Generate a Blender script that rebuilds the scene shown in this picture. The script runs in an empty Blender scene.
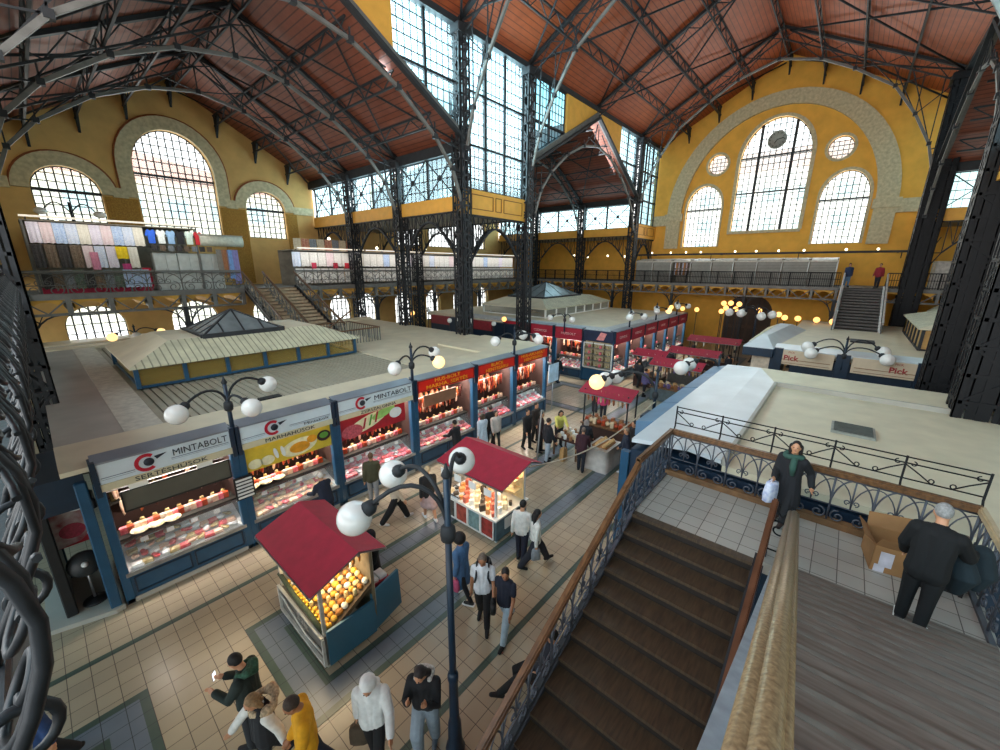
import bpy, math, random
from mathutils import Vector, Matrix
from mathutils.geometry import tessellate_polygon
random.seed(7)
SC = bpy.context.scene
COL = SC.collection
PI = math.pi
ORG = {}
def sl(h):
    h = h.lstrip('#')
    out = []
    for i in (0, 2, 4):
        c = int(h[i:i+2], 16)/255
        out.append(c/12.92 if c <= .04045 else ((c+.055)/1.055)**2.4)
    return (*out, 1)
MATS = {}
def mat(name, hexc, rough=.6, metal=0, var=.18, scale=6, bump=0, emit=0, spec=.5, hex2=None, stretch=(1,1,1)):
    """principled material whose colour wanders with a noise texture"""
    if name in MATS: return MATS[name]
    m = bpy.data.materials.new(name); m.use_nodes = True
    nt = m.node_tree; N = nt.nodes; L = nt.links
    b = N['Principled BSDF']
    tc = N.new('ShaderNodeTexCoord'); mp = N.new('ShaderNodeMapping'); mp.inputs['Scale'].default_value = stretch
    L.new(tc.outputs['Object'], mp.inputs['Vector'])
    nz = N.new('ShaderNodeTexNoise'); nz.inputs['Scale'].default_value = scale; nz.inputs['Detail'].default_value = 4
    L.new(mp.outputs[0], nz.inputs['Vector'])
    rp = N.new('ShaderNodeValToRGB')
    c = sl(hexc)
    if hex2: c2 = sl(hex2)
    else: c2 = tuple(min(1, x*(1+var)) for x in c[:3])+(1,)
    c1 = c if hex2 else tuple(x*(1-var) for x in c[:3])+(1,)
    rp.color_ramp.elements[0].position = .3; rp.color_ramp.elements[0].color = c1
    rp.color_ramp.elements[1].position = .7; rp.color_ramp.elements[1].color = c2
    L.new(nz.outputs['Fac'], rp.inputs['Fac']); L.new(rp.outputs[0], b.inputs['Base Color'])
    b.inputs['Roughness'].default_value = rough; b.inputs['Metallic'].default_value = metal
    b.inputs['Specular IOR Level'].default_value = spec
    if bump:
        bp = N.new('ShaderNodeBump'); bp.inputs['Strength'].default_value = bump; bp.inputs['Distance'].default_value = .02
        L.new(nz.outputs['Fac'], bp.inputs['Height']); L.new(bp.outputs[0], b.inputs['Normal'])
    if emit:
        L.new(rp.outputs[0], b.inputs['Emission Color']); b.inputs['Emission Strength'].default_value = emit
    MATS[name] = m
    return m
def lines_mat(name, hexc, hexl, axis, period, width=.1, rough=.6, off=0, scale=2, bump=.3):
    """boards or ribs: thin darker lines every PERIOD along an object axis"""
    m = mat(name, hexc, rough, scale=scale, var=.16)
    nt = m.node_tree; N = nt.nodes; L = nt.links; b = N['Principled BSDF']
    tc = N.new('ShaderNodeTexCoord'); sp = N.new('ShaderNodeSeparateXYZ'); L.new(tc.outputs['Object'], sp.inputs[0])
    a = N.new('ShaderNodeMath'); a.operation = 'DIVIDE'; a.inputs[1].default_value = period; L.new(sp.outputs[axis], a.inputs[0])
    f = N.new('ShaderNodeMath'); f.operation = 'FRACT'; L.new(a.outputs[0], f.inputs[0])
    g = N.new('ShaderNodeMath'); g.operation = 'LESS_THAN'; g.inputs[1].default_value = width; L.new(f.outputs[0], g.inputs[0])
    mx = N.new('ShaderNodeMix'); mx.data_type = 'RGBA'
    src = b.inputs['Base Color'].links[0].from_socket
    L.new(g.outputs[0], mx.inputs['Factor']); L.new(src, mx.inputs[6]); mx.inputs[7].default_value = sl(hexl)
    L.new(mx.outputs[2], b.inputs['Base Color'])
    return m
def glass_mat(name, hexc, alpha=.15, rough=.1):
    if name in MATS: return MATS[name]
    m = bpy.data.materials.new(name); m.use_nodes = True
    nt = m.node_tree; N = nt.nodes; L = nt.links; N.remove(N['Principled BSDF']); o = N['Material Output']
    t = N.new('ShaderNodeBsdfTransparent'); d = N.new('ShaderNodeBsdfPrincipled'); mx = N.new('ShaderNodeMixShader')
    d.inputs['Base Color'].default_value = sl(hexc); d.inputs['Roughness'].default_value = rough
    nz = N.new('ShaderNodeTexNoise'); nz.inputs['Scale'].default_value = 3
    r = N.new('ShaderNodeMapRange'); r.inputs['To Min'].default_value = alpha*.7; r.inputs['To Max'].default_value = alpha*1.3
    L.new(nz.outputs['Fac'], r.inputs['Value']); L.new(r.outputs[0], mx.inputs['Fac'])
    L.new(t.outputs[0], mx.inputs[1]); L.new(d.outputs[0], mx.inputs[2]); L.new(mx.outputs[0], o.inputs['Surface'])
    MATS[name] = m
    return m
class MB:
    """collects shapes, links them as ONE mesh object"""
    def __init__(s): s.v = []; s.f = []; s.mi = []; s.sm = []; s.ci = 0
    def add(s, vs, fs, smooth=False):
        k = len(s.v); s.v += [tuple(p) for p in vs]
        for f in fs: s.f.append([i+k for i in f]); s.mi.append(s.ci); s.sm.append(smooth)
    def box(s, x0, x1, y0, y1, z0, z1):
        s.add([(x0,y0,z0),(x1,y0,z0),(x1,y1,z0),(x0,y1,z0),(x0,y0,z1),(x1,y0,z1),(x1,y1,z1),(x0,y1,z1)],
              [(3,2,1,0),(4,5,6,7),(0,1,5,4),(1,2,6,5),(2,3,7,6),(3,0,4,7)])
    def rbox(s, c, d, M):
        P = [Vector((x*d[0]/2, y*d[1]/2, z*d[2]/2)) for z in (-1,1) for x, y in ((-1,-1),(1,-1),(1,1),(-1,1))]
        s.add([Vector(c)+M@p for p in P], [(3,2,1,0),(4,5,6,7),(0,1,5,4),(1,2,6,5),(2,3,7,6),(3,0,4,7)])
    def bevbox(s, x0, x1, y0, y1, z0, z1, b=.02):
        """box with chamfered vertical edges and top edge"""
        def ring(z, i):
            a, c, e, g = x0+i, x1-i, y0+i, y1-i
            return [(a+b,e,z),(c-b,e,z),(c,e+b,z),(c,g-b,z),(c-b,g,z),(a+b,g,z),(a,g-b,z),(a,e+b,z)]
        R = ring(z0,0)+ring(z1-b,0)+ring(z1,b)
        F = [tuple(range(7,-1,-1)), tuple(range(16,24))]
        for k in (0,8):
            for i in range(8): F.append((k+i, k+(i+1)%8, k+8+(i+1)%8, k+8+i))
        s.add(R, F)
    def beam(s, p, q, w, h=None, up=(0,0,1)):
        p, q = Vector(p), Vector(q); h = h or w; d = q-p
        if d.length < 1e-6: return
        d.normalize(); u = Vector(up)
        a = d.cross(u)
        if a.length < 1e-3: a = d.cross(Vector((1,0,0)))
        a.normalize(); b = a.cross(d)
        a, b = a*w/2, b*h/2
        s.add([p-a-b,p+a-b,p+a+b,p-a+b,q-a-b,q+a-b,q+a+b,q-a+b],
              [(3,2,1,0),(4,5,6,7),(0,1,5,4),(1,2,6,5),(2,3,7,6),(3,0,4,7)])
    def path(s, pts, w, h=None, up=(0,0,1), closed=False):
        for i in range(len(pts)-(0 if closed else 1)): s.beam(pts[i], pts[(i+1)%len(pts)], w, h, up)
    def tube(s, pts, r, n=6, caps=True, closed=False, sq=1):
        pts = [Vector(p) for p in pts]; m = len(pts)
        rs = r if isinstance(r, (list, tuple)) else [r]*m
        ref = None; V = []
        for i, p in enumerate(pts):
            if closed: d = pts[(i+1)%m]-pts[i-1]
            else: d = pts[min(i+1,m-1)]-pts[max(i-1,0)]
            if d.length < 1e-9: d = Vector((0,0,1))
            d.normalize()
            if ref is None:
                ref = Vector((0,0,1)) if abs(d.z) < .9 else Vector((1,0,0))
            a = ref - d*ref.dot(d)
            if a.length < 1e-4: a = d.orthogonal()
            a.normalize(); ref = a; b = d.cross(a)
            for k in range(n):
                t = 2*PI*k/n; V.append(p + (a*math.cos(t)+b*math.sin(t)*sq)*rs[i])
        F = []
        for i in range(m if closed else m-1):
            for k in range(n):
                j = (i+1) % m
                F.append((i*n+k, i*n+(k+1)%n, j*n+(k+1)%n, j*n+k))
        s.add(V, F, True)
        if caps and not closed:
            k = len(s.v)-m*n
            s.f.append([k+i for i in range(n-1,-1,-1)]); s.mi.append(s.ci); s.sm.append(False)
            s.f.append([k+(m-1)*n+i for i in range(n)]); s.mi.append(s.ci); s.sm.append(False)
    def lathe(s, prof, c=(0,0,0), n=12, M=None, smooth=True):
        c = Vector(c); V = []
        for r, z in prof:
            for k in range(n):
                t = 2*PI*k/n; p = Vector((r*math.cos(t), r*math.sin(t), z))
                V.append(c + (M@p if M else p))
        F = []
        for i in range(len(prof)-1):
            for k in range(n): F.append((i*n+k, i*n+(k+1)%n, (i+1)*n+(k+1)%n, (i+1)*n+k))
        s.add(V, F, smooth)
        k = len(s.v)-len(V)
        for base, rng in ((0, range(n-1,-1,-1)), ((len(prof)-1)*n, range(n))):
            s.f.append([k+base+i for i in rng]); s.mi.append(s.ci); s.sm.append(False)
    def ball(s, c, r, n=10, m=6, M=None):
        if not isinstance(r, (tuple, list)): r = (r,r,r)
        prof = [(math.sin(PI*i/m), -math.cos(PI*i/m)) for i in range(m+1)]
        prof[0] = (.02, -1); prof[-1] = (.02, 1)
        S = Matrix.Diagonal(Vector(r)); S = (M.to_3x3()@S) if M else S
        s.lathe(prof, c, n, S)
    def poly(s, pts): s.add(pts, [tuple(range(len(pts)))])
    def prism(s, pts, d):
        d = Vector(d); n = len(pts); P = [Vector(p) for p in pts]
        s.add(P+[p+d for p in P], [tuple(range(n-1,-1,-1)), tuple(range(n,2*n))]+[(i,(i+1)%n,n+(i+1)%n,n+i) for i in range(n)])
    def build(s, name, m, parent=None, local=False):
        o0 = Vector(ORG.get(parent.name, (0,0,0))) if parent and not local else Vector((0,0,0))
        me = bpy.data.meshes.new(name)
        me.from_pydata([tuple(Vector(p)-o0) for p in s.v] if o0.length else s.v, [], s.f)
        for x in (m if isinstance(m, (list, tuple)) else [m]): me.materials.append(x)
        me.polygons.foreach_set('material_index', s.mi); me.polygons.foreach_set('use_smooth', s.sm)
        me.update()
        o = bpy.data.objects.new(name, me); COL.objects.link(o)
        if parent: o.parent = parent
        ORG[o.name] = tuple(o0)
        return o
def tag(o, label=None, cat=None, group=None, kind=None):
    if label: o['label'] = label
    if cat: o['category'] = cat
    if group: o['group'] = group
    if kind: o['kind'] = kind
    return o
def thing(name, label, cat, loc=(0,0,0), rz=0, group=None, rot=None):
    o = bpy.data.objects.new(name, None); COL.objects.link(o)
    o.location = loc; o.rotation_euler = rot or (0,0,rz); o.empty_display_size = .1
    ORG[o.name] = tuple(loc)
    return tag(o, label, cat, group)
def struct(name, mb, m, parent=None):
    o = mb.build(name, m, parent)
    if not parent: o['kind'] = 'structure'
    return o
def clone(o, loc=None, rz=None, label=None, group=None, parent=None, scale=None, rot=None):
    c = o.copy(); COL.objects.link(c)
    if parent: c.parent = parent
    if loc is not None: c.location = loc
    if rz is not None: c.rotation_euler = (0,0,rz)
    if rot is not None: c.rotation_euler = rot
    if scale is not None: c.scale = scale if isinstance(scale,(tuple,list)) else (scale,)*3
    if label: c['label'] = label
    if group: c['group'] = group
    for ch in list(o.children): clone(ch, parent=c)
    return c
FONT = bpy.data.fonts.load('<builtin>') if False else None
def text(name, body, size, m, parent, M, width=None, bold=0):
    """lettering as a mesh: M maps text plane (x right, y up) into the parent's space"""
    cu = bpy.data.curves.new(name, 'FONT'); cu.body = body; cu.size = size; cu.align_x = 'CENTER'; cu.align_y = 'CENTER'; cu.extrude = .004; cu.offset = bold
    cu.resolution_u = 2
    t = bpy.data.objects.new('tmp_text', cu); COL.objects.link(t)
    dg = bpy.context.evaluated_depsgraph_get(); dg.update()
    me = bpy.data.meshes.new_from_object(t.evaluated_get(dg)); bpy.data.objects.remove(t); bpy.data.curves.remove(cu)
    xs = [v.co.x for v in me.vertices]
    if width and xs:
        k = width/(max(xs)-min(xs)+1e-6); me.transform(Matrix.Diagonal((k,1,1,1)))
    M = M.copy(); M.translation -= Vector(ORG.get(parent.name,(0,0,0)))
    me.transform(M); me.materials.clear(); me.materials.append(m)
    o = bpy.data.objects.new(name, me); COL.objects.link(o); o.parent = parent; ORG[o.name] = ORG.get(parent.name,(0,0,0))
    return o
def TM(o, ex, ey):
    """matrix with origin o, text x axis ex and text up axis ey"""
    ex = Vector(ex).normalized(); ey = Vector(ey).normalized(); ez = ex.cross(ey)
    M = Matrix((ex, ey, ez)).transposed().to_4x4(); M.translation = Vector(o)
    return M
# ---- materials
IRON = mat('dark_iron', '2e3033', .6, .1, scale=3, spec=.3)
IRONL = mat('grey_painted_iron', '6a6965', .55, .1, scale=3)
IRONB = mat('black_iron', '17181b', .6, .1, scale=4, spec=.25)
BLUE = mat('stall_blue_paint', '1e4a68', .4, scale=4, var=.12)
DBLUE = mat('dark_blue_paint', '15293c', .4, scale=4)
OCHRE = mat('ochre_plaster_backlit', 'd2a866', .85, scale=1.2, var=.1)  # wall plaster muted, its backlit look put into the colour
OCHRE2 = mat('ochre_panel', 'e0a644', .6, scale=2, var=.08)
STONE = mat('pale_stone', 'c6b793', .85, scale=5, var=.2, bump=.3)
CREAM = mat('cream_roof_sheet', 'd2c9ae', .6, scale=1.5, var=.08)
GREYR = mat('grey_roof_felt', 'aaa79d', .7, scale=1.2, var=.1)
WHITE = mat('white_paint', 'e4e4e0', .5, var=.05)
GLOBE = mat('opal_globe_glass', 'e9e7e2', .15, var=.03, spec=.8)
GLOBEON = mat('lit_globe_glass', 'ffd690', .2, emit=1.0, var=.04)
WOOD = mat('brown_handrail_wood', '7a5637', .35, scale=2, hex2='4f3725', stretch=(1,8,8))
REDC = mat('crimson_canvas', '9c1530', .7, scale=5, var=.12)
BLACK = mat('black_plastic', '17181a', .5)
STEEL = mat('brushed_steel', 'a9abad', .3, .8)
CLEAR = glass_mat('clear_glass', 'dfe8ea', .05, .05)
WINGLASS = glass_mat('window_glass', 'eef2f2', .10, .3)
def frosted(name, tint, white, k):
    """rolled glass: part clear (tinted), part translucent"""
    m = glass_mat(name, white, k, .4); nt = m.node_tree; N = nt.nodes; L = nt.links
    t = next(n for n in N if n.type == 'BSDF_TRANSPARENT'); t.inputs['Color'].default_value = sl(tint)
    tr = N.new('ShaderNodeBsdfTranslucent'); tr.inputs['Color'].default_value = sl(white)
    mx = next(n for n in N if n.type == 'MIX_SHADER'); L.new(tr.outputs[0], mx.inputs[2])
    return m
FROST = frosted('frosted_window_glass', 'eef3f4', 'f2f2ee', .12)
# ================= the hall =================
YL, YR, CY = 17.0, -3.3, 6.85
XA, XB, XC, XD, XE = -.3, 16.6, 22.4, 39.9, 45.5
YW, YQ = 34.5, -20.8
X0 = -7.0
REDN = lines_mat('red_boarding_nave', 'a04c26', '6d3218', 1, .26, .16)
REDT = lines_mat('red_boarding_shaded', '844732', '55291c', 0, .26, .16)  # nave boarding again, darker colour standing in for transept shade
# floor
def floor_mat():
    m = bpy.data.materials.new('floor_tiles'); m.use_nodes = True
    nt = m.node_tree; N = nt.nodes; L = nt.links; b = N['Principled BSDF']
    tc = N.new('ShaderNodeTexCoord'); br = N.new('ShaderNodeTexBrick')
    br.offset = 0; br.inputs['Scale'].default_value = 1; br.inputs['Brick Width'].default_value = .31; br.inputs['Row Height'].default_value = .31
    br.inputs['Mortar Size'].default_value = .006; br.inputs['Mortar Smooth'].default_value = .1
    br.inputs['Color1'].default_value = sl('b2a58c'); br.inputs['Color2'].default_value = sl('a69a83'); br.inputs['Mortar'].default_value = sl('5a5046')
    br.inputs['Bias'].default_value = -.2
    L.new(tc.outputs['Object'], br.inputs['Vector'])
    nz = N.new('ShaderNodeTexNoise'); nz.inputs['Scale'].default_value = .35; nz.inputs['Detail'].default_value = 3; L.new(tc.outputs['Object'], nz.inputs['Vector'])
    mx = N.new('ShaderNodeMix'); mx.data_type = 'RGBA'; mx.blend_type = 'MULTIPLY'; mx.inputs['Factor'].default_value = .8
    rp = N.new('ShaderNodeValToRGB'); rp.color_ramp.elements[0].position = .35; rp.color_ramp.elements[0].color = (.8,.78,.82,1); rp.color_ramp.elements[1].position = .65; rp.color_ramp.elements[1].color = (1,.98,.95,1)
    L.new(nz.outputs['Fac'], rp.inputs['Fac']); L.new(br.outputs['Color'], mx.inputs[6]); L.new(rp.outputs[0], mx.inputs[7]); L.new(mx.outputs[2], b.inputs['Base Color'])
    b.inputs['Roughness'].default_value = .28
    return m
mb = MB(); mb.box(-14, 50, -24, 36, -.2, 0); struct('floor', mb, floor_mat())
def tile_mat(name, a, c):
    m = mat(name, a, .3, scale=1.5, hex2=c)
    nt = m.node_tree; N = nt.nodes; L = nt.links; b = N['Principled BSDF']
    tc = N.new('ShaderNodeTexCoord'); br = N.new('ShaderNodeTexBrick'); br.offset = 0
    br.inputs['Scale'].default_value = 1; br.inputs['Brick Width'].default_value = .31; br.inputs['Row Height'].default_value = .31; br.inputs['Mortar Size'].default_value = .005
    L.new(tc.outputs['Object'], br.inputs['Vector'])
    src = b.inputs['Base Color'].links[0].from_socket
    mx = N.new('ShaderNodeMix'); mx.data_type = 'RGBA'; L.new(br.outputs['Fac'], mx.inputs['Factor']); L.new(src, mx.inputs[6]); mx.inputs[7].default_value = sl('2e3436')
    L.new(mx.outputs[2], b.inputs['Base Color'])
    return m
GREENT = tile_mat('green_floor_tile', '4a5a50', '3f5048'); BLUET = tile_mat('blue_floor_tile', '6d7782', '626c78')
ntrim = [0]
def trim(mb, m):
    ntrim[0] += 1; return struct('trim_%d' % ntrim[0], mb, m)
def band(x0, x1, y0, y1, m, z=.004):
    mb = MB(); mb.box(x0, x1, y0, y1, -.05, z); trim(mb, m)
band(-13, 44, 9.58, 9.71, GREENT); band(-13, 44, 3.93, 4.06, GREENT)
def frame_band(x0, x1, y0, y1, w=.68, g=.13):
    mb = MB()
    def ring(a, b, c, d, t, z):
        mb.box(a, b, c, c+t, -.05, z); mb.box(a, b, d-t, d, -.05, z); mb.box(a, a+t, c+t, d-t, -.05, z); mb.box(b-t, b, c+t, d-t, -.05, z)
    ring(x0, x1, y0, y1, w, .004); trim(mb, BLUET)
    mb = MB(); ring(x0, x1, y0, y1, g, .007); ring(x0+w-g, x1-w+g, y0+w-g, y1-w+g, g, .007); trim(mb, GREENT)
frame_band(1.55, 15.0, 5.33, 8.25); frame_band(-12, 0, 5.33, 8.25); frame_band(17.4, 21.8, 8.9, 13.4); frame_band(17.2, 38, 5.33, 8.25)
# walls with openings
def arch(cu, hw, z0, zs, zt, n=14, p=1.0):
    """outline of an arched opening, p<1 makes the head pointed"""
    pts = [(cu-hw, z0), (cu+hw, z0)]
    for i in range(n+1):
        t = PI*i/n; s = math.sin(t)
        pts.append((cu+hw*math.cos(t), zs+(zt-zs)*(s if p == 1 else (1-abs(math.cos(t))**p))))
    return pts
def disc(cu, cz, r, n=20): return [(cu+r*math.cos(2*PI*i/n), cz+r*math.sin(2*PI*i/n)) for i in range(n)]
def wall(name, outer, holes, T, th, m):
    mb = MB()
    loops = [outer]+holes; flat = [p for l in loops for p in l]
    tris = tessellate_polygon([[Vector((p[0], p[1], 0)) for p in l] for l in loops])
    for d in (0, th): mb.add([T(p[0], p[1], d) for p in flat], [tuple(t) for t in tris])
    k = 0
    for l in loops:
        n = len(l)
        for i in range(n):
            a, b = l[i], l[(i+1) % n]; mb.poly([T(*a,0), T(*b,0), T(*b,th), T(*a,th)])
    return struct(name, mb, m)
nwin = [0]
def window(poly, T, nu, nz, d=.25, heavy_u=(), heavy_z=(), bar=.065, fm=IRON, glass=FROST):
    """glazed opening: polygon in (u,z); thin grid plus heavier mullions, clipped to the outline"""
    nwin[0] += 1
    us = [p[0] for p in poly]; zs = [p[1] for p in poly]; u0, u1, z0, z1 = min(us), max(us), min(zs), max(zs)
    def cross(axis, val):
        out = []
        for i in range(len(poly)):
            a, b = poly[i], poly[(i+1) % len(poly)]
            if (a[axis]-val)*(b[axis]-val) < 0:
                t = (val-a[axis])/(b[axis]-a[axis]); out.append(a[1-axis]+t*(b[1-axis]-a[1-axis]))
        return (min(out), max(out)) if len(out) > 1 else None
    fr = MB()
    nrm = (Vector(T(0,0,1))-Vector(T(0,0,0)))
    for i in range(1, nu):
        u = u0+(u1-u0)*i/nu; c = cross(0, u+1e-4)
        if c: fr.beam(T(u,c[0],d), T(u,c[1],d), bar, .05, nrm)
    for i in range(1, nz):
        z = z0+(z1-z0)*i/nz; c = cross(1, z+1e-4)
        if c: fr.beam(T(c[0],z,d), T(c[1],z,d), .05, bar, nrm)
    for h in heavy_u:
        u = u0+(u1-u0)*h; c = cross(0, u+1e-4)
        if c: fr.beam(T(u,c[0],d), T(u,c[1],d), .16, .12, nrm)
    for h in heavy_z:
        z = z0+(z1-z0)*h; c = cross(1, z+1e-4)
        if c: fr.beam(T(c[0],z,d), T(c[1],z,d), .12, .2, nrm)
    fr.path([T(p[0],p[1],d) for p in poly], .1, .1, nrm, True)
    f = struct('window_%d' % nwin[0], fr, fm)
    g = MB(); g.poly([T(p[0],p[1],d+.04) for p in poly]); g.build('window_glass', glass, f)
    return f
def ring(name, inner, outer, T, d0, d1, m):
    """stone surround between two matching outlines"""
    mb = MB(); n = len(inner)
    for i in range(n-1):
        a, b, c, e = inner[i], inner[i+1], outer[i+1], outer[i]
        P = [T(*p, d0) for p in (a,b,c,e)]; Q = [T(*p, d1) for p in (a,b,c,e)]
        mb.add(P+Q, [(0,1,2,3),(4,5,6,7),(0,1,5,4),(1,2,6,5),(2,3,7,6),(3,0,4,7)])
    return trim(mb, m)
TL = lambda u, z, d: (u, YW+d, z)
TE = lambda u, z, d: (XE+d, u, z)
# left wall (three tall windows under the transept gable), windows of the ground floor below the gallery
lw = [arch(7.8, 2.12, 9.3, 13.1, 15.5), arch(2.62, 1.4, 9.3, 11.3, 12.6), arch(13.0, 1.35, 9.3, 11.4, 12.6)]
lg = [arch(u, 1.35, 1.6, 3.7, 4.9) for u in (2.4, 7.4, 12.4)]
lr = [arch(u, 1.0, 1.6, 3.7, 4.8) for u in (18.2, 20.9, 25, 29, 33, 37)]
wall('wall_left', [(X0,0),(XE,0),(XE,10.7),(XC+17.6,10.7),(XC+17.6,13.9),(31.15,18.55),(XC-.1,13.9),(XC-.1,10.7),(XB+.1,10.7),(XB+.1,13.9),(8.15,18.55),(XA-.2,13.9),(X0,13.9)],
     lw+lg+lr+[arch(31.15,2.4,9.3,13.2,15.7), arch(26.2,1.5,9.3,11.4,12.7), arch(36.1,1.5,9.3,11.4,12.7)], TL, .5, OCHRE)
window(lw[0], TL, 11, 13, heavy_z=(.56,)); window(lw[1], TL, 8, 8, heavy_z=(.6,)); window(lw[2], TL, 7, 8, heavy_z=(.6,))
for p in lg: window(p, TL, 7, 6, bar=.08)
for p in lr: window(p, TL, 5, 5, bar=.08)
for c in (31.15,): window(arch(c,2.4,9.3,13.2,15.7), TL, 10, 10)
for c in (26.2,36.1): window(arch(c,1.5,9.3,11.4,12.7), TL, 6, 6)
for (u, hw, z0, zs, zt) in ((7.8,2.12,9.3,13.1,15.5),(2.62,1.4,9.3,11.3,12.6),(13.0,1.35,9.3,11.4,12.6)):
    g = .75 if hw > 2 else .7
    I = arch(u, hw+.02, z0+2.2, zs, zt, 20)[2:]; O = arch(u, hw+g, z0+2.2, zs, zt+g, 20)[2:]
    I = [(u+hw+.02, z0+2.0)]+I+[(u-hw-.02, z0+2.0)]; O = [(u+hw+g, z0+2.0)]+O+[(u-hw-g, z0+2.0)]
    ring('surround', I, O, TL, -.14, 0, STONE)
    O2 = [(p[0]+(.07 if p[0] > u else -.07), p[1]+.07) for p in O]
    ring('edge', O, O2, TL, -.1, 0, mat('brown_edge_paint', '8a4a20', .8))
for a, b in ((-1.5,.2),(4.9,4.8),(10.8,10.7),(15.3,16.3)):
    mb = MB(); mb.box(min(a,b)-.3, max(a,b)+.3, YW-.12, YW, 11.2, 11.75); trim(mb, STONE)
BRICK = mat('ochre_brick', 'b98a3c', .9, scale=14, hex2='8d6426', bump=.4)
for a, b in ((4.1,5.6),(10.0,11.55),(14.4,15.2)):
    mb = MB(); mb.box(a, b, YW-.08, YW, 6, 11.2); trim(mb, BRICK)
# end wall (great arched window with the clock)
big = arch(6.96, 2.68, 10.62, 16.6, 19.95, 20); s1 = arch(12.3, 1.62, 9.3, 12.9, 15.0, 16); s2 = arch(1.56, 1.62, 9.3, 12.9, 15.0, 16)
d1, d2 = disc(11.5, 16.8, .85), disc(2.42, 16.8, .85)
eg = [arch(u, 1.5, 0, 2.6, 4.1) for u in (-1.5, 2.8, 11.2, 15)]
wall('wall_end', [(YQ,0),(YW,0),(YW,10.7),(YL+.5,10.7),(YL+.5,19.15),(CY,24.65),(YR-.5,19.15),(YR-.5,10.7),(YQ,10.7)], [big,s1,s2,d1,d2,arch(7,2.0,0,3,4.8)], TE, .6, mat('ochre_plaster_lit', 'ecb048', .85, scale=1.2, var=.1))  # same plaster in a brighter colour, as if well lit
window(big, TE, 12, 18, heavy_u=(.27,.73), heavy_z=(.36,.68)); window(s1, TE, 8, 10, heavy_z=(.62,)); window(s2, TE, 8, 10, heavy_z=(.62,))
window(d1, TE, 5, 5, bar=.04); window(d2, TE, 5, 5, bar=.04)
I = [(6.96+7.4, 9.2)]+arch(6.96, 7.4, 9, 12.4, 20.75, 32)[2:]+[(6.96-7.4, 9.2)]; O = [(6.96+8.75, 9.2)]+arch(6.96, 8.75, 9, 12.4, 21.85, 32)[2:]+[(6.96-8.75, 9.2)]
ring('arch', I, O, TE, -.3, 0, STONE)
for (P, cu) in ((big,6.96),(s1,12.3),(s2,1.56)):
    O = [(cu+(p[0]-cu)*1.1, p[1]+(.22 if p[1] > 11 else 0)) for p in P[1:]+P[:1]]
    ring('rim', P[1:]+P[:1], O, TE, -.1, 0, STONE)
for cz in ((11.5,16.8),(2.42,16.8)):
    ring('rim', disc(*cz,.86)+[disc(*cz,.86)[0]], disc(*cz,1.05)+[disc(*cz,1.05)[0]], TE, -.1, 0, STONE)
mb = MB(); mb.box(XE-.25, XE, 4.1, 9.85, 10.4, 10.65); trim(mb, STONE)
for a, b in ((15.5,17.2),(-3.2,-1.6)):
    mb = MB(); mb.box(XE-.28, XE, a, b, 11.5, 12.5); mb.box(XE-.42, XE, (14.2 if a > 0 else -2.0), (15.9 if a > 0 else -.3), 11.9, 12.6); trim(mb, STONE)
mb = MB(); mb.box(XE+.2,XE+.3,5.0,9.0,0,4.8); dr = struct('door_1', mb, mat('dark_oak_door','4a3220',.6,scale=3))
mb = MB()
for y in (5.1,6.1,7.1,8.1):
    for z in (.3,1.8,3.3): mb.box(XE+.15,XE+.2,y,y+.8,z,z+1.2)
mb.build('door_panel', mat('dark_oak_panel','3d2918',.6,scale=3), dr)
# clock hanging inside the great window
ck = thing('clock', 'round dark-rimmed clock hung within the great arched window over the end gallery', 'clock', (XE-.1, 6.95, 18.1))
CM = Matrix.Rotation(-PI/2, 3, 'Y')
mb = MB(); mb.lathe([(.02,0),(.66,0),(.72,.03),(.72,.12),(.62,.14),(.62,.1),(.02,.1)], (XE-.1,6.95,18.1), 32, CM); mb.build('clock_case', mat('clock_face','a3a69c',.5,var=.2,scale=9), ck)
mb = MB()
for k in range(12):
    t = 2*PI*k/12; mb.rbox((XE-.25, 6.95+.54*math.sin(t), 18.1+.54*math.cos(t)), (.02,.04,.12), Matrix.Rotation(-t,3,'X'))
mb.build('hour_mark', BLACK, ck)
for nm, t, l in (('hour_hand', 2.6, .32), ('minute_hand', 4.9, .5)):
    mb = MB(); mb.beam((XE-.27,6.95,18.1),(XE-.27,6.95+l*math.sin(t),18.1+l*math.cos(t)),.06,.02,(1,0,0)); mb.build(nm, BLACK, ck)
# roofs: nave, transepts left and right, low roofs between them
def ceiling(name, mb, m): o = struct(name, mb, m); return o
mb = MB()
for y in (YL+.4, YR-.4): mb.prism([(X0,y,19.0),(XE+.6,y,19.0),(XE+.6,CY,24.5),(X0,CY,24.5)], (0,0,.15))
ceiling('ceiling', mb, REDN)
RZ, EZ = 18.4, 13.75
def gz(x, c): return RZ-(RZ-EZ)*abs(x-c)/8.6
k = 0
for c in (8.15, 31.15):
    for y0, y1 in ((YL, YW+.5), (YR, YQ-.5)):
        k += 1; mb = MB()
        for sx in (-1, 1): mb.prism([(c,y0,RZ),(c+sx*8.75,y0,EZ-.1),(c+sx*8.75,y1,EZ-.1),(c,y1,RZ)], (0,0,.15))
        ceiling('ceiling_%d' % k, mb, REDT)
for k, (x0, x1) in enumerate(((XB,XC),(XD,XE))):
    for j, (y0, y1) in enumerate(((YL,YW),(YR,YQ))):
        mb = MB(); mb.box(x0, x1, min(y0,y1), max(y0,y1), 10.3, 10.5); ceiling('ceiling_%d' % (5+k*2+j), mb, GREYR)
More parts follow.
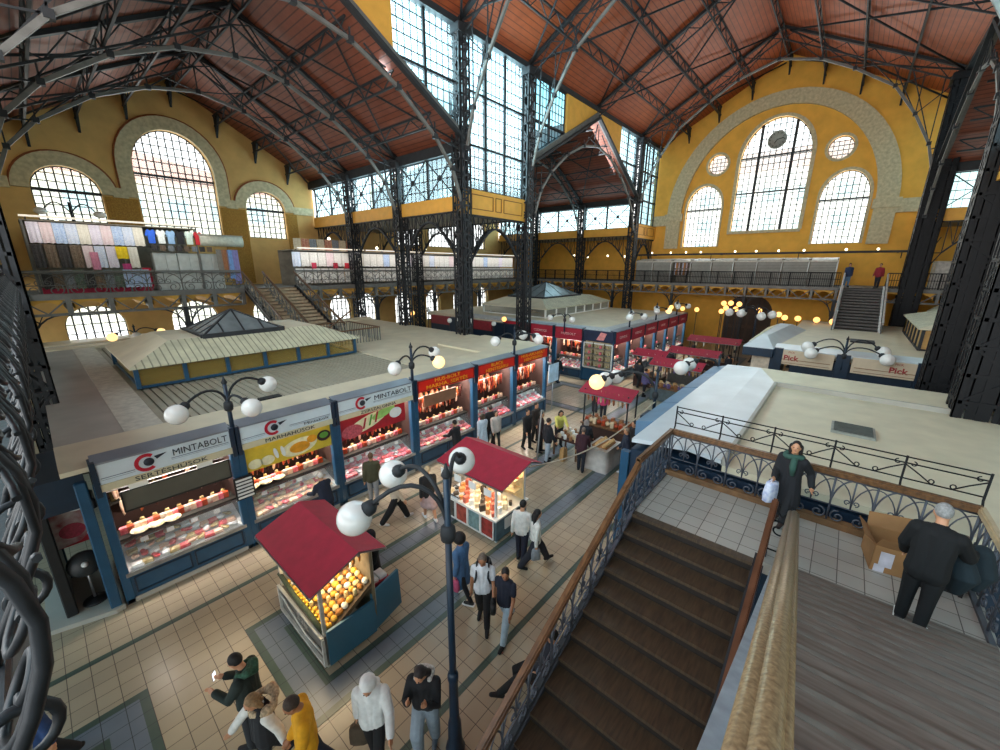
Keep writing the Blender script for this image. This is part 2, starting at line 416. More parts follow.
# clerestory glazing over the nave sides and over the transept sides
CG = frosted('clerestory_glass', 'c8eff5', 'd4eef2', .12)
def clerestory(Y):
    sgn = 1 if Y > CY else -1
    T = lambda u, z, d: (u, Y+sgn*d, z)
    for a, b in ((XB,XC),(XD,XE)):
        P = [(a+.4,11.5),(b-.4,11.5),(b-.4,18.85),(a+.4,18.85)]
        window(P, T, 14, 13, d=.1, heavy_u=(.32,.66), heavy_z=(.3,.65), bar=.018, glass=CG)
        mb = MB(); mb.box(a, b, Y-.15, Y+.15, 10.15, 11.45)
        o = trim(mb, OCHRE2)
        fr = MB()
        for u0, u1 in ((a+.6,(a+b)/2-.5),((a+b)/2-.25,(a+b)/2+.25),((a+b)/2+.5,b-.6)):
            fr.path([(u0,Y-sgn*.16,10.45),(u1,Y-sgn*.16,10.45),(u1,Y-sgn*.16,11.2),(u0,Y-sgn*.16,11.2)], .04, .04, (0,1,0), True)
        trim(fr, mat('brown_panel_line','7c4712',.6))
    for c in (8.15, 31.15):
        for s in (-1, 1):
            xe, xg = c+s*8.15, c+s*4.35
            P = [(xe, gz(xe,c)+.3),(xg, gz(xg,c)+.3),(xg,18.85),(xe,18.85)]
            window(P, T, 10, 9, d=.1, heavy_u=(.5,), heavy_z=(.45,), bar=.022, glass=CG)
            mb = MB(); P = [(xg,gz(xg,c)+.2),(c+s*.1,RZ+.15),(c+s*.1,18.9),(xg,18.9)]
            mb.prism([T(*p,-.1) for p in P], (0,sgn*.25,0)); trim(mb, OCHRE2)
            mb = MB(); mb.beam((c,Y-sgn*.1,RZ+.15),(c+s*8.4,Y-sgn*.1,gz(c+s*8.4,c)+.15),.26,.3); trim(mb, IRONL)
    mb = MB(); mb.box(X0, XE, Y-.2, Y+.2, 18.75, 19.05); trim(mb, IRON)
clerestory(YL); clerestory(YR)
def side_glazing(X, ya, yb, outward):
    """low windows with cross braces along a transept side, ochre band beneath"""
    T = lambda u, z, d: (X+outward*d, u, z)
    n = 3; st = (yb-ya)/n
    for i in range(n):
        a, b = sorted((ya+i*st, ya+(i+1)*st)); a += .45; b -= .45; mid = (a+b)/2
        f = window([(a,11.05),(b,11.05),(b,13.2),(a,13.2)], T, 12, 4, d=.1, heavy_u=(.5,), bar=.02, glass=CG)
        br = MB()
        for u, v in ((a,mid),(mid,b)):
            br.beam(T(u,11.05,-.05),T(v,13.2,-.05),.06,.06); br.beam(T(u,13.2,-.05),T(v,11.05,-.05),.06,.06)
            br.rbox(T((u+v)/2,12.12,-.06),(.06,.25,.25),Matrix.Rotation(PI/4,3,'X'))
        br.build('cross_brace', IRON, f)
        mb = MB(); mb.box(X-.12, X+.12, a-.2, b+.2, 10.3, 11.05); trim(mb, OCHRE2)
    mb = MB(); mb.box(X-.2, X+.2, min(ya,yb), max(ya,yb), 13.2, 13.75); trim(mb, IRON)
side_glazing(XB, YL, YW, 1); side_glazing(XD, YL, YW, 1); side_glazing(XC, YL, YW, -1)
side_glazing(XD, YR, YQ, 1); side_glazing(XC, YR, YQ, -1); side_glazing(XB, YR, YQ, 1)
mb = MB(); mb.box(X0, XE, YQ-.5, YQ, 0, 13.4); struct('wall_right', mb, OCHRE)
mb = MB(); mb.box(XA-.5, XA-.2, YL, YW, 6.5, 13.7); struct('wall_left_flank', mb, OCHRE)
# buildings across the street, seen through the end and left windows
def building(name, label, x0, x1, y0, y1, h, wm, rm, face):
    t = thing(name, label, 'building', ((x0+x1)/2,(y0+y1)/2,0))
    mb = MB(); mb.box(x0,x1,y0,y1,0,h); mb.build('facade', wm, t)
    mb = MB(); mx = (x0+x1)/2; mb.prism([(x0-.5,y0-.5,h),(x1+.5,y0-.5,h),(mx,y0-.5,h+4)],(0,y1-y0+1,0)); mb.build('roof', rm, t)
    for z in range(5, int(h)-1, 4):
        if face == 'x':
            y = y0+2
            while y < y1-2:
                w = MB(); w.box(x0-.1,x0,y,y+2.2,z,z+2.2); w.build('house_window', mat('teal_pane','8fbcc2',.2), t); y += 4.5
        else:
            x = x0+2
            while x < x1-2:
                w = MB(); w.box(x,x+2.2,y0-.1,y0,z,z+2.2); w.build('house_window', mat('teal_pane','8fbcc2',.2), t); x += 4.5
RT = mat('red_tile_roof','c07a62',.8); PLA = mat('white_render','ece9e2',.8,var=.03)
building('street_house','white house with teal windows across the street beyond the end wall', 78, 92, -14, 30, 22, PLA, RT, 'x')
building('street_house','low house behind the tall windows over the textile gallery', -20, 30, 66, 80, 17, mat('cream_render','e6ddc0',.8,var=.05), RT, 'y')
# ================= iron frame =================
def lattice_column(x, y, z0, z1, w, label, m=IRON, solid=0):
    t = thing('lattice_column', label, 'column', (x,y,z0), group=None)
    h = w/2
    for sx, sy in ((-1,-1),(1,-1),(1,1),(-1,1)):
        mb = MB(); c = .13
        cx, cy = x+sx*(h-c/2), y+sy*(h-c/2)
        mb.box(cx-c/2, cx+c/2, cy+sy*c/2-(.03 if sy>0 else 0), cy+sy*c/2+(.03 if sy<0 else 0), z0, z1)
        mb.box(cx+sx*c/2-(.03 if sx>0 else 0), cx+sx*c/2+(.03 if sx<0 else 0), cy-c/2, cy+c/2, z0, z1)
        mb.build('corner_post', m, t)
    mb = MB(); n = max(3, int((z1-z0)/.75)); st = (z1-z0)/n
    for i in range(n):
        a, b = z0+i*st, z0+(i+1)*st
        if i % 2: a, b = b, a
        for s in (-1, 1):
            mb.beam((x-h+.06,y+s*(h-.02),a),(x+h-.06,y+s*(h-.02),b),.07,.025,(0,1,0)); mb.beam((x+s*(h-.02),y-h+.06,a),(x+s*(h-.02),y+h-.06,b),.07,.025,(1,0,0))
            mb.box(x-h+.05,x+h-.05,y+s*(h-.02)-.02,y+s*(h-.02)+.02,max(a,b)-.05,max(a,b)+.05)
            mb.box(x+s*(h-.02)-.02,x+s*(h-.02)+.02,y-h+.05,y+h-.05,max(a,b)-.05,max(a,b)+.05)
    for s in (-1,1):
        mb.box(x-h*.45,x-h*.2,y+s*(h-.03)-.02,y+s*(h-.03)+.02,z0,z1); mb.box(x+h*.2,x+h*.45,y+s*(h-.03)-.02,y+s*(h-.03)+.02,z0,z1)
        mb.box(x+s*(h-.03)-.02,x+s*(h-.03)+.02,y-h*.12,y+h*.12,z0,z1)
        if solid:
            for a, b in ((-.98,-.5),(-.42,.0),(.08,.5),(.58,.98)):
                mb.box(x+h*a,x+h*b,y+s*(h-.05)-.015,y+s*(h-.05)+.015,z0,z1); mb.box(x+s*(h-.05)-.015,x+s*(h-.05)+.015,y+h*a,y+h*b,z0,z1)
    mb.build('lacing_lattice', m, t)
    mb = MB(); mb.bevbox(x-h-.12, x+h+.12, y-h-.12, y+h+.12, z0, z0+.35, .06); mb.bevbox(x-h-.05, x+h+.05, y-h-.05, y+h+.05, z0+.35, z0+.7, .05); mb.build('base_block', m, t)
    mb = MB(); mb.bevbox(x-h-.1, x+h+.1, y-h-.1, y+h+.1, z1-.4, z1, .04); mb.build('column_cap', m, t)
    return t
lattice_column(XA-.05, YL, 0, 13.6, .66, 'grey lattice column rising through the grey felt roof nearest the textile gallery')
lattice_column(XB, YL, 0, 18.8, .76, 'tall lattice column standing between the two clerestory panes behind the ribbed roof')
lattice_column(XC, YL, 0, 18.8, .76, 'tall lattice column at the far corner of the cream roof beside the ochre clerestory band')
lattice_column(XD, YL, 0, 18.8, .76, 'tall lattice column near the end wall beyond the red signed stall row')
lattice_column(XB, YR, 0, 18.8, 1.0, 'black riveted lattice column, rightmost, cut by the edge of the view', IRONB, 1)
lattice_column(XC, YR, 0, 18.8, 1.0, 'thick black lattice column rising beside the beige lettered stall front', IRONB, 1)
lattice_column(XD, YR, 0, 18.8, 1.2, 'black lattice column against the end wall beside the far staircase', IRONB, 1)
for x, who in ((XA-.05,'by the wall end of the textile gallery'), (XB,'under the small braced windows behind the skylight pavilion'), (XC,'beyond the stair of the textile gallery'), (XD,'beneath the far braced windows')):
    for y, w2 in ((22.7,'nearer'),(28.6,'farther')):
        lattice_column(x, y, 0, 13.5, .7, 'dark lattice side column %s, the %s of its two' % (who, w2))
lattice_column(XD, -9.1, 0, 13.5, .8, 'dark lattice side column behind the black columns under the pink lit window')
def rail_pts(prof): return [(-o,z) for o,z in reversed(prof[1:])]+list(prof)
TARC = [(0,16.35),(2.15,15.95),(4.35,14.95),(6.4,13.45),(7.5,12.2),(8.15,10.6)]
NARC = [(0,22.3),(2.6,21.6),(4.6,20.5),(6.9,18.9),(8.2,17.0),(9.2,15.1),(9.7,13.3)]
def truss(name, label, T, arc, ridge, slope, half, uax, arch_m=IRONL, raft=True):
    """roof truss across a span: T(offset, z) -> point"""
    t = thing(name, label, 'roof truss', T(0, ridge-.2))
    top = lambda o: ridge-.12-slope*abs(o)
    mb = MB()
    for s in (-1,1):
        mb.beam(T(0,top(0)), T(s*half,top(half)), .16, .24, uax)
        if raft: mb.beam(T(0,top(0)-.75), T(s*half,top(half)-.75), .08, .08, uax)
    mb.build('rafter', IRON, t)
    mb = MB(); n = int(half/.75)
    for s in (-1,1) if raft else ():
        for i in range(n):
            a, b = half*i/n, half*(i+1)/n
            mb.beam(T(s*a,top(a)-.1), T(s*b,top(b)-.75), .045, .04, uax) if i % 2 else mb.beam(T(s*a,top(a)-.75), T(s*b,top(b)-.1), .045, .04, uax)
    if raft: mb.build('rafter_lattice', IRON, t)
    if arc:
        P = rail_pts(arc)
        mb = MB(); mb.path([T(o,z) for o,z in P], .14, .12, uax); mb.build('arched_tie', arch_m, t)
        mb = MB()
        for o, z in P:
            mb.rbox(T(o,z), (.22,.22,.22), Matrix.Identity(3))
            if abs(o) > half-.6: continue
            s = 1 if o >= 0 else -1
            for u in {o, o+1.6, o-1.6}:
                if abs(u) <= half-.3: mb.beam(T(o,z), T(u,top(u)-.75), .055, .05, uax)
        for i in range(len(P)-1):
            if i in (0, len(P)-2):
                (o1,z1),(o2,z2) = P[i],P[i+1]; e = half+.1 if o1 > 0 else -half-.1
                for k in range(5):
                    f = k/5; mb.beam(T(o1+(o2-o1)*f,z1+(z2-z1)*f), T(e,z1+(z2-z1)*(f+.1)), .06, .06, uax)
        mb.build('strut_lattice', IRON, t)
    return t
tl = {17.0:'at the mouth of the textile transept, grey arch lit along its edge', 22.7:'middle arch under the transept roof over the ribbed stall roof', 28.6:'far arch nearest the gable wall with three windows'}
for y in (17.0, 22.7, 28.6):
    truss('roof_truss', 'iron roof truss '+tl[y], lambda o, z, y=y: (8.15+o, y-(.3 if y==17.0 else 0), z), TARC, RZ, .54, 8.5, (0,1,0), raft=y>17)
for y, w in ((17.0,'at the mouth of'),(22.7,'halfway into'),(28.6,'deep within')):
    truss('roof_truss', 'iron roof truss %s the second red boarded transept' % w, lambda o, z, y=y: (31.15+o, y-(.3 if y==17.0 else 0), z), TARC, RZ, .54, 8.5, (0,1,0), raft=y>17)
for c, w in ((8.15,'close overhead in the corner'),(31.15,'behind the black columns')):
    for y, w2 in ((YR,'first'),(-9.1,'second')):
        truss('roof_truss', 'iron roof truss of the opposite transept %s, the %s in depth' % (w, w2), lambda o, z, y=y, c=c: (c+o, y+(.3 if y==YR else 0), z), TARC, RZ, .54, 8.5, (0,1,0), raft=y<YR)
for x, w, a in ((XB,'springing from the tall column behind the ribbed roof',NARC),(XC,'springing from the column at the far corner of the cream roof',NARC),(31.15,'over the point of the second ochre gable',None),(XD,'last before the end wall with the clock',NARC)):
    truss('nave_truss', 'wide iron nave truss '+w, lambda o, z, x=x: (x, CY+o, z), a, 24.45, .521, 10.1, (1,0,0))
def girder(mb, p, q, dz, w, pitch=.8, web=.05):
    p, q = Vector(p), Vector(q); d = Vector((0,0,-dz)); L = (q-p).length; n = int(L/pitch)
    mb.beam(p,q,w,w); mb.beam(p+d,q+d,w,w)
    for i in range(n):
        a, b = p+(q-p)*(i/n), p+(q-p)*((i+1)/n)
        mb.beam(a+d,b,web,web) if i % 2 else mb.beam(a,b+d,web,web)
def purlin(label, p, q, dz, tipdir):
    t = thing('purlin_girder', label, 'roof girder', p)
    mb = MB(); girder(mb, p, q, dz, .085); mb.build('girder_lattice', IRON, t)
    mb = MB(); q = Vector(q); e = Vector(tipdir)
    mb.prism([q+Vector((0,0,.05)), q-e*.9+Vector((0,0,-.1)), q-e*.08+Vector((0,0,-1.15)), q+Vector((0,0,-1.3))], Vector((e.y,e.x,0))*.12); mb.build('wall_bracket', IRON, t)
ordn = ['first','second','third','fourth','fifth','sixth','seventh','eighth']
for i, o in enumerate((-7.5,-5,-2.5,0,2.5,5,7.5)):
    z = 24.5-.521*abs(o)-.2
    purlin('long lattice purlin under the red nave roof, %s from the opposite side' % ordn[i], (2,CY+o,z), (XE-.05,CY+o,z), .7, (1,0,0))
for i, o in enumerate((-6.6,-4.5,-2.3,0,2.3,4.5,6.6)):
    z = 18.4-.54*abs(o)-.2
    purlin('lattice purlin under the textile transept roof, %s from the outer side' % ordn[i], (8.15+o,YL+.2,z), (8.15+o,YW-.05,z), .6, (0,1,0))
    purlin('lattice purlin under the second transept roof, %s along its width' % ordn[i], (31.15+o,YL+.2,z), (31.15+o,YW-.05,z), .6, (0,1,0))
    purlin('lattice purlin under the roof behind the black columns, %s along its width' % ordn[i], (31.15+o,YR-.2,z), (31.15+o,YQ+.05,z), .6, (0,-1,0))
def rods(label, segs, r=.045):
    t = thing('bracing_rod', label, 'roof brace', segs[0][0])
    for p, q in segs:
        mb = MB(); mb.tube([p,q], r, 5); mb.build('tie_bar', IRON, t)
nz = lambda o: 24.2-.521*abs(o)
for i, (a, b) in enumerate(((8.15,XB),(XB,XC),(XC,31.15),(31.15,XD),(XD,XE))):
    for s in (-1,1):
        rods('crossed bracing rods under the %s nave slope, %s bay' % ('clerestory side' if s > 0 else 'opposite', ordn[i]),
             [((a,CY+s*10,nz(10)),(b,CY+s*.4,nz(.4))),((b,CY+s*10,nz(10)),(a,CY+s*.4,nz(.4))),((a,CY+s*5,nz(5)-.5),(b,CY+s*5,nz(5)-.5))], .06)
tz = lambda o: 18.1-.54*abs(o)
for c, w in ((8.15,'textile'),(31.15,'second')):
    for i, (a, b) in enumerate(((17,22.7),(22.7,28.6),(28.6,34.4))):
        for s in (-1,1):
            rods('crossed bracing rods in the %s transept, %s slope, %s bay' % (w, 'outer' if s < 0 else 'inner', ordn[i]),
                 [((c+s*8.3,a,tz(8.3)),(c+s*.3,b,tz(.3))),((c+s*8.3,b,tz(8.3)),(c+s*.3,a,tz(.3)))], .05)
def arched_girder(label, p, q, ztop=10.3, zc=9.85, zs=8.3):
    """lattice spandrel girder with an arched lower edge between two columns"""
    p, q = Vector(p), Vector(q); t = thing('arched_girder', label, 'girder', (p.x,p.y,zs))
    at = lambda f, z: Vector((p.x+(q.x-p.x)*f, p.y+(q.y-p.y)*f, z))
    mb = MB(); n = 10
    lo = [at(.08+.84*i/n, zs+(zc-zs)*math.sin(PI*i/n)) for i in range(n+1)]
    lo2 = [at(.04+.92*i/n, zs+(zc+.12-zs)*math.sin(PI*i/n)**.8+.1) for i in range(n+1)]
    up = (q-p).cross(Vector((0,0,1)))
    mb.path(lo, .1, .16, up); mb.beam(at(0,ztop), at(1,ztop), .16, .16); mb.build('arched_chord', IRON, t)
    mb = MB()
    for i in range(n+1):
        f = .08+.84*i/n; mb.beam(lo[i], at(f,ztop), .045, .045, up)
        if i < n: mb.beam(lo[i], at(.08+.84*(i+1)/n, ztop), .035, .035, up) if i % 2 else mb.beam(lo[i+1], at(f, ztop), .035, .035, up)
    for f0, f1 in ((0,.08),(1,.92)): mb.beam(at(f0,zs), at(f1,zs), .06, .06); mb.beam(at(f0,zs+.5), at((f0+f1)/2,zs+1), .05,.05); mb.beam(at(f0,zs-.8), at(f1,zs), .06,.06)
    mb.build('spandrel_lattice', IRON, t)
for X, w in ((XB,'beside the textile transept'),(XC,'on the far side of the low bay'),(XD,'below the far braced windows')):
    for i, (a, b) in enumerate(((17.5,22.3),(23.1,28.2),(29,34.4))):
        arched_girder('arched girder %s under the ochre band, %s bay' % (w, ordn[i]), (X,a,0), (X,b,0))
arched_girder('arched lattice girder under the big ochre panel between the two tall columns', (XB+.5,YL,0), (XC-.5,YL,0), 10.1, 9.5, 7.9)
arched_girder('arched lattice girder under the small ochre panel next to the end wall', (XD+.5,YL,0), (XE-.1,YL,0), 10.1, 9.6, 7.6)
arched_girder('arched lattice girder between the black column and the end wall', (XD+.6,YR,0), (XE-.1,YR,0), 10.1, 9.6, 7.6)
for i, (a, b) in enumerate(((-3.9,-8.7),(-9.5,-14.6))):
    arched_girder('arched lattice girder behind the black columns, %s bay from the nave' % ordn[i], (XD,a,0), (XD,b,0))
# ================= galleries =================
GZ = 5.9
SLAB = mat('gallery_slab_paint', '6a6b69', .7, scale=2)
mb = MB(); mb.box(X0, XE, 28.5, YW, 5.68, GZ); struct('floor_gallery_textile', mb, SLAB)
mb = MB(); mb.box(39.8, XE, YQ, 28.5, 5.68, GZ); struct('floor_gallery_end', mb, SLAB)
mb = MB(); mb.box(X0, -.3, -8, 28.5, 5.68, GZ); struct('floor_gallery_near', mb, SLAB)
VAULT = mat('ochre_vault', 'd8a548', .8, scale=2)
def gallery_edge(name, label, P, n, step):
    """row of small ochre vaults and a lattice girder under a gallery edge; P(u, out, z)"""
    t = thing(name, label, 'gallery edge', P(0,0,5.0))
    mb = MB()
    for i in range(n):
        u = i*step; m = 8; a = u+.18; b = u+step-.18
        lo = [(a+(b-a)*k/m, 5.2+.36*math.sin(PI*k/m)**.7) for k in range(m+1)]
        for k in range(m):
            (u1,z1),(u2,z2) = lo[k],lo[k+1]
            mb.add([P(u1,.1,z1),P(u2,.1,z2),P(u2,.1,5.68),P(u1,.1,5.68),P(u1,3,z1),P(u2,3,z2)], [(0,1,2,3),(0,1,5,4)])
    mb.build('vault_strip', VAULT, t)
    mb = MB()
    for i in range(n+1): mb.beam(P(i*step,-.02,4.95), P(i*step,-.02,5.9), .16, .2); mb.beam(P(i*step,0,5.3), P(i*step,3,5.3), .16, .3)
    for i in range(n): mb.beam(P(i*step+.1,-.03,5.6), P((i+.5)*step,-.03,5.0), .08,.06); mb.beam(P((i+1)*step-.1,-.03,5.6), P((i+.5)*step,-.03,5.0), .08,.06)
    mb.beam(P(0,-.02,4.97), P(n*step,-.02,4.97), .12, .12); mb.beam(P(0,-.04,5.78), P(n*step,-.04,5.78), .1, .24)
    mb.build('edge_lattice', IRONL, t)
    for i in range(0, n+1, 4):
        mb = MB(); u = i*step
        for s in (-1,1):
            pts = [P(u+s*(.1+1.1*(1-math.cos(PI/2*k/6))), 0, 3.7+1.25*math.sin(PI/2*k/6)) for k in range(7)]
            mb.path(pts, .09, .07); mb.beam(P(u+s*.1,0,4.9), pts[3], .05); mb.beam(P(u+s*.55,0,4.95), pts[2], .04)
        mb.beam(P(u,0,0), P(u,0,5.0), .22, .22)
        mb.build('bracket_post', IRON, t)
gallery_edge('gallery_edge', 'row of ochre vaults and iron brackets under the textile gallery before the stair', lambda u, o, z: (-.3+u, 28.5+o, z), 6, 1.5)
gallery_edge('gallery_edge', 'row of ochre vaults under the gallery of white lace textiles past the stair', lambda u, o, z: (12.1+u, 28.5+o, z), 18, 1.5)
gallery_edge('gallery_edge', 'row of ochre vaults and brackets under the end gallery', lambda u, o, z: (39.8+o, -18.2+u, z), 12, 1.5)
gallery_edge('gallery_edge', 'row of ochre vaults under the end gallery past its staircase', lambda u, o, z: (39.8+o, .6+u, z), 18, 1.5)
def spiral(c, r, turns, a0, ax, ay, s=1, n=16, grow=.25):
    c = Vector(c); ax, ay = Vector(ax), Vector(ay)
    return [c+(ax*math.cos(a0+s*2*PI*turns*i/n)+ay*math.sin(a0+s*2*PI*turns*i/n))*(r*(1-(1-grow)*i/n)) for i in range(n+1)]
def scroll_panel(F, w, h, rr=.014, dense=True, n=5):
    """ornamental railing panel: F(u,v) -> point, u in 0..w, v in 0..h: fan arcs above, paired scrolls below"""
    mb = MB(); X, Y = Vector((1,0)), Vector((0,1))
    g = lambda pts: [F(p[0],p[1]) for p in pts]
    mid = w/2
    mb.tube(g([(0,0),(0,h)]), rr*1.3, n); mb.tube(g([(mid,h*.42),(mid,h)]), rr, n)
    for s in (-1,1):
        mb.tube(g([(mid+s*mid*math.sin(PI/2*k/8), h*.42+h*.55*math.cos(PI/2*k/8)) for k in range(9)]), rr, n)
        mb.tube(g([(mid+s*mid*(1-math.cos(PI/2*k/6)), h*.42+h*.5*math.sin(PI/2*k/6)) for k in range(7)]), rr*.8, n)
        mb.tube(g(spiral((mid+s*w*.25,h*.22), w*.21, 1.4, PI/2, X, Y, -s, 18, .15)), rr*1.1, n)
        mb.tube(g(spiral((mid+s*w*.1,h*.55), w*.09, 1.1, -PI/2, X, Y, s, 10, .3)), rr*.8, n)
    mb.tube(g([(0,h*.42),(w,h*.42)]), rr, n); mb.tube(g([(0,.03),(w,.03)]), rr*1.2, n); mb.tube(g([(0,h-.04),(w,h-.04)]), rr*1.2, n)
    return mb
def vec2(p): return p
def railing(name, label, p0, p1, n, h, hand_m=WOOD, iron=IRON, hw=.09, rr=.014, cat='railing', ns=5, group=None):
    """ornamental railing from p0 to p1 (foot line), n like panels, posts and a handrail"""
    p0, p1 = Vector(p0), Vector(p1); t = thing(name, label, cat, p0, group=group); d = (p1-p0)/n; hz = math.hypot(d.x, d.y)
    e = d/hz if hz else d
    proto = None
    for i in range(n):
        if proto is None:
            proto = scroll_panel(lambda u, v: p0+e*u+Vector((0,0,v)), hz, h-.03, rr, n=ns).build('scroll_panel', iron, t)
        else:
            c = proto.copy(); COL.objects.link(c); c.parent = t; c.location = d*i
    mb = MB(); up = Vector((0,0,1))
    mb.beam(p0+up*h, p1+up*h, hw, hw*.75); mb.beam(p0+up*(h+.03), p1+up*(h+.03), hw*.6, hw*.75); mb.build('handrail', hand_m, t)
    mb = MB(); mb.beam(p0+up*.02, p1+up*.02, .06, .05); mb.build('bottom_rail', iron, t)
    return t
railing('gallery_railing', 'ornamental iron railing before the hanging clothes on the textile gallery', (-.2,28.5,GZ), (8.75,28.5,GZ), 6, 1.05, IRONL, IRONL, rr=.02, ns=4)
railing('gallery_railing', 'ornamental iron railing before the white lace on the gallery past the stair', (12.0,28.5,GZ), (39.5,28.5,GZ), 18, 1.05, IRONL, IRONL, rr=.02, ns=4)
def bar_railing(label, p0, p1, h=1.05, m=IRONB, pitch=.13):
    p0, p1 = Vector(p0), Vector(p1); t = thing('bar_railing', label, 'railing', p0); L = (p1-p0).length; n = int(L/pitch)
    mb = MB()
    for i in range(n+1):
        p = p0+(p1-p0)*i/n; mb.beam(p, p+Vector((0,0,h)), .03 if i % 10 else .09)
    mb.beam(p0+Vector((0,0,.08)), p1+Vector((0,0,.08)), .05); mb.beam(p0+Vector((0,0,h*.55)), p1+Vector((0,0,h*.55)), .04); mb.build('bar_grille', m, t)
    mb = MB(); mb.beam(p0+Vector((0,0,h)), p1+Vector((0,0,h)), .1, .07); mb.build('handrail', m, t)
bar_railing('dark barred railing along the end gallery, between the tall column and the far staircase', (39.8,28.4,GZ), (39.8,.55,GZ))
bar_railing('dark barred railing of the end gallery, beyond the far staircase', (39.8,-2.0,GZ), (39.8,-18,GZ))
# stairs of the far galleries
def steps_flight(label, base, run, rise, n, wdir, width, tread_m, side_m, rail_m, rail_hand, rails=('a','b')):
    """open stair: base point, run vector (horizontal, per flight), rise; steps along wdir"""
    base, run, wdir = Vector(base), Vector(run), Vector(wdir); t = thing('staircase', label, 'staircase', base)
    for i in range(n):
        mb = MB(); p = base+run*(i/n)+Vector((0,0,rise*(i+1)/n)); q = run/n
        a = [p, p+wdir*width, p+wdir*width+q*1.1, p+q*1.1]
        mb.prism([v-Vector((0,0,.05)) for v in a], (0,0,.05)); mb.prism([p-Vector((0,0,rise/n)), p+wdir*width-Vector((0,0,rise/n)), p+wdir*width, p], q*.08)
        mb.build('step', tread_m, t)
    for s in (0,1):
        mb = MB(); o = base+wdir*width*s
        mb.beam(o+Vector((0,0,-.02)), o+run+Vector((0,0,rise-.02)), .12, .4); mb.build('stringer', side_m, t)
    return t
steps_flight('light stone staircase climbing to the textile gallery behind the skylight pavilion', (8.9,22.2,2.8), (0,6.3,0), 3.1, 17, (1,0,0), 3.0, mat('worn_pale_tread','b7a184',.7), IRONB, None, None)
for x, w in ((8.85,'outer side'),(10.0,'middle line'),(11.95,'inner side')):
    railing('stair_railing', 'iron stair railing with wooden handrail on the %s of the textile gallery staircase' % w, (x,22.4,2.95), (x,28.5,GZ), 6, 1.0, WOOD, IRONL, rr=.02, ns=4)
steps_flight('dark staircase rising to the end gallery beneath the window with the clock', (33.4,-1.95,3.0), (6.4,0,0), 2.9, 17, (0,1,0), 2.25, mat('dark_tread','55504c',.6), WHITE, None, None)
for y, w in ((.35,'side towards the clock'),(-2.0,'side towards the black column')):
    railing('stair_railing', 'pale stair railing of the far dark staircase on its %s' % w, (33.4,y,3.0), (39.8,y,GZ), 6, 1.0, mat('pale_rail_paint','b9b3ae',.5), IRONL, rr=.02, ns=4)
# ================= textiles on the gallery =================
def set_mat(o, m):
    o.material_slots[0].link = 'OBJECT'; o.material_slots[0].material = m
def check_mat(name, a, b, s):
    """printed cloth: blotches of two colours"""
    return mat(name, a, .85, scale=s, hex2=b)
def cloth_proto(w=1, h=1):
    mb = MB(); n = 8
    for k, d in ((0,0),(1,.02)):
        V = []
        for j in (0,1,2):
            for i in range(n+1):
                V.append((w*(i/n-.5), .03*math.sin(i*1.9)*(j/2)+.015*math.sin(i*3)+d, -h*j/2-(.02*math.sin(i*1.3) if j == 2 else 0)))
        mb.add(V, [(j*(n+1)+i, j*(n+1)+i+1, (j+1)*(n+1)+i+1, (j+1)*(n+1)+i) for j in range(2) for i in range(n)], True)
    return mb
def shirt_proto():
    O = [(-.14,0),(-.25,-.03),(-.42,-.3),(-.3,-.38),(-.23,-.26),(-.24,-.72),(.24,-.72),(.23,-.26),(.3,-.38),(.42,-.3),(.25,-.03),(.14,0),(.07,-.07),(-.07,-.07)]
    mb = MB(); mb.prism([(x,0,z) for x, z in O], (0,.05,0)); return mb
PLAINW = mat('white_lace', 'efece6', .9, scale=9, hex2='cfccc6')
protoC = cloth_proto().build('hanging_cloth', PLAINW); protoS = shirt_proto().build('hanging_shirt', PLAINW)
used = {}
def hang(proto, x, y, z, w, h, m, label, cat, group=None, rz=0):
    if proto.name not in used: used[proto.name] = 1; c = proto
    else: c = proto.copy(); COL.objects.link(c)
    c.location = (x,y,z); c.scale = (w,1,h); c.rotation_euler = (0,0,rz); set_mat(c, m)
    c['label'] = label; c['category'] = cat
    if group: c['group'] = group
    return c
BW = [check_mat('cloth_blue_white','a9bbdc','f0f2f4',22), check_mat('cloth_lilac','cbbfd6','f2eef0',18), check_mat('cloth_blue','83a4d6','dbe6f2',14), check_mat('cloth_linen','d9d3c2','efeadd',10), check_mat('cloth_rose','d9b4bd','ece6e2',20)]
DK = [check_mat('cloth_black','1b1b1f','55504e',12), check_mat('cloth_brown','4a3a2e','8d7a66',12), check_mat('cloth_grey','55585c','9aa0a5',15), check_mat('cloth_green_dark','2f3d33','7c8a78',14)]
for i in range(10):
    hang(protoC, .75+i*.41, 29.1, 9.2, .4, .93, BW[(i*3+1)%5], 'patterned white and blue cloth hanging in the top row over the textile gallery', 'cloth', 'cloths in the top row of the textile gallery')
for i in range(9):
    m = (DK[i%2] if i < 4 else BW[i%5])
    if i == 7: continue
    hang(protoC, .7+i*.42, 29.05, 8.2, .38, 1.05, m, 'garment hanging in the middle row behind the ornamental railing', 'garment', 'garments in the middle row of the textile gallery')
hang(protoC, 3.62, 29.0, 8.2, .46, .6, mat('yellow_cloth','e8c81c',.8), 'bright yellow cloth hanging among the clothes of the textile gallery', 'cloth')
hang(protoC, 2.55, 29.0, 7.9, .3, .9, mat('pink_cloth','d488a0',.8), 'pink garment hanging among dark clothes of the textile gallery', 'garment')
hang(protoC, 4.45, 29.0, 7.15, .35, 1.0, mat('red_cloth','b8203a',.8), 'red cloth hanging low before the grey cupboards', 'cloth')
hang(protoC, 3.7, 29.0, 7.35, .34, .7, mat('magenta_cloth','b03a70',.8), 'magenta bag hanging low on the textile gallery', 'bag')
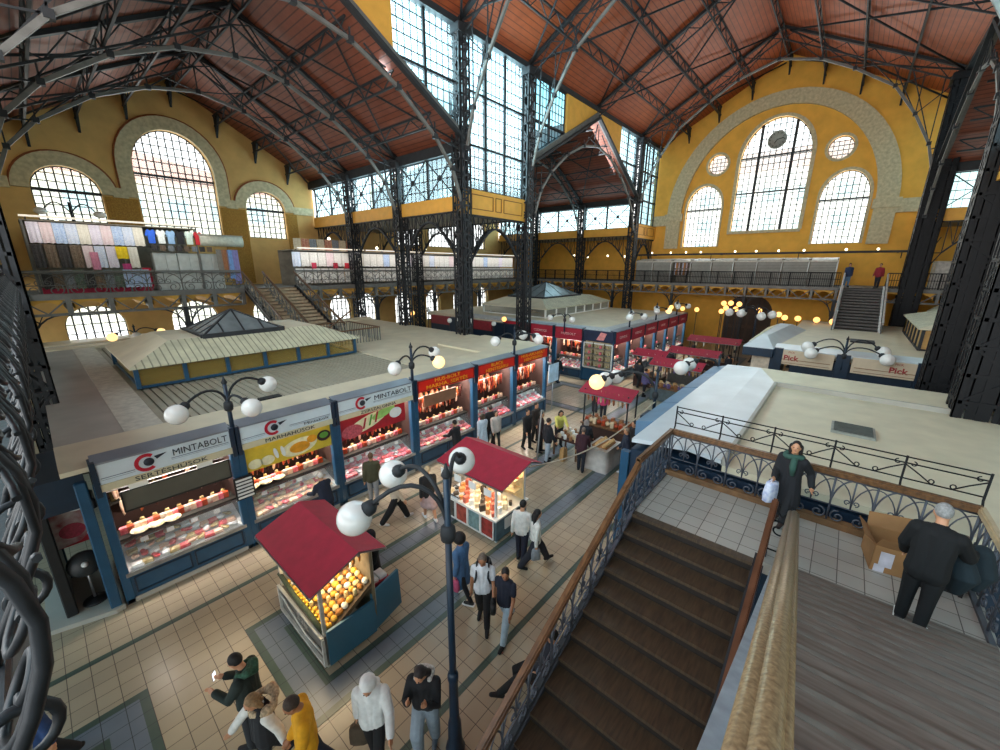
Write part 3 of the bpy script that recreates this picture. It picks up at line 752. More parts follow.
for i in range(11):
    hang(protoC, .75+i*.36, 28.95, 7.05, .34, .9, DK[i%4] if i < 8 else BW[2], 'dark goods hung low behind the scrolls of the railing', 'garment', 'goods in the low row of the textile gallery')
t = thing('stall_table', 'long red covered table at the foot of the textile stall', 'table', (2.6,29.4,GZ))
mb = MB(); mb.box(.5,4.6,29.2,30.2,GZ,GZ+.3); mb.build('red_cover', mat('red_cover_cloth','a82440',.8), t); mb = MB(); mb.box(.45,4.65,29.15,30.25,GZ+.3,GZ+.36); mb.build('table_top', mat('table_board','5a4a40',.6), t)
SH = [('two-tone blue and yellow','2f66d8'),('white','e6ece8'),('pale blue','8fb4d8'),('black','17181c'),('pale mint','d4e6da'),('red','d2323e')]
for i, (n, c) in enumerate(SH):
    hang(protoS, 4.95+i*.42, 29.05, 9.15, .62, 1.0, mat('shirt_'+n.replace(' ','_'), c, .8), n+' t-shirt hanging in the upper row over the grey cupboards', 'shirt')
for i in range(8):
    hang(protoC, 5.0+i*.36, 29.1, 8.33, .26, .28, DK[i%3], 'small dark bag hanging in a row under the coloured t-shirts', 'bag', 'bags under the t-shirts')
CUP = mat('cupboard_paint', 'b7bdb9', .5, scale=3)
for i in range(3):
    t = thing('metal_cupboard', 'grey painted cupboard behind the gallery railing, %s from the stair' % ['third','second','first'][i], 'cupboard', (5.4+i*1.08,29.6,GZ))
    x = 5.4+i*1.08
    mb = MB(); mb.bevbox(x-.53,x+.53,29.3,29.9,GZ,7.95,.03); mb.build('cabinet_body', CUP, t)
    for s in (-1,1):
        mb = MB(); mb.box(x+s*.26-.24,x+s*.26+.24,29.27,29.3,GZ+.1,7.85); d = mb.build('door', CUP, t)
        mb = MB(); mb.box(x+s*.05-.015,x+s*.05+.015,29.24,29.27,6.9,7.1); mb.build('handle', STEEL, d)
t = thing('rolled_awning', 'pale rolled awning box above the head of the gallery staircase', 'awning', (8.1,29.2,8.5))
mb = MB(); mb.tube([(7.1,29.1,8.68),(9.3,29.1,8.68)], .3, 12); mb.build('roller', mat('awning_canvas','d4d8c8',.7), t); mb = MB(); mb.box(7.05,9.35,29.0,29.5,8.98,9.04); mb.build('cover_board', GREYR, t)
for x, n, c, h in ((8.2,'light brown','a9714e',1.5),(8.5,'sky blue','7fa6dc',1.7),(8.75,'lilac','8e88c0',2.0),(7.95,'grey striped','8d8880',1.5)):
    hang(protoC, x, 28.95, 8.2, .34, h, mat('coat_'+n.replace(' ','_'), c, .85, scale=9, var=.3), n+' long garment hanging beside the head of the gallery staircase', 'garment')
for i in range(40):
    hang(protoC, 12.6+i*.6, 29.1, 7.1, .52, 1.0, PLAINW, 'white lace cloth hanging low on the gallery past the stair', 'cloth', 'low white lace cloths past the stair')
    hang(protoC, 12.5+i*.6, 29.15, 8.2, .56, .95, PLAINW if i % 4 else BW[i%5], 'white lace cloth hanging high on the gallery past the stair', 'cloth', 'high white lace cloths past the stair')
for i in range(9):
    hang(protoC, 12.7+i*.55, 29.2, 9.1, .5, .75, [check_mat('rug_beige','b8a486','d6c9b0',8),check_mat('rug_red','9a4034','c9a080',8),DK[2]][i%3], 'woven rug hung over the lace stall past the stair', 'rug', 'rugs hung over the lace stall')
for x, c, w in ((13.6,'c23a54','pink flower'),(15.2,'a8283c','dark red square'),(16.1,'c02838','red stripe')):
    hang(protoC, x, 29.0, 7.5, .34, .4, mat('accent_'+c, c, .8), w+' embroidered cloth among the white lace past the stair', 'cloth')
def gallery_stall(x0, x1, y0, y1, z1, label, m):
    t = thing('gallery_stall', label, 'stall', ((x0+x1)/2,(y0+y1)/2,GZ))
    mb = MB(); mb.box(x0,x1,y1-.08,y1,GZ,z1); mb.build('back_panel', m, t)
    mb = MB(); mb.box(x0,x1,y0,y1,z1,z1+.06); mb.build('roof_board', m, t)
    for x in (x0+.05,(x0+x1)/2,x1-.05):
        mb = MB(); mb.box(x-.04,x+.04,y0,y0+.08,GZ,z1); mb.build('post', IRONL, t)
    mb = MB(); mb.tube([(x0,y0+.04,8.24),(x1,y0+.04,8.24)],.02,5); mb.build('hanging_rod', IRON, t)
    mb = MB(); mb.box(x0,x1,y0-.9,y0-.8,z1+.1,z1+.18); mb.build('fill_strip', mat('gallery_fill_strip','fff2e0',.4,emit=.5,var=.01), t)  # glowing strip and area lamp below are added to brighten the textiles
    mb = MB()
    for x in (x0+.2,x1-.2): mb.beam((x,y0,z1+.05),(x,y0-.85,z1+.16),.04)
    mb.build('lamp_arm', IRON, t)
    l = bpy.data.lights.new('gallery_fill_light','AREA'); l.shape = 'RECTANGLE'; l.size = x1-x0; l.size_y = .3; l.energy = 4.5*(x1-x0); l.color = (1,.95,.9)
    o = bpy.data.objects.new('gallery_fill_light', l); COL.objects.link(o); o.location = ((x0+x1)/2,y0-.85,z1); o.rotation_euler = (math.radians(25),0,0)
STB = mat('stall_board', '8d8678', .8, scale=3)
gallery_stall(.4,7.0,29.15,31.6,9.25,'long wooden textile stall behind the hanging clothes', STB); gallery_stall(12.3,17.2,29.2,31.6,8.3,'textile stall behind the white lace nearest the stair', STB)
gallery_stall(17.4,27,29.2,31.6,8.3,'textile stall behind the white lace between the tall columns', STB); gallery_stall(27.2,36.8,29.2,31.6,8.3,'textile stall behind the white lace farthest from the stair', STB)
# end gallery stalls with ribbed shutters
SHUT = lines_mat('ribbed_shutter', '8f8e86', '5c5b56', 2, .12, .2)
for i in range(9):
    y1 = 16.6-i*1.75; y0 = y1-1.7; op = i == 2
    t = thing('shuttered_stall', ('open stall with colourful goods on the end gallery' if op else 'shuttered grey stall on the end gallery, %s counted from the tall column' % ordn[i if i < 8 else 7] if i < 8 else 'shuttered grey stall on the end gallery next to the far staircase'), 'stall', (40.6,(y0+y1)/2,GZ))
    mb = MB(); mb.box(41.8,41.9,y0,y1,GZ,8.0); mb.box(40.5,41.9,y0,y0+.05,GZ,8.0); mb.box(40.5,41.9,y1-.05,y1,GZ,8.0); mb.build('side_panel', STB, t)
    mb = MB(); mb.prism([(40.35,y0,7.75),(40.35,y0,7.85),(41.9,y0,8.1),(41.9,y0,8.0)],(0,y1-y0,0)); mb.build('roof_board', mat('pale_roof_board','c5c1b4',.6), t)
    if not op:
        mb = MB(); mb.box(40.42,40.48,y0+.06,y1-.06,GZ,7.8); mb.build('shutter', SHUT, t)
    mb = MB(); mb.tube([(40.3,y0,GZ),(40.3,y0,7.6),(40.6,y0,7.9)],.04,5); mb.build('frame_bar', WHITE, t)
for i in range(16):
    hang(protoC, 40.9+(i%2)*.2, 11.75+(i%8)*.17, 7.7-(i//8)*.6, .15, .5, [DK[1],BW[4],mat('accent_o','c98a50',.8),BW[0]][i%4], 'small colourful item hanging in the open stall on the end gallery', 'souvenir', 'goods in the open stall of the end gallery', rz=PI/2)
t = thing('lamp_rail', 'long grey lamp rail under the great window above the end gallery stalls', 'lamp rail', (41.2,6,8.5))
mb = MB(); mb.box(41.0,41.5,-2.8,17,8.4,8.55); mb.build('rail_tray', IRON, t)
mb = MB(); 
for y in (16.5,10,3.5,-2.5): mb.beam((41.4,y,8.5),(XE,y,8.5),.06); mb.tube([(41.25,y,8.0),(41.25,y,8.45)],.03,5)
mb.build('rail_arm', IRON, t)
LB = mat('small_lit_bulb', 'fff0d0', .3, emit=3)
mb = MB(); mb.ball((0,0,0),.085,8,6); bp = mb.build('bulb', LB); 
for i, y in enumerate((15.4,13.6,12.2,10.9,8.1,6.5,4.9,3.2,.6,-1.2)):
    b = bp if i == 0 else bp.copy()
    if i: COL.objects.link(b)
    b.location = (41.25,y,8.66); tag(b, 'small round lit bulb on the lamp rail under the great window', 'bulb', 'bulbs on the lamp rail')
for i, (x, y, z) in enumerate(((13.2,29.4,9.0),(15.2,29.6,9.2),(17.4,29.5,8.9),(19.3,29.8,8.7),(24.5,30,8.8),(43,19,8.4),(43,21,8.5),(43,23.5,8.4),(42.5,25,8.6),(1.6,29.6,9.45))):
    b = bp.copy(); COL.objects.link(b); b.location = (x,y,z); b.scale = (1.3,)*3
    tag(b, 'bare lit bulb hanging over the gallery stalls', 'bulb', 'bulbs over the gallery stalls')
# right-hand part of the end gallery seen between the black columns
for i in range(5):
    y1 = -4.3-i*2.0; y0 = y1-1.9
    t = thing('shuttered_stall', 'pale stall on the end gallery behind the black columns, %s from the wall column' % ordn[i], 'stall', (40.6,(y0+y1)/2,GZ))
    mb = MB(); mb.box(40.5,42.4,y0,y1,GZ,7.7); mb.build('shutter', mat('pale_shutter','b5b1aa',.7,scale=6,var=.25), t)
    mb = MB(); mb.box(40.3,42.5,y0,y1,7.7,7.78); mb.build('roof_board', GREYR, t)
def street_lamp_twin(x, y, z):
    t = thing('gallery_lamp', 'twin lamp with curved arms before the small gable window', 'lamp', (x,y,z))
    mb = MB(); mb.tube([(x,y,z),(x,y,z+.9)],.05,6)
    for s in (-1,1): mb.tube([(x+s*.1*k+0, y, z+.4+.45*math.sin(PI*k/10*1.05)) for k in range(11)],.03,5)
    mb.build('lamp_arms', IRON, t)
    for s in (-1,1):
        mb = MB(); mb.ball((x+s*1.0,y,z+.42),(.25,.22,.16),10,6); mb.build('lamp_globe', GLOBE, t)
street_lamp_twin(2.15,29.3,9.3)
# ================= stall blocks of the ground floor =================
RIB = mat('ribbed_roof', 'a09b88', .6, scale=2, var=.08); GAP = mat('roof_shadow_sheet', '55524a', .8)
t = thing('stall_roof', 'broad cream roof of the near stall block with ribbed sheets and grey felt edge', 'roof', (8,19,3.2))
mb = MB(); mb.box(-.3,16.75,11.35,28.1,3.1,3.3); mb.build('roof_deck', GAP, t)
mb = MB(); mb.prism([(-.3,11.2,3.42),(16.75,11.2,3.42),(16.75,12.35,3.5),(-.3,12.35,3.5)],(0,0,-.14)); mb.prism([(-.3,10.95,3.38),(16.75,10.95,3.38),(16.75,11.2,3.42),(-.3,11.2,3.42)],(0,0,-.1)); mb.build('front_ledge', CREAM, t)
mb = MB()
for i in range(40):
    x = 1.62+i*.2
    mb.box(x,x+.155,12.35,28.0,3.3,3.37)
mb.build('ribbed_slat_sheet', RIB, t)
mb = MB(); mb.box(-.3,.85,12.35,28.1,3.3,3.44)
mb.build('felt_edge', GREYR, t)
mb = MB(); mb.box(.85,1.58,12.35,27.9,3.3,3.46); mb.build('light_walk_strip', mat('pale_strip','c3c1b2',.6), t)
mb = MB(); mb.box(-.3,16.75,27.2,28.1,3.3,3.5); mb.build('rear_ledge', CREAM, t)
mb = MB(); mb.box(9.7,16.75,12.35,27.2,3.3,3.38); mb.box(13.2,16.75,12.35,15.5,3.38,3.47); mb.build('smooth_sheet', CREAM, t)
mb = MB(); mb.box(2.5,3.6,26.6,27.1,3.37,3.62); mb.box(4,8,26.4,26.6,3.37,3.5); mb.build('white_trunking', WHITE, t)
mb = MB(); mb.box(3.9,4.5,12.7,13.0,3.37,3.42); mb.build('roof_grille', IRONB, t)
def pavilion(label, x0, x1, y0, y1, zb, ze, zr, inset, pyr, nbay, frame=BLUE, glassm=None, roofm=None, lines_axis=0):
    """low glazed roof lantern with a hipped sheet roof and (optionally) a glass pyramid"""
    t = thing('roof_lantern', label, 'roof lantern', ((x0+x1)/2,(y0+y1)/2,zb))
    mb = MB(); e = .15
    A = [(x0-e,y0-e,ze),(x1+e,y0-e,ze),(x1+e,y1+e,ze),(x0-e,y1+e,ze)]
    B = [(x0+inset,y0+inset,zr),(x1-inset,y0+inset,zr),(x1-inset,y1-inset,zr),(x0+inset,y1-inset,zr)]
    for nm, i in (('roof_slope',0),('hip_slope',1),('roof_slope',2),('hip_slope',3)):
        mb = MB(); j = (i+1)%4; mb.prism([A[i],A[j],B[j],B[i]],(0,0,-.06)); mb.build(nm, roofm if i%2 == 0 else CREAM, t)
    mb = MB(); mb.prism(B,(0,0,-.06)); mb.build('roof_top', CREAM, t)
    mb = MB()
    def sills(z): mb.box(x0,x1,y0,y0+.08,z,z+.08); mb.box(x0,x1,y1-.08,y1,z,z+.08); mb.box(x0,x0+.08,y0,y1,z,z+.08); mb.box(x1-.08,x1,y0,y1,z,z+.08)
    sills(zb); sills(ze-.1); mb.build('sill_frame', frame, t)
    n2 = max(2, int(nbay*(y1-y0)/(x1-x0)))
    for i in range(nbay+1):
        x = x0+(x1-x0)*i/nbay
        for y in (y0+.05,y1-.05):
            p = MB(); p.box(x-.06,x+.06,y-.06,y+.06,zb,ze); p.build('post', frame, t)
    g = MB()
    for y in (y0+.06,y1-.06): g.poly([(x0,y,zb),(x1,y,zb),(x1,y,ze),(x0,y,ze)])
    for x in (x0+.06,x1-.06): g.poly([(x,y0,zb),(x,y1,zb),(x,y1,ze),(x,y0,ze)])
    g.build('glass_pane', glassm or glass_mat('amber_glass','b99a50',.45,.3), t)
    mb = MB(); mb.box(x0+.1,x1-.1,y0+.1,y1-.1,zb,zb+.02); mb.build('lantern_floor', mat('lantern_floor','8a7646',.8), t)
    if pyr:
        px0,px1,py0,py1,pz,ap = pyr
        P = [(px0,py0,pz),(px1,py0,pz),(px1,py1,pz),(px0,py1,pz)]; a = ((px0+px1)/2,(py0+py1)/2,ap)
        g = MB()
        for i in range(4): g.poly([P[i],P[(i+1)%4],a])
        g.build('pyramid_glass', mat('dull_skylight_glass','70787a',.25,scale=2,var=.2), t)
        f = MB(); f.path(P,.12,.16,closed=True)
        for i in range(4):
            f.beam(P[i],a,.07,.06)
            for k in (1,2,3):
                b = Vector(P[i])+(Vector(P[(i+1)%4])-Vector(P[i]))*k/4; m = 1-abs(k-2)/2
                m = 1 if k == 2 else .5
                e2 = Vector(a) if k == 2 else (Vector(P[i] if k == 1 else P[(i+1)%4])+Vector(a))/2
                f.beam(b, e2, .05,.04)
        f.build('pyramid_frame', IRON, t)
    return t
SHEETX = lines_mat('pavilion_sheet', 'c4c2a6', '8b8a76', 0, .2, .2)
pavilion('glazed roof lantern with a dull glass pyramid on the near cream roof', 1.75, 9.35, 16.8, 22.0, 3.42, 4.15, 4.72, 1.15, (3.9,6.75,17.85,20.6,4.74,5.55), 6, roofm=SHEETX)
pavilion('white roof lantern with grey glass pyramid on the red signed block', 25.8, 36.5, 17.4, 24.0, 3.42, 4.15, 4.75, 1.3, (27.5,33.5,18.8,22.6,4.8,6.0), 7, WHITE, glass_mat('pale_glass','c9c9bd',.4,.3), SHEETX)
pavilion('cream hipped roof lantern with plywood sides beside the black columns', 27.8, 35.5, -10.5, -3.1, 3.42, 4.5, 5.05, 1.4, None, 6, IRON, mat('plywood_side','b08a52',.7,scale=3), SHEETX)
pavilion('roof lantern glimpsed between the two black columns', 36.5, 38.5, -9.5, -4.4, 3.42, 4.6, 5.3, .6, None, 3, DBLUE, mat('pale_blue_glass','b9c9d2',.3), SHEETX)
# the red signed block's roof
t = thing('stall_roof', 'cream roof of the red signed stall block with grey front ledge', 'roof', (30,18,3.2))
mb = MB(); mb.box(23.0,37.6,10.9,28.1,3.1,3.4); mb.build('roof_deck', CREAM, t)
mb = MB(); mb.prism([(22.95,10.4,3.42),(37.4,10.4,3.42),(37.4,11.5,3.5),(22.95,11.5,3.5)],(0,0,-.12)); mb.prism([(22.95,11.5,3.42),(23.9,11.5,3.5),(23.9,24,3.5),(22.95,24,3.42)],(0,0,-.12)); mb.build('front_ledge', mat('pale_grey_flashing','b3b7b8',.5), t)
# near right block: sheet rim tinted with reflected sky, flat cream roof with a vent grille
RIMB = mat('sky_tinted_sheet','c3cbd0',.35,scale=1,var=.1)  # bluish tone paints reflected clerestory sky into the sheet
t = thing('stall_roof', 'flat cream roof with a broad bluish white rim beyond the landing railing', 'roof', (13,-2,3.3))
mb = MB(); mb.box(8.75,16.4,-8,1.35,3.15,3.3); mb.build('roof_deck', CREAM, t)
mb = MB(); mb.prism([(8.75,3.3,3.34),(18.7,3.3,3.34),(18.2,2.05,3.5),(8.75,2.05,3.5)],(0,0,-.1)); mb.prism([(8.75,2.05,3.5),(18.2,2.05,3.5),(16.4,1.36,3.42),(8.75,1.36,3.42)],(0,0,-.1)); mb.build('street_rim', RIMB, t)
mb = MB(); mb.prism([(18.2,2.05,3.5),(18.7,3.3,3.34),(18.7,-8,3.34),(18.2,-8,3.5)],(0,0,-.1)); mb.prism([(18.2,2.05,3.5),(18.2,-8,3.5),(16.4,-8,3.42),(16.4,1.36,3.42)],(0,0,-.1)); mb.build('cross_rim', CREAM, t)
mb = MB(); mb.box(16.36,16.44,-8,1.36,3.3,3.45); mb.box(8.75,16.4,1.3,1.38,3.3,3.45); mb.build('rim_upstand', GREYR, t)
mb = MB(); mb.box(12.5,13.35,-1.15,-.3,3.3,3.36); g = mb.build('vent_frame', mat('vent_zinc','8d9088',.5), t)
mb = MB()
for i in range(9): mb.box(12.56+i*.085,12.6+i*.085,-1.1,-.35,3.36,3.39)
mb.build('vent_slat', mat('vent_dark','4a4f4a',.6), g)
t = thing('stall_block', 'dark blue stall wall of the block beyond the landing, with a sloping blue sign band', 'stall', (13,3.3,0))
mb = MB(); mb.box(8.7,18.6,-8,3.28,0,3.1); mb.build('block_wall', DBLUE, t)
for i in range(4):
    x = 10.3+i*2.1
    mb = MB(); mb.prism([(x,3.3,3.3),(x,3.82,3.18),(x,3.82,2.75),(x,3.3,2.75)],(2.05,0,0)); mb.build('sign_box', mat('blue_sign_sheet','5d7f9c',.4,scale=1), t)
for i in range(5):
    mb = MB(); mb.box(8.72+i*2.49-.08,8.72+i*2.49+.08,3.3,3.5,0,3.0); mb.build('pillar', BLUE, t)
# block with the beige lettered front
t = thing('stall_roof', 'pale roof behind the beige signs, running to the far staircase', 'roof', (30,-2,3.2))
mb = MB(); mb.box(24.6,38.5,-12,2.2,3.0,3.42); mb.build('roof_deck', CREAM, t)
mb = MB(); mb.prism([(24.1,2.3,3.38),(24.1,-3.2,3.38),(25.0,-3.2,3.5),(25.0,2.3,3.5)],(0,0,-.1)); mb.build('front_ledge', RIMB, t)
mb = MB(); mb.box(28.5,29.5,-1.6,-.6,3.42,3.5); mb.build('roof_grille', IRON, t)
BEIGE = mat('beige_sign','cdbba0',.5,var=.05); PICKR = mat('sign_red','a3262c',.5); PICKL = mat('sign_brown_line','8f6a50',.5)
t = thing('sign_stall', 'dark stall front under two long beige signs with red lettering', 'stall', (24.3,-.3,0))
mb = MB(); mb.box(24.3,24.5,-12,1.55,0,2.95); mb.build('stall_wall', DBLUE, t)
for y1, y0, tx in ((2.0,-.1,1.55),(-.75,-2.95,-2.3)):
    mb = MB(); mb.box(24.08,24.3,y0,y1,2.62,3.34); s = mb.build('sign_board', BEIGE, t)
    text('lettering','Pick',.36,PICKR,s,TM((24.07,tx,2.95),(0,-1,0),(0,0,1)),bold=.01)
    text('small_lettering','PICK',.13,PICKR,s,TM((24.07,tx,3.24),(0,-1,0),(0,0,1)))
    mb = MB(); mb.box(24.06,24.08,y0+.1,y1-.1,2.86,2.89); mb.box(24.06,24.08,y0+.1,y1-.1,2.7,2.72); mb.build('brown_line', PICKL, s)
for y in (2.15,-.42,-3.1):
    mb = MB(); mb.box(24.05,24.35,y-.25,y+.25,0,3.4); mb.build('pillar', DBLUE, t)
t = thing('corner_kiosk', 'corner kiosk with a white panelled skylight roof and printed sign column', 'kiosk', (28,2.6,0))
A = [(23.7,2.3,3.36),(32.4,1.5,3.36),(32.4,3.65,3.36),(23.6,3.6,3.36)]; B = [(25.2,2.8,3.8),(31.4,2.3,3.8),(31.4,2.9,3.8),(25.2,3.1,3.8)]
mb = MB(); mb.prism(A,(0,0,-.42)); mb.build('roof_fascia', DBLUE, t)
mb = MB()
for i in range(4): mb.prism([A[i],A[(i+1)%4],B[(i+1)%4],B[i]],(0,0,.03))
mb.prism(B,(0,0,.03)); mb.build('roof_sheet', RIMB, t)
for a, b in ((.12,.47),(.53,.9)):
    L_ = lambda p, q, f: Vector(p).lerp(Vector(q), f)
    q = [L_(A[3],A[2],a).lerp(L_(B[3],B[2],a),.15), L_(A[3],A[2],b).lerp(L_(B[3],B[2],b),.15), L_(A[3],A[2],b).lerp(L_(B[3],B[2],b),.95), L_(A[3],A[2],a).lerp(L_(B[3],B[2],a),.95)]
    mb = MB(); mb.prism([v+Vector((0,.02,.04)) for v in q],(0,.01,.03)); mb.build('skylight_panel', mat('skylight_cream','f1ecc6',.3,var=.04), t)
mb = MB(); mb.box(24.3,32,2.35,3.2,0,2.95); mb.build('kiosk_wall', DBLUE, t)
mb = MB(); mb.box(24.1,24.25,2.4,3.2,1.0,2.95); c = mb.build('sign_column', mat('printed_board','c9b9a5',.6,scale=5,var=.25), t)
# rear blue stalls under the textile gallery windows
t = thing('rear_stall_wall', 'low blue stall wall below the ground floor windows of the textile gallery', 'stall', (4,31.8,0))
mb = MB(); mb.box(-.3,8.6,31.6,31.8,0,3.05); mb.build('blue_wall', mat('mid_blue_paint','27567a',.5), t); mb = MB(); mb.box(-.3,8.6,31.5,33,3.05,3.15); mb.build('wall_cap', CREAM, t)
t = thing('rear_stall_row', 'row of dark red and blue stall signs in the side street past the cream roof', 'stall', (18.5,20,0))
for i in range(4):
    y = 17.8+i*2.4
    mb = MB(); mb.box(22.6,22.9,y,y+2.3,2.5,3.2); mb.build('sign_box', mat('dark_red_sign','8c2a34',.5) if i%2 else DBLUE, t)
mb = MB(); mb.box(22.75,22.95,17.6,27.5,0,3.1); mb.build('stall_wall', DBLUE, t)
# open white iron grating on the near roof
t = thing('roof_stair_cage', 'pale iron cage with a short ramp rail standing on the cream roof behind the lantern', 'cage', (10.6,20,3.4))
mb = MB()
for i in range(14):
    for j in range(2):
        x = 9.9+i*.17; y = 19.0+j*3.2
        mb.beam((x,y,3.38),(x,y,4.1),.035)
for j in range(16): mb.beam((9.9,19+j*.2,3.38),(9.9,19+j*.2,4.1),.035); mb.beam((12.1,19+j*.2,3.38),(12.1,19+j*.2,4.1),.035)
mb.build('bar_grille', IRONL, t)
mb = MB(); mb.path([(9.9,19,4.1),(12.1,19,4.1),(12.1,22.2,4.1),(9.9,22.2,4.1)],.06,closed=True); mb.beam((10,20.5,4.1),(11.6,20.9,4.9),.06); mb.build('top_rail', WOOD, t)
# ================= stall fronts and their goods =================
SIGNW = mat('white_sign_face','cfdbe0',.4,var=.04); SIGNR = mat('red_sign_face','d62417',.4,var=.06); FLASH = mat('zinc_flashing','8b929c',.35,.4,scale=1)
SIGNF = mat('crimson_sign_face','a8263a',.5,var=.1); FARTXT = mat('pale_sign_lettering','e3b9b4',.5)
GOLDT = mat('gold_lettering','f0a020',.5); DARKT = mat('dark_lettering','1c2430',.5); LOGOR = mat('logo_red','b3122c',.5)
DARKIN = mat('stall_interior','3d2620',.8,scale=2); TRAYW = mat('white_tray','e9eaea',.4); SHELF = mat('dark_shelf','2b2926',.5)
TUBEL = mat('lit_tube','fff4e4',.4,emit=10,var=.01)
# prototypes of goods, built once and copied
GOODS = {}
def proto(name, mb, m):
    o = mb.build(name, m); GOODS[name] = [o, False]; return o
def put(name, p, label, cat, group, m=None, s=1, rot=(0,0,0)):
    g = GOODS[name]
    if not g[1]: c = g[0]; g[1] = True
    else: c = g[0].copy(); COL.objects.link(c)
    c.location = Vector(p)+Vector((0,0,.004)); c.scale = (s,)*3 if not isinstance(s,tuple) else s; c.rotation_euler = rot
    if m: set_mat(c, m)
    c['label'] = label; c['category'] = cat; c['group'] = group
    return c
mb = MB(); mb.tube([(0,0,0),(.01,0,-.03),(.0,0,-.12),(.02,.01,-.22),(.015,0,-.32),(0,0,-.36)],[.008,.03,.036,.037,.028,.008],7); mb.tube([(0,0,0),(0,0,.06)],.006,4); proto('sausage', mb, mat('sausage_red','8e2f1e',.4,scale=12,var=.4))
mb = MB(); mb.tube([(0,0,0),(0,0,-.03),(0,0,-.1),(.005,0,-.3),(0,0,-.42),(0,0,-.45)],[.01,.04,.055,.055,.04,.01],8); mb.tube([(0,0,0),(0,0,.07)],.006,4); proto('salami_stick', mb, mat('salami_red','7a2a20',.45,scale=10,var=.4))
mb = MB(); mb.tube([(0,0,0),(0,0,-.05),(.01,0,-.18),(.02,.01,-.34),(.0,0,-.46),(0,0,-.5)],[.012,.04,.09,.13,.1,.03],9); mb.tube([(0,0,0),(0,0,.1)],.008,4); proto('cured_ham', mb, mat('ham_brown','9a5a34',.5,scale=8,var=.35))
mb = MB(); mb.ball((0,0,0),(.11,.07,.045),9,6); mb.ball((.06,.03,.01),(.06,.05,.04),8,5); proto('meat_cut', mb, mat('fresh_meat','c4384a',.35,scale=14,hex2='e9a9a6'))
mb = MB(); mb.bevbox(-.1,.1,-.07,.07,0,.05,.015); mb.bevbox(-.085,.085,-.055,.055,.05,.065,.01); proto('sliced_meat_tray', mb, mat('pink_slices','e07a86',.4,scale=18,hex2='f3d0c8'))
mb = MB(); mb.lathe([(.03,0),(.045,.005),(.045,.1),(.035,.115),(.036,.12),(.036,.14),(.0,.14)],(0,0,0),10); proto('preserve_jar', mb, mat('jar_contents','9a7a3a',.25,scale=9,hex2='d8c9a0'))
mb = MB(); mb.bevbox(-.07,.07,-.05,.05,0,.16,.008); mb.bevbox(-.072,.072,-.052,.052,.05,.11,.006); proto('food_packet', mb, mat('packet_print','d9d2c2',.4,scale=10,hex2='a2453c'))
mb = MB(); mb.lathe([(.02,0),(.05,.01),(.055,.04),(.055,.2),(.025,.25),(.025,.3),(.03,.31)],(0,0,0),10); proto('bottle', mb, mat('bottle_dark','2c2a20',.2,scale=5,hex2='6d5a34'))
mb = MB(); mb.lathe([(.05,0),(.13,.02),(.17,.06),(.16,.065),(.12,.035),(.0,.03)],(0,0,0),14); mb.ball((0,0,.05),(.12,.12,.04),10,5); proto('salad_bowl', mb, mat('bowl_cream','e6e0d2',.3,scale=10,hex2='c9b27a'))
mb = MB(); mb.ball((0,0,0),(.1,.085,.08),10,7); mb.tube([(0,0,.07),(.02,0,.11)],.01,4); proto('cheese_ball', mb, mat('cheese_gold','e2a93a',.45,scale=8,var=.25))
mb = MB(); mb.prism([(-.07,0,-.05),(.07,0,-.05),(.07,.004,.05),(-.07,.004,.05)],(0,.006,0)); mb.beam((0,.01,-.05),(0,.01,-.1),.008); proto('price_card', mb, mat('price_card_white','f4f2ee',.5,var=.03))
MEATS = [mat('fresh_meat_a','cf2444',.35,scale=14,hex2='f09aa0'), mat('fresh_meat_b','de3f66',.35,scale=10,hex2='f6b4bc'), mat('fresh_meat_c','b8182e',.35,scale=12,hex2='dd6a6a'), mat('poultry','e6c39a',.4,scale=10,hex2='f1e0c2'), mat('pale_sausage','d2a184',.4,scale=10,hex2='e8cdb8')]
SAUS = [mat('sausage_a','7c2618',.4,scale=12,var=.4), mat('sausage_b','a8401f',.4,scale=12,var=.3), mat('sausage_c','4e1d18',.45,scale=12,var=.4), mat('sausage_d','c9683a',.4,scale=12,var=.3)]
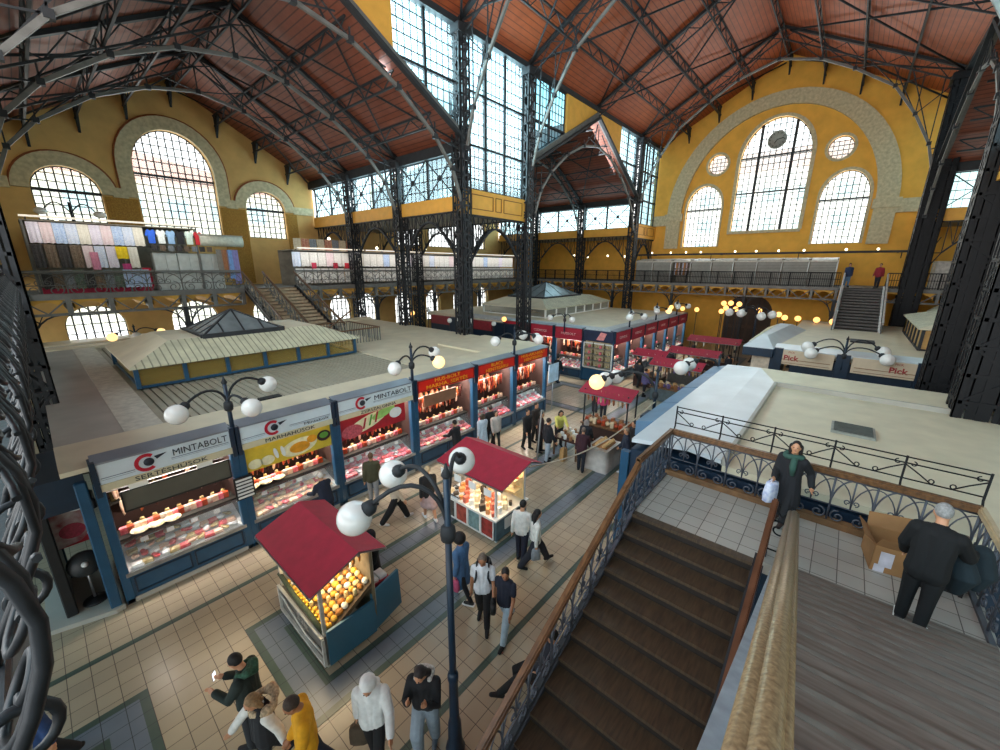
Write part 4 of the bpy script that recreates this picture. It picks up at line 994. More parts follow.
def stall(name, label, X, w, kind, sign, strip, Y=10.89, rz=0, goods=True, dens=1.0, gl=''):
    """one market stall: pillars, base, inclined display case, shelves, back wall, fascia strip and sign box. Local x along the front, +y inwards"""
    t = thing(name, label, 'market stall', (X,Y,0), rz)
    R = Matrix.Rotation(rz,3,'Z'); O = Vector((X,Y,0)); W = lambda x,y,z: O+R@Vector((x,y,z))
    B = lambda nm, m, par=t: mb.build(nm, m, par, True)
    for x in (.06, w-.06):
        mb = MB(); mb.bevbox(x-.08,x+.08,.02,.2,0,2.95,.015); B('pillar', BLUE)
    mb = MB(); mb.box(0,w,.02,.9,0,.1); B('kerb', GREYR)
    mb = MB(); mb.box(.1,w-.1,.05,.85,.1,.66); pn = B('base_panel', BLUE)
    mb = MB(); n = max(2,int(w/1.2)); st = (w-.3)/n
    for i in range(n): mb.path([(.2+i*st,.04,.2),(.1+(i+1)*st,.04,.2),(.1+(i+1)*st,.04,.58),(.2+i*st,.04,.58)],.03,.03,(0,1,0),True)
    B('panel_moulding', DBLUE, pn)
    mb = MB(); mb.prism([(.1,.05,.66),(.1,.9,.66),(.1,.9,1.02),(.1,.1,.74)],(w-.2,0,0)); B('display_tray', TRAYW)
    mb = MB(); mb.box(.08,w-.08,.0,.06,.66,.75); B('steel_edge', STEEL)
    mb = MB(); mb.prism([(.1,.06,.75),(.1,.4,1.36),(.1,.41,1.36),(.1,.07,.75)],(w-.2,0,0)); B('front_glass', CLEAR)
    mb = MB(); mb.box(.1,w-.1,.38,.85,1.36,1.4); B('case_top_shelf', SHELF)
    mb = MB(); mb.box(.05,w-.05,1.9,1.96,.1,3.0); B('back_wall', DARKIN)
    for xa in (0, w-.04):
        mb = MB(); mb.box(xa,xa+.04,.2,1.96,.1,3.0); B('side_wall', DARKIN)
    for z in (1.75,2.15):
        mb = MB(); mb.box(.08,w-.08,1.55,1.9,z,z+.03); B('wall_shelf', SHELF)
    mb = MB(); mb.tube([(.06,.75,2.45),(w-.06,.75,2.45)],.015,5); mb.tube([(.06,1.3,2.6),(w-.06,1.3,2.6)],.015,5); B('hanging_rail', STEEL)
    mb = MB(); mb.box(.04,w-.04,.15,2.0,2.95,3.0); B('stall_ceiling', mat('stall_ceiling_board','b8b4a8',.7))
    mb = MB(); mb.box(.2,w-.2,.32,.4,2.86,2.92); B('light_tube', TUBEL)
    L = bpy.data.lights.new('stall_light','AREA'); L.shape = 'RECTANGLE'; L.size = w-.3; L.size_y = .35; L.energy = 66*w/2.5; L.color = (1,.9,.82)
    lo = bpy.data.objects.new('stall_light', L); COL.objects.link(lo); lo.location = W(w/2,.55,2.83); lo.rotation_euler = (math.radians(-12),0,rz)
    # fascia strip and sign box
    if strip is not None:
        mb = MB(); mb.box(0,w,-.04,.02,2.8,2.95); fs = B('fascia_strip', mat('lit_fascia','cdc3a2',.5,var=.05))
        if strip: text('fascia_lettering', strip, .14, DARKT, fs, TM((w/2,-.045,2.875),(1,0,0),(0,0,1)), 1.3)
    bm = SIGNW if kind == 'white' else SIGNR if kind == 'red' else SIGNF
    lt = GOLDT if kind == 'red' else FARTXT
    mb = MB(); mb.box(.1,w-.1,-.03,.3,2.96 if kind != 'far' else 2.62,3.4); bx = B('sign_board', bm)
    mb = MB(); mb.prism([(.04,-.05,3.4),(.04,.36,3.47),(.04,.36,3.51),(.04,-.05,3.44)],(w-.08,0,0)); B('zinc_cap', FLASH)
    for xa, xb in ((0,.09),(w-.09,w)):
        mb = MB(); mb.box(xa,xb,-.06,.3,2.7,3.46); B('pillar_head', DBLUE)
    if kind == 'white':
        cx = .85; cz = 3.18
        def arcband(r0, r1, a0, a1, n=20):
            m2 = MB(); P = [(cx+r*math.cos(a), -.035, cz+r*math.sin(a)) for r, rng in ((r1,range(n+1)),(r0,range(n,-1,-1))) for a in [a0+(a1-a0)*k/n for k in rng]]
            for i in range(n): m2.prism([P[i],P[i+1],P[2*n-i],P[2*n+1-i]],(0,-.012,0))
            return m2
        arcband(.13,.2,math.radians(50),math.radians(310)).build('logo_ring', LOGOR, bx, True)
        m2 = MB(); m2.lathe([(.01,0),(.09,0),(.09,.014),(.01,.014)],(cx+.04,-.035,cz),18,Matrix.Rotation(PI/2,3,'X')); m2.build('logo_disc', DARKT, bx, True)
        m2 = MB(); m2.prism([(cx+.14,-.035,cz+.1),(cx+.36,-.035,cz+.12),(cx+.18,-.035,cz+.02)],(0,-.012,0)); m2.build('logo_beak', DARKT, bx, True)
        m2 = MB(); m2.box(.12,cx-.2,-.038,-.03,cz-.1,cz-.085); m2.box(.12,cx-.2,-.038,-.03,cz-.135,cz-.13); m2.box(cx+.42,w-.14,-.038,-.03,cz-.07,cz-.055); m2.box(cx+.42,w-.14,-.038,-.03,cz-.1,cz-.095); m2.build('sign_rule', mat('rule_grey','77808c',.5), bx, True)
        if sign: text('lettering', sign, .22, DARKT, bx, TM((cx+.45+(w-cx-.6)/2,-.04,cz+.05),(1,0,0),(0,0,1)), w-cx-.62)
        else: text('lettering', 'Mintabolt', .1, DARKT, bx, TM((w-.55,-.04,cz-.14),(1,0,0),(0,0,1)), .7)
    else:
        for k, s in enumerate(sign): text('lettering', s, .2, lt, bx, TM((w/2,-.04,(3.28-k*.2) if kind == 'red' else 3.0),(1,0,0),(0,0,1)), min(w-.7, .16*len(s)), bold=.002)
        m2 = MB(); m2.path([(.14,-.035,3.0),(w-.14,-.035,3.0),(w-.14,-.035,3.37),(.14,-.035,3.37)],.02,.02,(0,1,0),True); m2.build('sign_rule', mat('sign_edge_red','8c1410',.5), bx, True)
    return t, W
def fill(W, w, what, tag_, ms=None, n_s=10, n_m=40, hams=0, jars=12, packs=10, rz=0, rows=((.75,2.42),(1.15,2.2))):
    """goods of one stall; tag_ says which stall"""
    for r, (ry, rz_) in enumerate(rows):
        for i in range(n_s):
            x = .2+(w-.4)*(i+.5+.3*(r%2))/n_s
            put('sausage', W(x, ry, rz_), 'dried sausage hanging from the rails inside '+tag_, 'sausage', 'sausages hanging in '+tag_, SAUS[(i*7+r*3)%4] if (i+r)%5 else MEATS[4], 1.0+.3*random.random(), (0,0,random.random()*6))
    for i in range(int(n_s*1.3)):
        put('salami_stick', W(.2+(w-.4)*(i+.5)/max(1,int(n_s*1.3)), 1.46-.1*(i%2), 2.35-.3*(i%2)), 'thick salami hanging at the back wall of '+tag_, 'salami', 'salami at the back of '+tag_, SAUS[(i*5+1)%4] if i % 3 else MEATS[4], 1.0, (0,0,random.random()*6))
    for i in range(hams):
        put('cured_ham', W(.3+(w-.6)*(i+.5)/hams, 1.3, 2.55), 'cured ham hanging at the back of '+tag_, 'ham', 'hams hanging in '+tag_, None, .9+.2*random.random(), (0,0,random.random()*6))
    cols = max(1, int(n_m/3.6))
    for i in range(n_m):
        x = .22+(w-.44)*((i%cols)+.5)/cols; r = i//cols
        y = .17+.19*r; z = .74+(y-.1)*.35
        m = ms[(i*5+r+int(x*2.3))%len(ms)]
        if what[(i//2+r)%len(what)] == 't': put('sliced_meat_tray', W(x,y,z+.014), 'tray of sliced meat in the glass case of '+tag_, 'meat tray', 'meat trays in '+tag_, m, 1.15, (math.radians(19),0,rz+random.uniform(-.2,.2)))
        else: put('meat_cut', W(x,y,z+.066), 'cut of meat in the glass case of '+tag_, 'meat', 'meat cuts in '+tag_, m, .9+.25*random.random(), (.3,0,random.random()*6))
    for i in range(jars):
        put('preserve_jar' if i % 3 else 'bottle', W(.2+(w-.4)*(i+.5)/jars, 1.7, 1.78+.4*(i%2)), 'jar on the wall shelf of '+tag_, 'jar', 'jars on the shelves of '+tag_, None, 1.1)
    for i in range(packs):
        if i % 2: put('preserve_jar', W(.2+(w-.4)*(i+.5)/packs, .76, 1.41), 'jar standing behind the packets on '+tag_, 'jar', 'jars on the case top of '+tag_, None, 1.2)
        put('food_packet', W(.2+(w-.4)*(i+.5)/packs, .6, 1.41), 'food packet standing on the case top of '+tag_, 'packet', 'packets on '+tag_, [MEATS[0],SAUS[1],MATS['packet_print'],MEATS[4]][i%4], 1.0, (0,0,rz+random.uniform(-.3,.3)))
    for i in range(max(2,int(w*1.6))):
        put('price_card', W(.3+(w-.6)*(i+.5)/max(2,int(w*1.6)), .42, 1.2), 'white price card in the case of '+tag_, 'price card', 'price cards in '+tag_, None, 1.0, (-.3,0,rz))
SX = [(.1,2.52),(2.65,2.55),(5.22,2.9),(8.15,3.05),(11.22,2.6),(13.85,2.6)]
PORK = MEATS[:3]
_, W1 = stall('butcher_stall','white signed butcher stall with the full lettering, nearest the street corner with the fan',*SX[0],'white','MINTABOLT','SERTÉSHÚSOK')
fill(W1, 2.5, 'tm', 'the first white stall', [TRAYW,MEATS[4],MATS['jar_contents'],MEATS[2]], 7, 44, 0, 16, 18, rows=((1.0,2.05),))
_, W2 = stall('butcher_stall','white signed stall with red ring logo and small lettering only, over a yellow banner',*SX[1],'white','','MARHAHÚSOK')
fill(W2, 2.5, 'tmm', 'the yellow banner stall', [MEATS[3],MEATS[4],MEATS[3],MEATS[0]], 15, 58, 0, 8, 14, rows=((.8,2.05),(1.15,1.98)))
_, W3 = stall('butcher_stall','third white signed stall with full lettering, beside the first red sign',*SX[2],'white','MINTABOLT','ZSÍRSZALONNA')
fill(W3, 2.9, 'tm', 'the salami banner stall', [MEATS[0],MEATS[1],MEATS[2],TRAYW], 15, 52, 0, 8, 14, rows=((.8,2.05),(1.15,1.98)))
_, W4 = stall('butcher_stall','first red signed stall after the white ones, with two lines of gold lettering',*SX[3],'red',('HÚS-BOLT','MARHA, SERTÉS'),None)
fill(W4, 3.05, 'mt', 'the first red stall', MEATS[:3]+[MEATS[3]], 15, 62, 4, 6, 16, rows=((.6,2.5),(.95,2.15),(1.3,1.95)))
_, W5 = stall('butcher_stall','middle red signed stall whose gold lettering begins with a short top word',*SX[4],'red',('BLACK','HENTESÁRU'),None)
fill(W5, 2.6, 'mt', 'the middle red stall', PORK, 13, 54, 5, 6, 12, rows=((.6,2.5),(1.0,2.1)))
_, W6 = stall('butcher_stall','last red signed stall at the corner of the cross street',*SX[5],'red',('HÚS-ÁRU-BOLT','HENTESÁRU'),None)
fill(W6, 2.6, 'mt', 'the red corner stall', PORK+[TRAYW], 13, 54, 5, 6, 12, rows=((.6,2.5),(1.0,2.1)))
t = thing('stall_end_wall','blue end wall of the stall row at the cross street','wall panel',(16.55,14,0))
mb = MB(); mb.box(16.5,16.62,12.9,27.9,0,3.3); mb.build('panel', DBLUE, t)
for i in range(5):
    mb = MB(); mb.box(16.62,16.7,13.2+i*3,15.9+i*3,2.5,3.2); mb.build('sign_panel', mat('dull_red_sign','7c2f34',.5), t)
# banners over the counters
def banner(label, x0, x1, z0, z1, y, m, cat='banner'):
    t = thing('banner', label, cat, ((x0+x1)/2,y,z0)); mb = MB(); mb.box(x0,x1,y,y+.03,z0,z1); mb.build('printed_panel', m, t); return t
def blob(t, pts, y, m, name):
    mb = MB(); mb.prism([(x,y,z) for x, z in pts],(0,-.01,0)); mb.build(name, m, t)
def ellipse(cx, cz, a, b, rot=0, n=18): return [(cx+a*math.cos(2*PI*i/n)*math.cos(rot)-b*math.sin(2*PI*i/n)*math.sin(rot), cz+a*math.cos(2*PI*i/n)*math.sin(rot)+b*math.sin(2*PI*i/n)*math.cos(rot)) for i in range(n)]
YEL = mat('banner_yellow','d8b93a',.5,var=.08); CRM = mat('banner_cream','ece2b8',.5); ORG_ = mat('fruit_orange','e59a24',.5); GRN = mat('banner_green','5f9a3c',.5); RED = mat('banner_red','a81a2a',.5)
tb = banner('yellow banner with fruit and bowls above the second stall counter',2.8,5.1,2.1,2.82,10.98,YEL)
blob(tb, ellipse(4.15,2.38,.5,.24,.1), 10.98, CRM, 'plate_print'); blob(tb, ellipse(4.15,2.36,.28,.15), 10.97, ORG_, 'food_print'); blob(tb, ellipse(4.5,2.5,.14,.11), 10.97, ORG_, 'food_print'); blob(tb, ellipse(4.85,2.48,.2,.16), 10.97, DARKIN, 'bowl_print'); blob(tb, ellipse(4.85,2.5,.13,.09), 10.96, GRN, 'salad_print')
for x in (3.0,3.3): blob(tb, ellipse(x,2.28,.17,.13), 10.97, CRM, 'bowl_print')
for x in (3.52,3.7): blob(tb, ellipse(x,2.4,.05,.16,.2), 10.97, WHITE, 'shape_print')
tb = banner('red banner with a striped salami print above the third stall counter',5.35,7.75,2.1,2.78,10.98,RED)
blob(tb, ellipse(6.3,2.45,.75,.22,.25), 10.98, CRM, 'salami_print'); blob(tb, ellipse(6.9,2.62,.45,.14,.25), 10.97, mat('leaf_print','9cc66a',.5), 'stripe_print'); blob(tb, ellipse(5.75,2.3,.36,.22), 10.97, mat('meat_print','c25560',.5,scale=20,var=.3), 'meat_print'); blob(tb, ellipse(7.35,2.5,.24,.18), 10.96, WHITE, 'round_label')
for k in range(3): blob(tb, [(6.1+k*.22,2.28+k*.05),(6.16+k*.22,2.28+k*.05),(6.26+k*.22,2.62+k*.05),(6.2+k*.22,2.62+k*.05)], 10.96, [RED,GRN,RED][k], 'stripe_print')
tb = banner('long blank dark menu board above the first stall counter',.45,2.45,2.12,2.6,11.05,mat('slate_board','5a584e',.5,scale=1,var=.2),'menu board')
mb = MB(); mb.path([(.45,11.04,2.12),(2.45,11.04,2.12),(2.45,11.04,2.6),(.45,11.04,2.6)],.03,closed=True,up=(0,1,0)); mb.build('board_edge', BLACK, tb)
tb = banner('brown wooden board hung above the first red signed counter',8.7,10.3,2.25,2.7,11.1,mat('board_brown','8a6148',.6,scale=3),'board')
for i, x in enumerate((.75,1.95)):
    t = thing('price_board','small white price board hung under the fascia of the corner stall, %s' % ('nearer the corner' if i == 0 else 'farther from the corner'),'price board',(x,10.95,2.68)); mb = MB(); mb.box(x-.16,x+.16,10.95,10.97,2.64,2.78); mb.build('card', WHITE, t); mb = MB(); mb.beam((x,10.96,2.78),(x,10.96,2.9),.01); mb.build('hook', STEEL, t)
t = thing('price_board','striped board of price lines on the pillar between the first two stalls','price board',(2.64,10.85,1.7)); mb = MB(); mb.box(2.42,2.86,10.83,10.86,1.5,2.12); mb.build('board', BLACK, t)
mb = MB()
for k in range(6): mb.box(2.46,2.82,10.81,10.83,1.54+k*.095,1.59+k*.095)
mb.build('price_strip', WHITE, t)
for i in range(6):
    put('salad_bowl', (2.95+.33*(i%3), 11.35, 1.45+.0*i) if i < 3 else (.6+.3*(i-3),11.3,1.42), 'round food bowl on the counter of a white signed stall', 'bowl', 'bowls on the white signed counters', None, 1)
# street corner: blue posts, poster, fan, kerb
t = thing('corner_enclosure','dark blue corner posts and header box at the end of the stall row','stall frame',(-.4,11.5,0))
for x, y in ((-.72,11.35),(-.08,10.98),(-.72,12.9)):
    mb = MB(); mb.bevbox(x-.09,x+.09,y-.09,y+.09,.1,3.1,.02); mb.build('corner_post', BLUE if y != 11.35 else BLACK, t)
mb = MB(); mb.box(-.95,0.0,11.0,13,2.55,3.25); mb.build('header_box', DBLUE, t)
mb = MB(); mb.prism([(-1.1,11.1,0),(-.1,10.8,0),(.05,10.85,0),(.05,13,0),(-1.1,13,0)],(0,0,.1)); mb.build('kerb_slab', GREYR, t)
mb = MB(); mb.box(-.7,-.66,11.4,12.9,.1,2.5); mb.build('side_panel', DBLUE, t)
t = thing('poster','red and white poster of sliced sausage at the street corner','poster',(-.35,11.9,1.5))
mb = MB(); mb.box(-.66,0,11.75,11.78,1.45,2.3); mb.build('poster_sheet', mat('poster_grey','c9c3bf',.5,scale=4,hex2='94303e'), t)
blob(t, ellipse(-.38,1.78,.2,.17), 11.75, mat('salami_pink','a8324a',.5,scale=20,var=.3), 'salami_print'); blob(t, [(-.66,1.45),(0,1.45),(0,1.75),(-.3,1.5)], 11.745, RED, 'red_corner'); blob(t, ellipse(-.1,1.62,.09,.06), 11.74, WHITE, 'round_label')
t = thing('pedestal_fan','black pedestal fan standing inside the dark corner of the stall row','fan',(-.35,11.5,.1))
mb = MB(); mb.lathe([(.22,0),(.2,.04),(.05,.07),(.03,.1)],(-.35,11.5,.1),16); mb.build('fan_base', BLACK, t)
mb = MB(); mb.tube([(-.35,11.5,.15),(-.35,11.5,1.0)],.025,8); mb.build('fan_pole', STEEL, t)
FM = Matrix.Rotation(math.radians(70),3,'X')
mb = MB(); mb.lathe([(.02,-.05),(.24,-.06),(.28,0),(.24,.06),(.02,.05)],(-.35,11.42,1.1),18,FM); mb.build('fan_cage_grille', mat('fan_wire','2a2c2e',.4), t)
mb = MB(); mb.ball((-.35,11.34,1.12),.06,10,6); mb.build('fan_hub', WHITE, t)
t = thing('shop_scale','white plastic hood hanging under the header box at the street corner','hood',(-.2,11.2,2.3)); mb = MB(); mb.ball((-.2,11.3,2.5),(.2,.14,.09),10,6); mb.build('hood_shell', WHITE, t)
# far red signed row (nave side and cross-street side)
for i in range(6):
    x = 22.95+i*2.42
    _, Wf = stall('red_stall','red signed stall of the far street row, %s from the cross street' % ordn[i],x,2.42,'far',(['CSEMEGE','HÚSBOLT','HENTESÁRU','HÚSÁRU','BAROMFI','CSEMEGE'][i],),None,10.35)
    tg = 'the %s far red stall' % ordn[i]
    fill(Wf, 2.42, 'mt', tg, PORK+[MEATS[3]], 6 if i < 4 else 4, 24 if i < 4 else 12, 1, 3, 5)
for i in range(3):
    y = 19.3-i*2.28
    _, Wf = stall('red_stall','dark red stall facing the cross street, %s from the corner' % ordn[2-i],22.95,2.25,'far',(['HENTESÁRU','CSEMEGE','HÚSBOLT'][i],),None,y,-PI/2)
    fill(Wf, 2.25, 'mt', 'the %s cross street stall' % ordn[2-i], PORK+[MEATS[3]], 6, 24, 1, 6, 8, -PI/2)
t = thing('rope_barrier_sign','small pale blue notice hung at the corner of the last red stall','notice',(16.6,10.9,2.2)); mb = MB(); mb.box(16.4,17.3,10.75,10.79,1.55,2.5); mb.build('notice_board', mat('pale_blue_notice','b9cfe2',.5,scale=3,var=.2), t); mb = MB(); mb.tube([(16.85,10.8,0),(16.85,10.8,1.55)],.03,6); mb.build('notice_post', STEEL, t)

t = thing('corner_display','corner display of the far block under a dark printed sign, in white frames','market stall',(23.0,11.4,0))
mb = MB(); mb.box(22.8,22.95,10.4,12.4,2.75,3.42); s = mb.build('sign_board', mat('navy_sign','1f2a44',.5,scale=2,var=.2), t)
blob2 = MB(); blob2.prism([(22.79,11.0,2.85),(22.79,11.5,2.85),(22.79,11.2,3.35),(22.79,10.8,3.3)],(-.01,0,0)); blob2.build('pink_print', mat('pink_print','d98a86',.5), s)
mb = MB(); mb.box(22.9,22.95,10.4,12.4,.1,.9); mb.build('base_panel', BLUE, t)
mb = MB(); mb.path([(22.85,10.4,1.0),(22.85,12.35,1.0),(22.85,12.35,2.6),(22.85,10.4,2.6)],.07,closed=True,up=(1,0,0)); mb.build('white_frame', WHITE, t)
mb = MB(); mb.box(22.93,22.95,10.45,12.3,.9,2.7); mb.build('display_back', mat('display_back_cream','b5a483',.6), t)
for z in (1.1,1.5,1.9,2.3):
    mb = MB(); mb.box(22.72,22.93,10.5,12.3,z,z+.02); mb.build('glass_shelf', STEEL, t)
    for i in range(7): put(['preserve_jar','bottle','food_packet'][i%3], (22.82,10.65+i*.26,z+.02), 'jar, bottle or packet in the corner display of the far block','jar','goods in the corner display',None,1.1)
# ================= lamp posts =================
def arc_arm(p0, d, reach, rise, n=10):
    p0 = Vector(p0); d = Vector((math.cos(d), math.sin(d), 0))
    return [p0+d*(reach*(1-math.cos(PI*.62*k/n))/(1-math.cos(PI*.62)))+Vector((0,0,rise*math.sin(PI*.80*k/n)/1.0)) for k in range(n+1)]
def lamp_post(label, x, y, z0, zc, zt, arms, r=.2, lit=(), m=DBLUE, pr=.05, group=None, base=True):
    """arms: (angle, reach, rise); globes hang from the arm tips"""
    t = thing('lamp_post', label, 'street lamp', (x,y,z0), group=group)
    mb = MB()
    if base: mb.lathe([(pr*3,0),(pr*3,.1),(pr*2.2,.2),(pr*2.0,.6),(pr*1.5,.7),(pr*1.3,1.4),(pr*1.6,1.45),(pr*1.6,1.55),(pr*1.2,1.6)],(x,y,z0),10)
    mb.tube([(x,y,z0),(x,y,zt)],[pr*1.15,pr*.85],10)
    mb.build('pole', m, t)
    mb = MB(); mb.lathe([(pr,-.14),(pr*1.9,-.1),(pr*2.1,0),(pr*1.9,.08),(pr*1.1,.12)],(x,y,zc),12); mb.build('collar', IRON, t); mb = MB(); mb.lathe([(pr*.9,0),(pr*1.4,.04),(pr*.6,.12),(.01,.2)],(x,y,zt),10); mb.build('finial', IRON, t)
    for k, (a, reach, rise) in enumerate(arms):
        P = arc_arm((x,y,zc), a, reach, rise)
        mb = MB(); mb.tube(P, pr*.6, 7); arm = mb.build('curved_arm', IRON, t)
        d = Vector((math.cos(a), math.sin(a), -.7)).normalized()
        g = P[-1]+d*(r*.98)
        q = Vector((0,0,1)).rotation_difference(-d).to_matrix()
        mb = MB(); mb.lathe([(r*.3,-.02),(r*.46,0),(r*.42,.08),(r*.2,.13)], P[-1]-d*.03+(-d)*(-.05), 12, q); mb.build('globe_cap', IRON, arm)
        mb = MB(); mb.ball(g, r, 20, 12); mb.build('lamp_globe', GLOBEON if k in lit else GLOBE, t)
    return t
rad = math.radians
lamp_post('tall dark lamp post with opal globes standing on the tiled floor before the stairs', 2.95,3.4,0,3.95,4.75,[(rad(137),.98,.72),(rad(84),1.22,.68),(rad(38),1.18,.78)],.215)
lamp_post('globe lamp on the pillar between the first two white signs', 2.64,10.95,3.0,4.0,4.55,[(rad(200),.95,.5),(rad(25),1.05,.55),(rad(290),.62,.3)],.22,base=False)
lamp_post('globe lamp, one globe lit warm, between the last white sign and the first red sign', 8.12,10.95,3.0,4.0,4.6,[(rad(200),.8,.4),(rad(15),1.2,.55),(rad(320),.75,.35)],.22,lit=(2,),base=False)
lamp_post('globe lamp on the pillar before the last red sign', 13.8,10.95,3.0,4.0,4.6,[(rad(160),.8,.45),(rad(20),1.1,.45),(rad(-50),.9,.45),(rad(-10),1.2,.35)],.22,base=False)
for i, x in enumerate((25.4,30.2,35.0)):
    lamp_post('small globe lamp above the far red stall row, %s from the cross street' % ordn[i], x,10.5,3.1,4.1,4.6,[(rad(200),.7,.4),(rad(20),.9,.45),(rad(-40),.8,.3)],.22,lit=(2,) if i == 1 else (),base=False)
lamp_post('globe lamp on the dark red sign front facing the cross street', 22.85,13.9,3.1,3.9,4.2,[(rad(120),.8,.4),(rad(240),.8,.4)],.2,base=False)
lamp_post('four armed globe lamp between the two beige signs', 24.1,-.42,2.7,3.35,4.1,[(rad(100),1.2,.75),(rad(-80),1.1,.8),(rad(130),1.35,.45),(rad(-115),1.35,.5)],.26,base=False)
lamp_post('dark globe lamp on the blue pillar by the sausage kiosk', 13.25,4.35,2.4,3.1,3.9,[(rad(115),1.75,.75),(rad(98),1.55,.72),(rad(70),1.6,.6)],.27,lit=(0,),base=False)
lamp_post('lamp post at the far edge of the blue sign band with a white sheet globe', 18.55,3.6,2.2,3.1,3.6,[(rad(140),1.5,.5),(rad(105),.9,.45)],.3,base=False)
lamp_post('globe lamp cluster near the end wall over the corner kiosk', 33.5,4.6,2,3.9,4.6,[(rad(150),1.3,.8),(rad(110),1.5,.7),(rad(200),1.1,.6),(rad(60),.9,.6),(rad(250),.8,.7)],.28,base=False)
lamp_post('globe lamp, two globes lit, before a ground floor window under the gallery',3.6,31.0,2.6,3.3,3.8,[(rad(200),.9,.4),(rad(-20),1.0,.45),(rad(-90),.4,.3)],.24,lit=(0,1),base=False)
WARM = mat('warm_lamp_globe','ffb868',.4,emit=1.5,var=.02)
wl = thing('ball_lamp','','lamp',(0,0,0)); first = True
mb = MB(); mb.ball((0,0,0),.2,12,8); mb.build('lamp_globe', WARM, wl); mb = MB(); mb.tube([(0,0,-3.3),(0,0,-.16)],.03,6); mb.lathe([(.2,-3.3),(.06,-3.1),(.05,-3)],(0,0,0),8); mb.build('lamp_stem', IRON, wl)
for (x, y, z) in ((38.2,12.0,3.75),(38.2,11.0,3.7),(38.2,9.8,3.7),(36.5,7.4,4.5),(36.5,6.9,4.55),(36.5,6.3,4.5),(36.5,7.2,4.15),(36.5,6.5,4.1),(36.5,7.5,3.85),(36.5,7.0,3.8),(36.5,4.9,4.1),(36.5,3.6,3.9),(36.5,3.2,3.7),(36.5,2.4,3.7),(36.5,1.3,3.7),(36.5,.4,3.65)):
    c = wl if first else clone(wl)
    first = False
    c.location = (x,y,z); c.scale = (1.0,1.0,z/3.3); c.children[0].scale = (1,1,3.3/z); tag(c,'glowing round lamp before the ochre wall under the end gallery','lamp','glowing lamps under the end gallery')
for (x, y, z) in ((18.5,24.5,3.9),(20,24.5,4.0),(19.5,21.5,3.5),(20.4,20.2,3.5),(21.0,22.2,3.4),(21.5,19.0,3.3),(22.2,18.6,3.6),(13.2,30,4.0),(14.6,30,4.1)):
    c = clone(wl); c.location = (x,y,z); c.scale = (.9,.9,z/3.3); c.children[0].scale = (1,1,.9*3.3/z); set_mat(c.children[0], WARM if (x*7)%2 > 1 else GLOBE); tag(c,'small round lamp on a stem in the cross street between the tall columns','lamp','lamps along the cross street')
t = thing('blue_pillar','broad dark blue pillar under the lit globe lamp beside the landing','pillar',(13.25,4.3,0))
mb = MB(); mb.bevbox(12.95,13.55,4.0,4.6,0,2.4,.04); mb.build('pillar_body', BLUE, t); mb = MB(); mb.bevbox(12.88,13.62,3.93,4.67,2.25,2.4,.03); mb.build('pillar_cap', DBLUE, t)
# ================= kiosks in the street =================
def canopy(t, x0, x1, y0, y1, ze, zr, zw, ridge=.55, nb=3):
    """folded canvas roof: eave at x0, ridge, eave at x1"""
    xr = x0+(x1-x0)*ridge
    for nm, a, za, b, zb in (('canopy_slope', x0, ze, xr, zr), ('canopy_slope', xr, zr, x1, zw)):
        mb = MB(); n = 6
        for k, d in ((0,0),(1,-.025)):
            mb.add([(a+(b-a)*i/3, y0+(y1-y0)*j/n, za+(zb-za)*i/3-.025*math.sin(PI*j*nb/n)**2*(1 if i in (1,2) else .4)+d) for i in range(4) for j in range(n+1)], [(i*(n+1)+j,i*(n+1)+j+1,(i+1)*(n+1)+j+1,(i+1)*(n+1)+j) for i in range(3) for j in range(n)], True)
        mb.build(nm, REDC, t)
    mb = MB(); mb.beam((xr,y0,zr-.075),(xr,y1,zr-.075),.04); mb.beam((x0,y0,ze-.04),(x0,y1,ze-.04),.03); mb.beam((x1,y0,zw-.04),(x1,y1,zw-.04),.03)
    for y in (y0+.02,y1-.02): mb.beam((x0,y,ze-.03),(xr,y,zr-.03),.03); mb.beam((xr,y,zr-.03),(x1,y,zw-.03),.03)
    mb.build('canopy_frame', STEEL, t)
def posts(t, pts, z0, z1, m=WHITE, w=.06):
    for x, y in pts:
        mb = MB(); mb.box(x-w/2,x+w/2,y-w/2,y+w/2,z0,z1); mb.build('post', m, t)
k1 = thing('market_kiosk','red roofed kiosk full of golden cheeses, with teal side panels, nearest on the tiled floor','kiosk',(3,7.2,0))
canopy(k1,2.0,3.45,5.75,8.15,2.08,2.42,2.2,.62)
posts(k1,((2.32,6.2),(2.32,8.05),(3.35,8.05),(3.35,6.2)),0,2.15,mat('kiosk_post','b9b2a4',.5))
mb = MB(); mb.box(2.28,2.36,6.15,8.12,.08,.72); pn = mb.build('front_panel', mat('grey_brown_panel','6b645c',.6,scale=3), k1)
mb = MB(); mb.path([(2.25,6.15,.1),(2.25,8.12,.1),(2.25,8.12,.72),(2.25,6.15,.72)],.04,.05,(1,0,0),True); mb.tube([(2.25,8.1,.55),(2.24,7.5,.42),(2.24,6.9,.3),(2.25,6.2,.34)],.022,5); mb.build('panel_frame', mat('pale_frame','c5bfb4',.5), pn)
text('lettering','Sajt',.26,mat('panel_lettering','a59c90',.6),pn,TM((2.26,7.05,.5),(0,-1,0),(0,0,1)),.5)
TEAL = mat('teal_panel','3d6b80',.4,scale=2,var=.08)
mb = MB(); mb.box(2.32,3.3,6.1,6.15,.08,.85); mb.build('side_panel', TEAL, k1)
mb = MB(); mb.prism([(3.3,6.12,.1),(4.05,6.3,.1),(4.05,6.35,.95),(3.3,6.17,.95)],(-.02,.05,0)); mb.build('door_panel', TEAL, k1)
mb = MB(); mb.prism([(2.34,6.15,.7),(2.34,8.1,.7),(3.3,8.1,1.25),(3.3,6.15,1.25)],(0,0,-.1)); mb.build('sloping_shelf', mat('kiosk_shelf','5a4630',.7), k1)
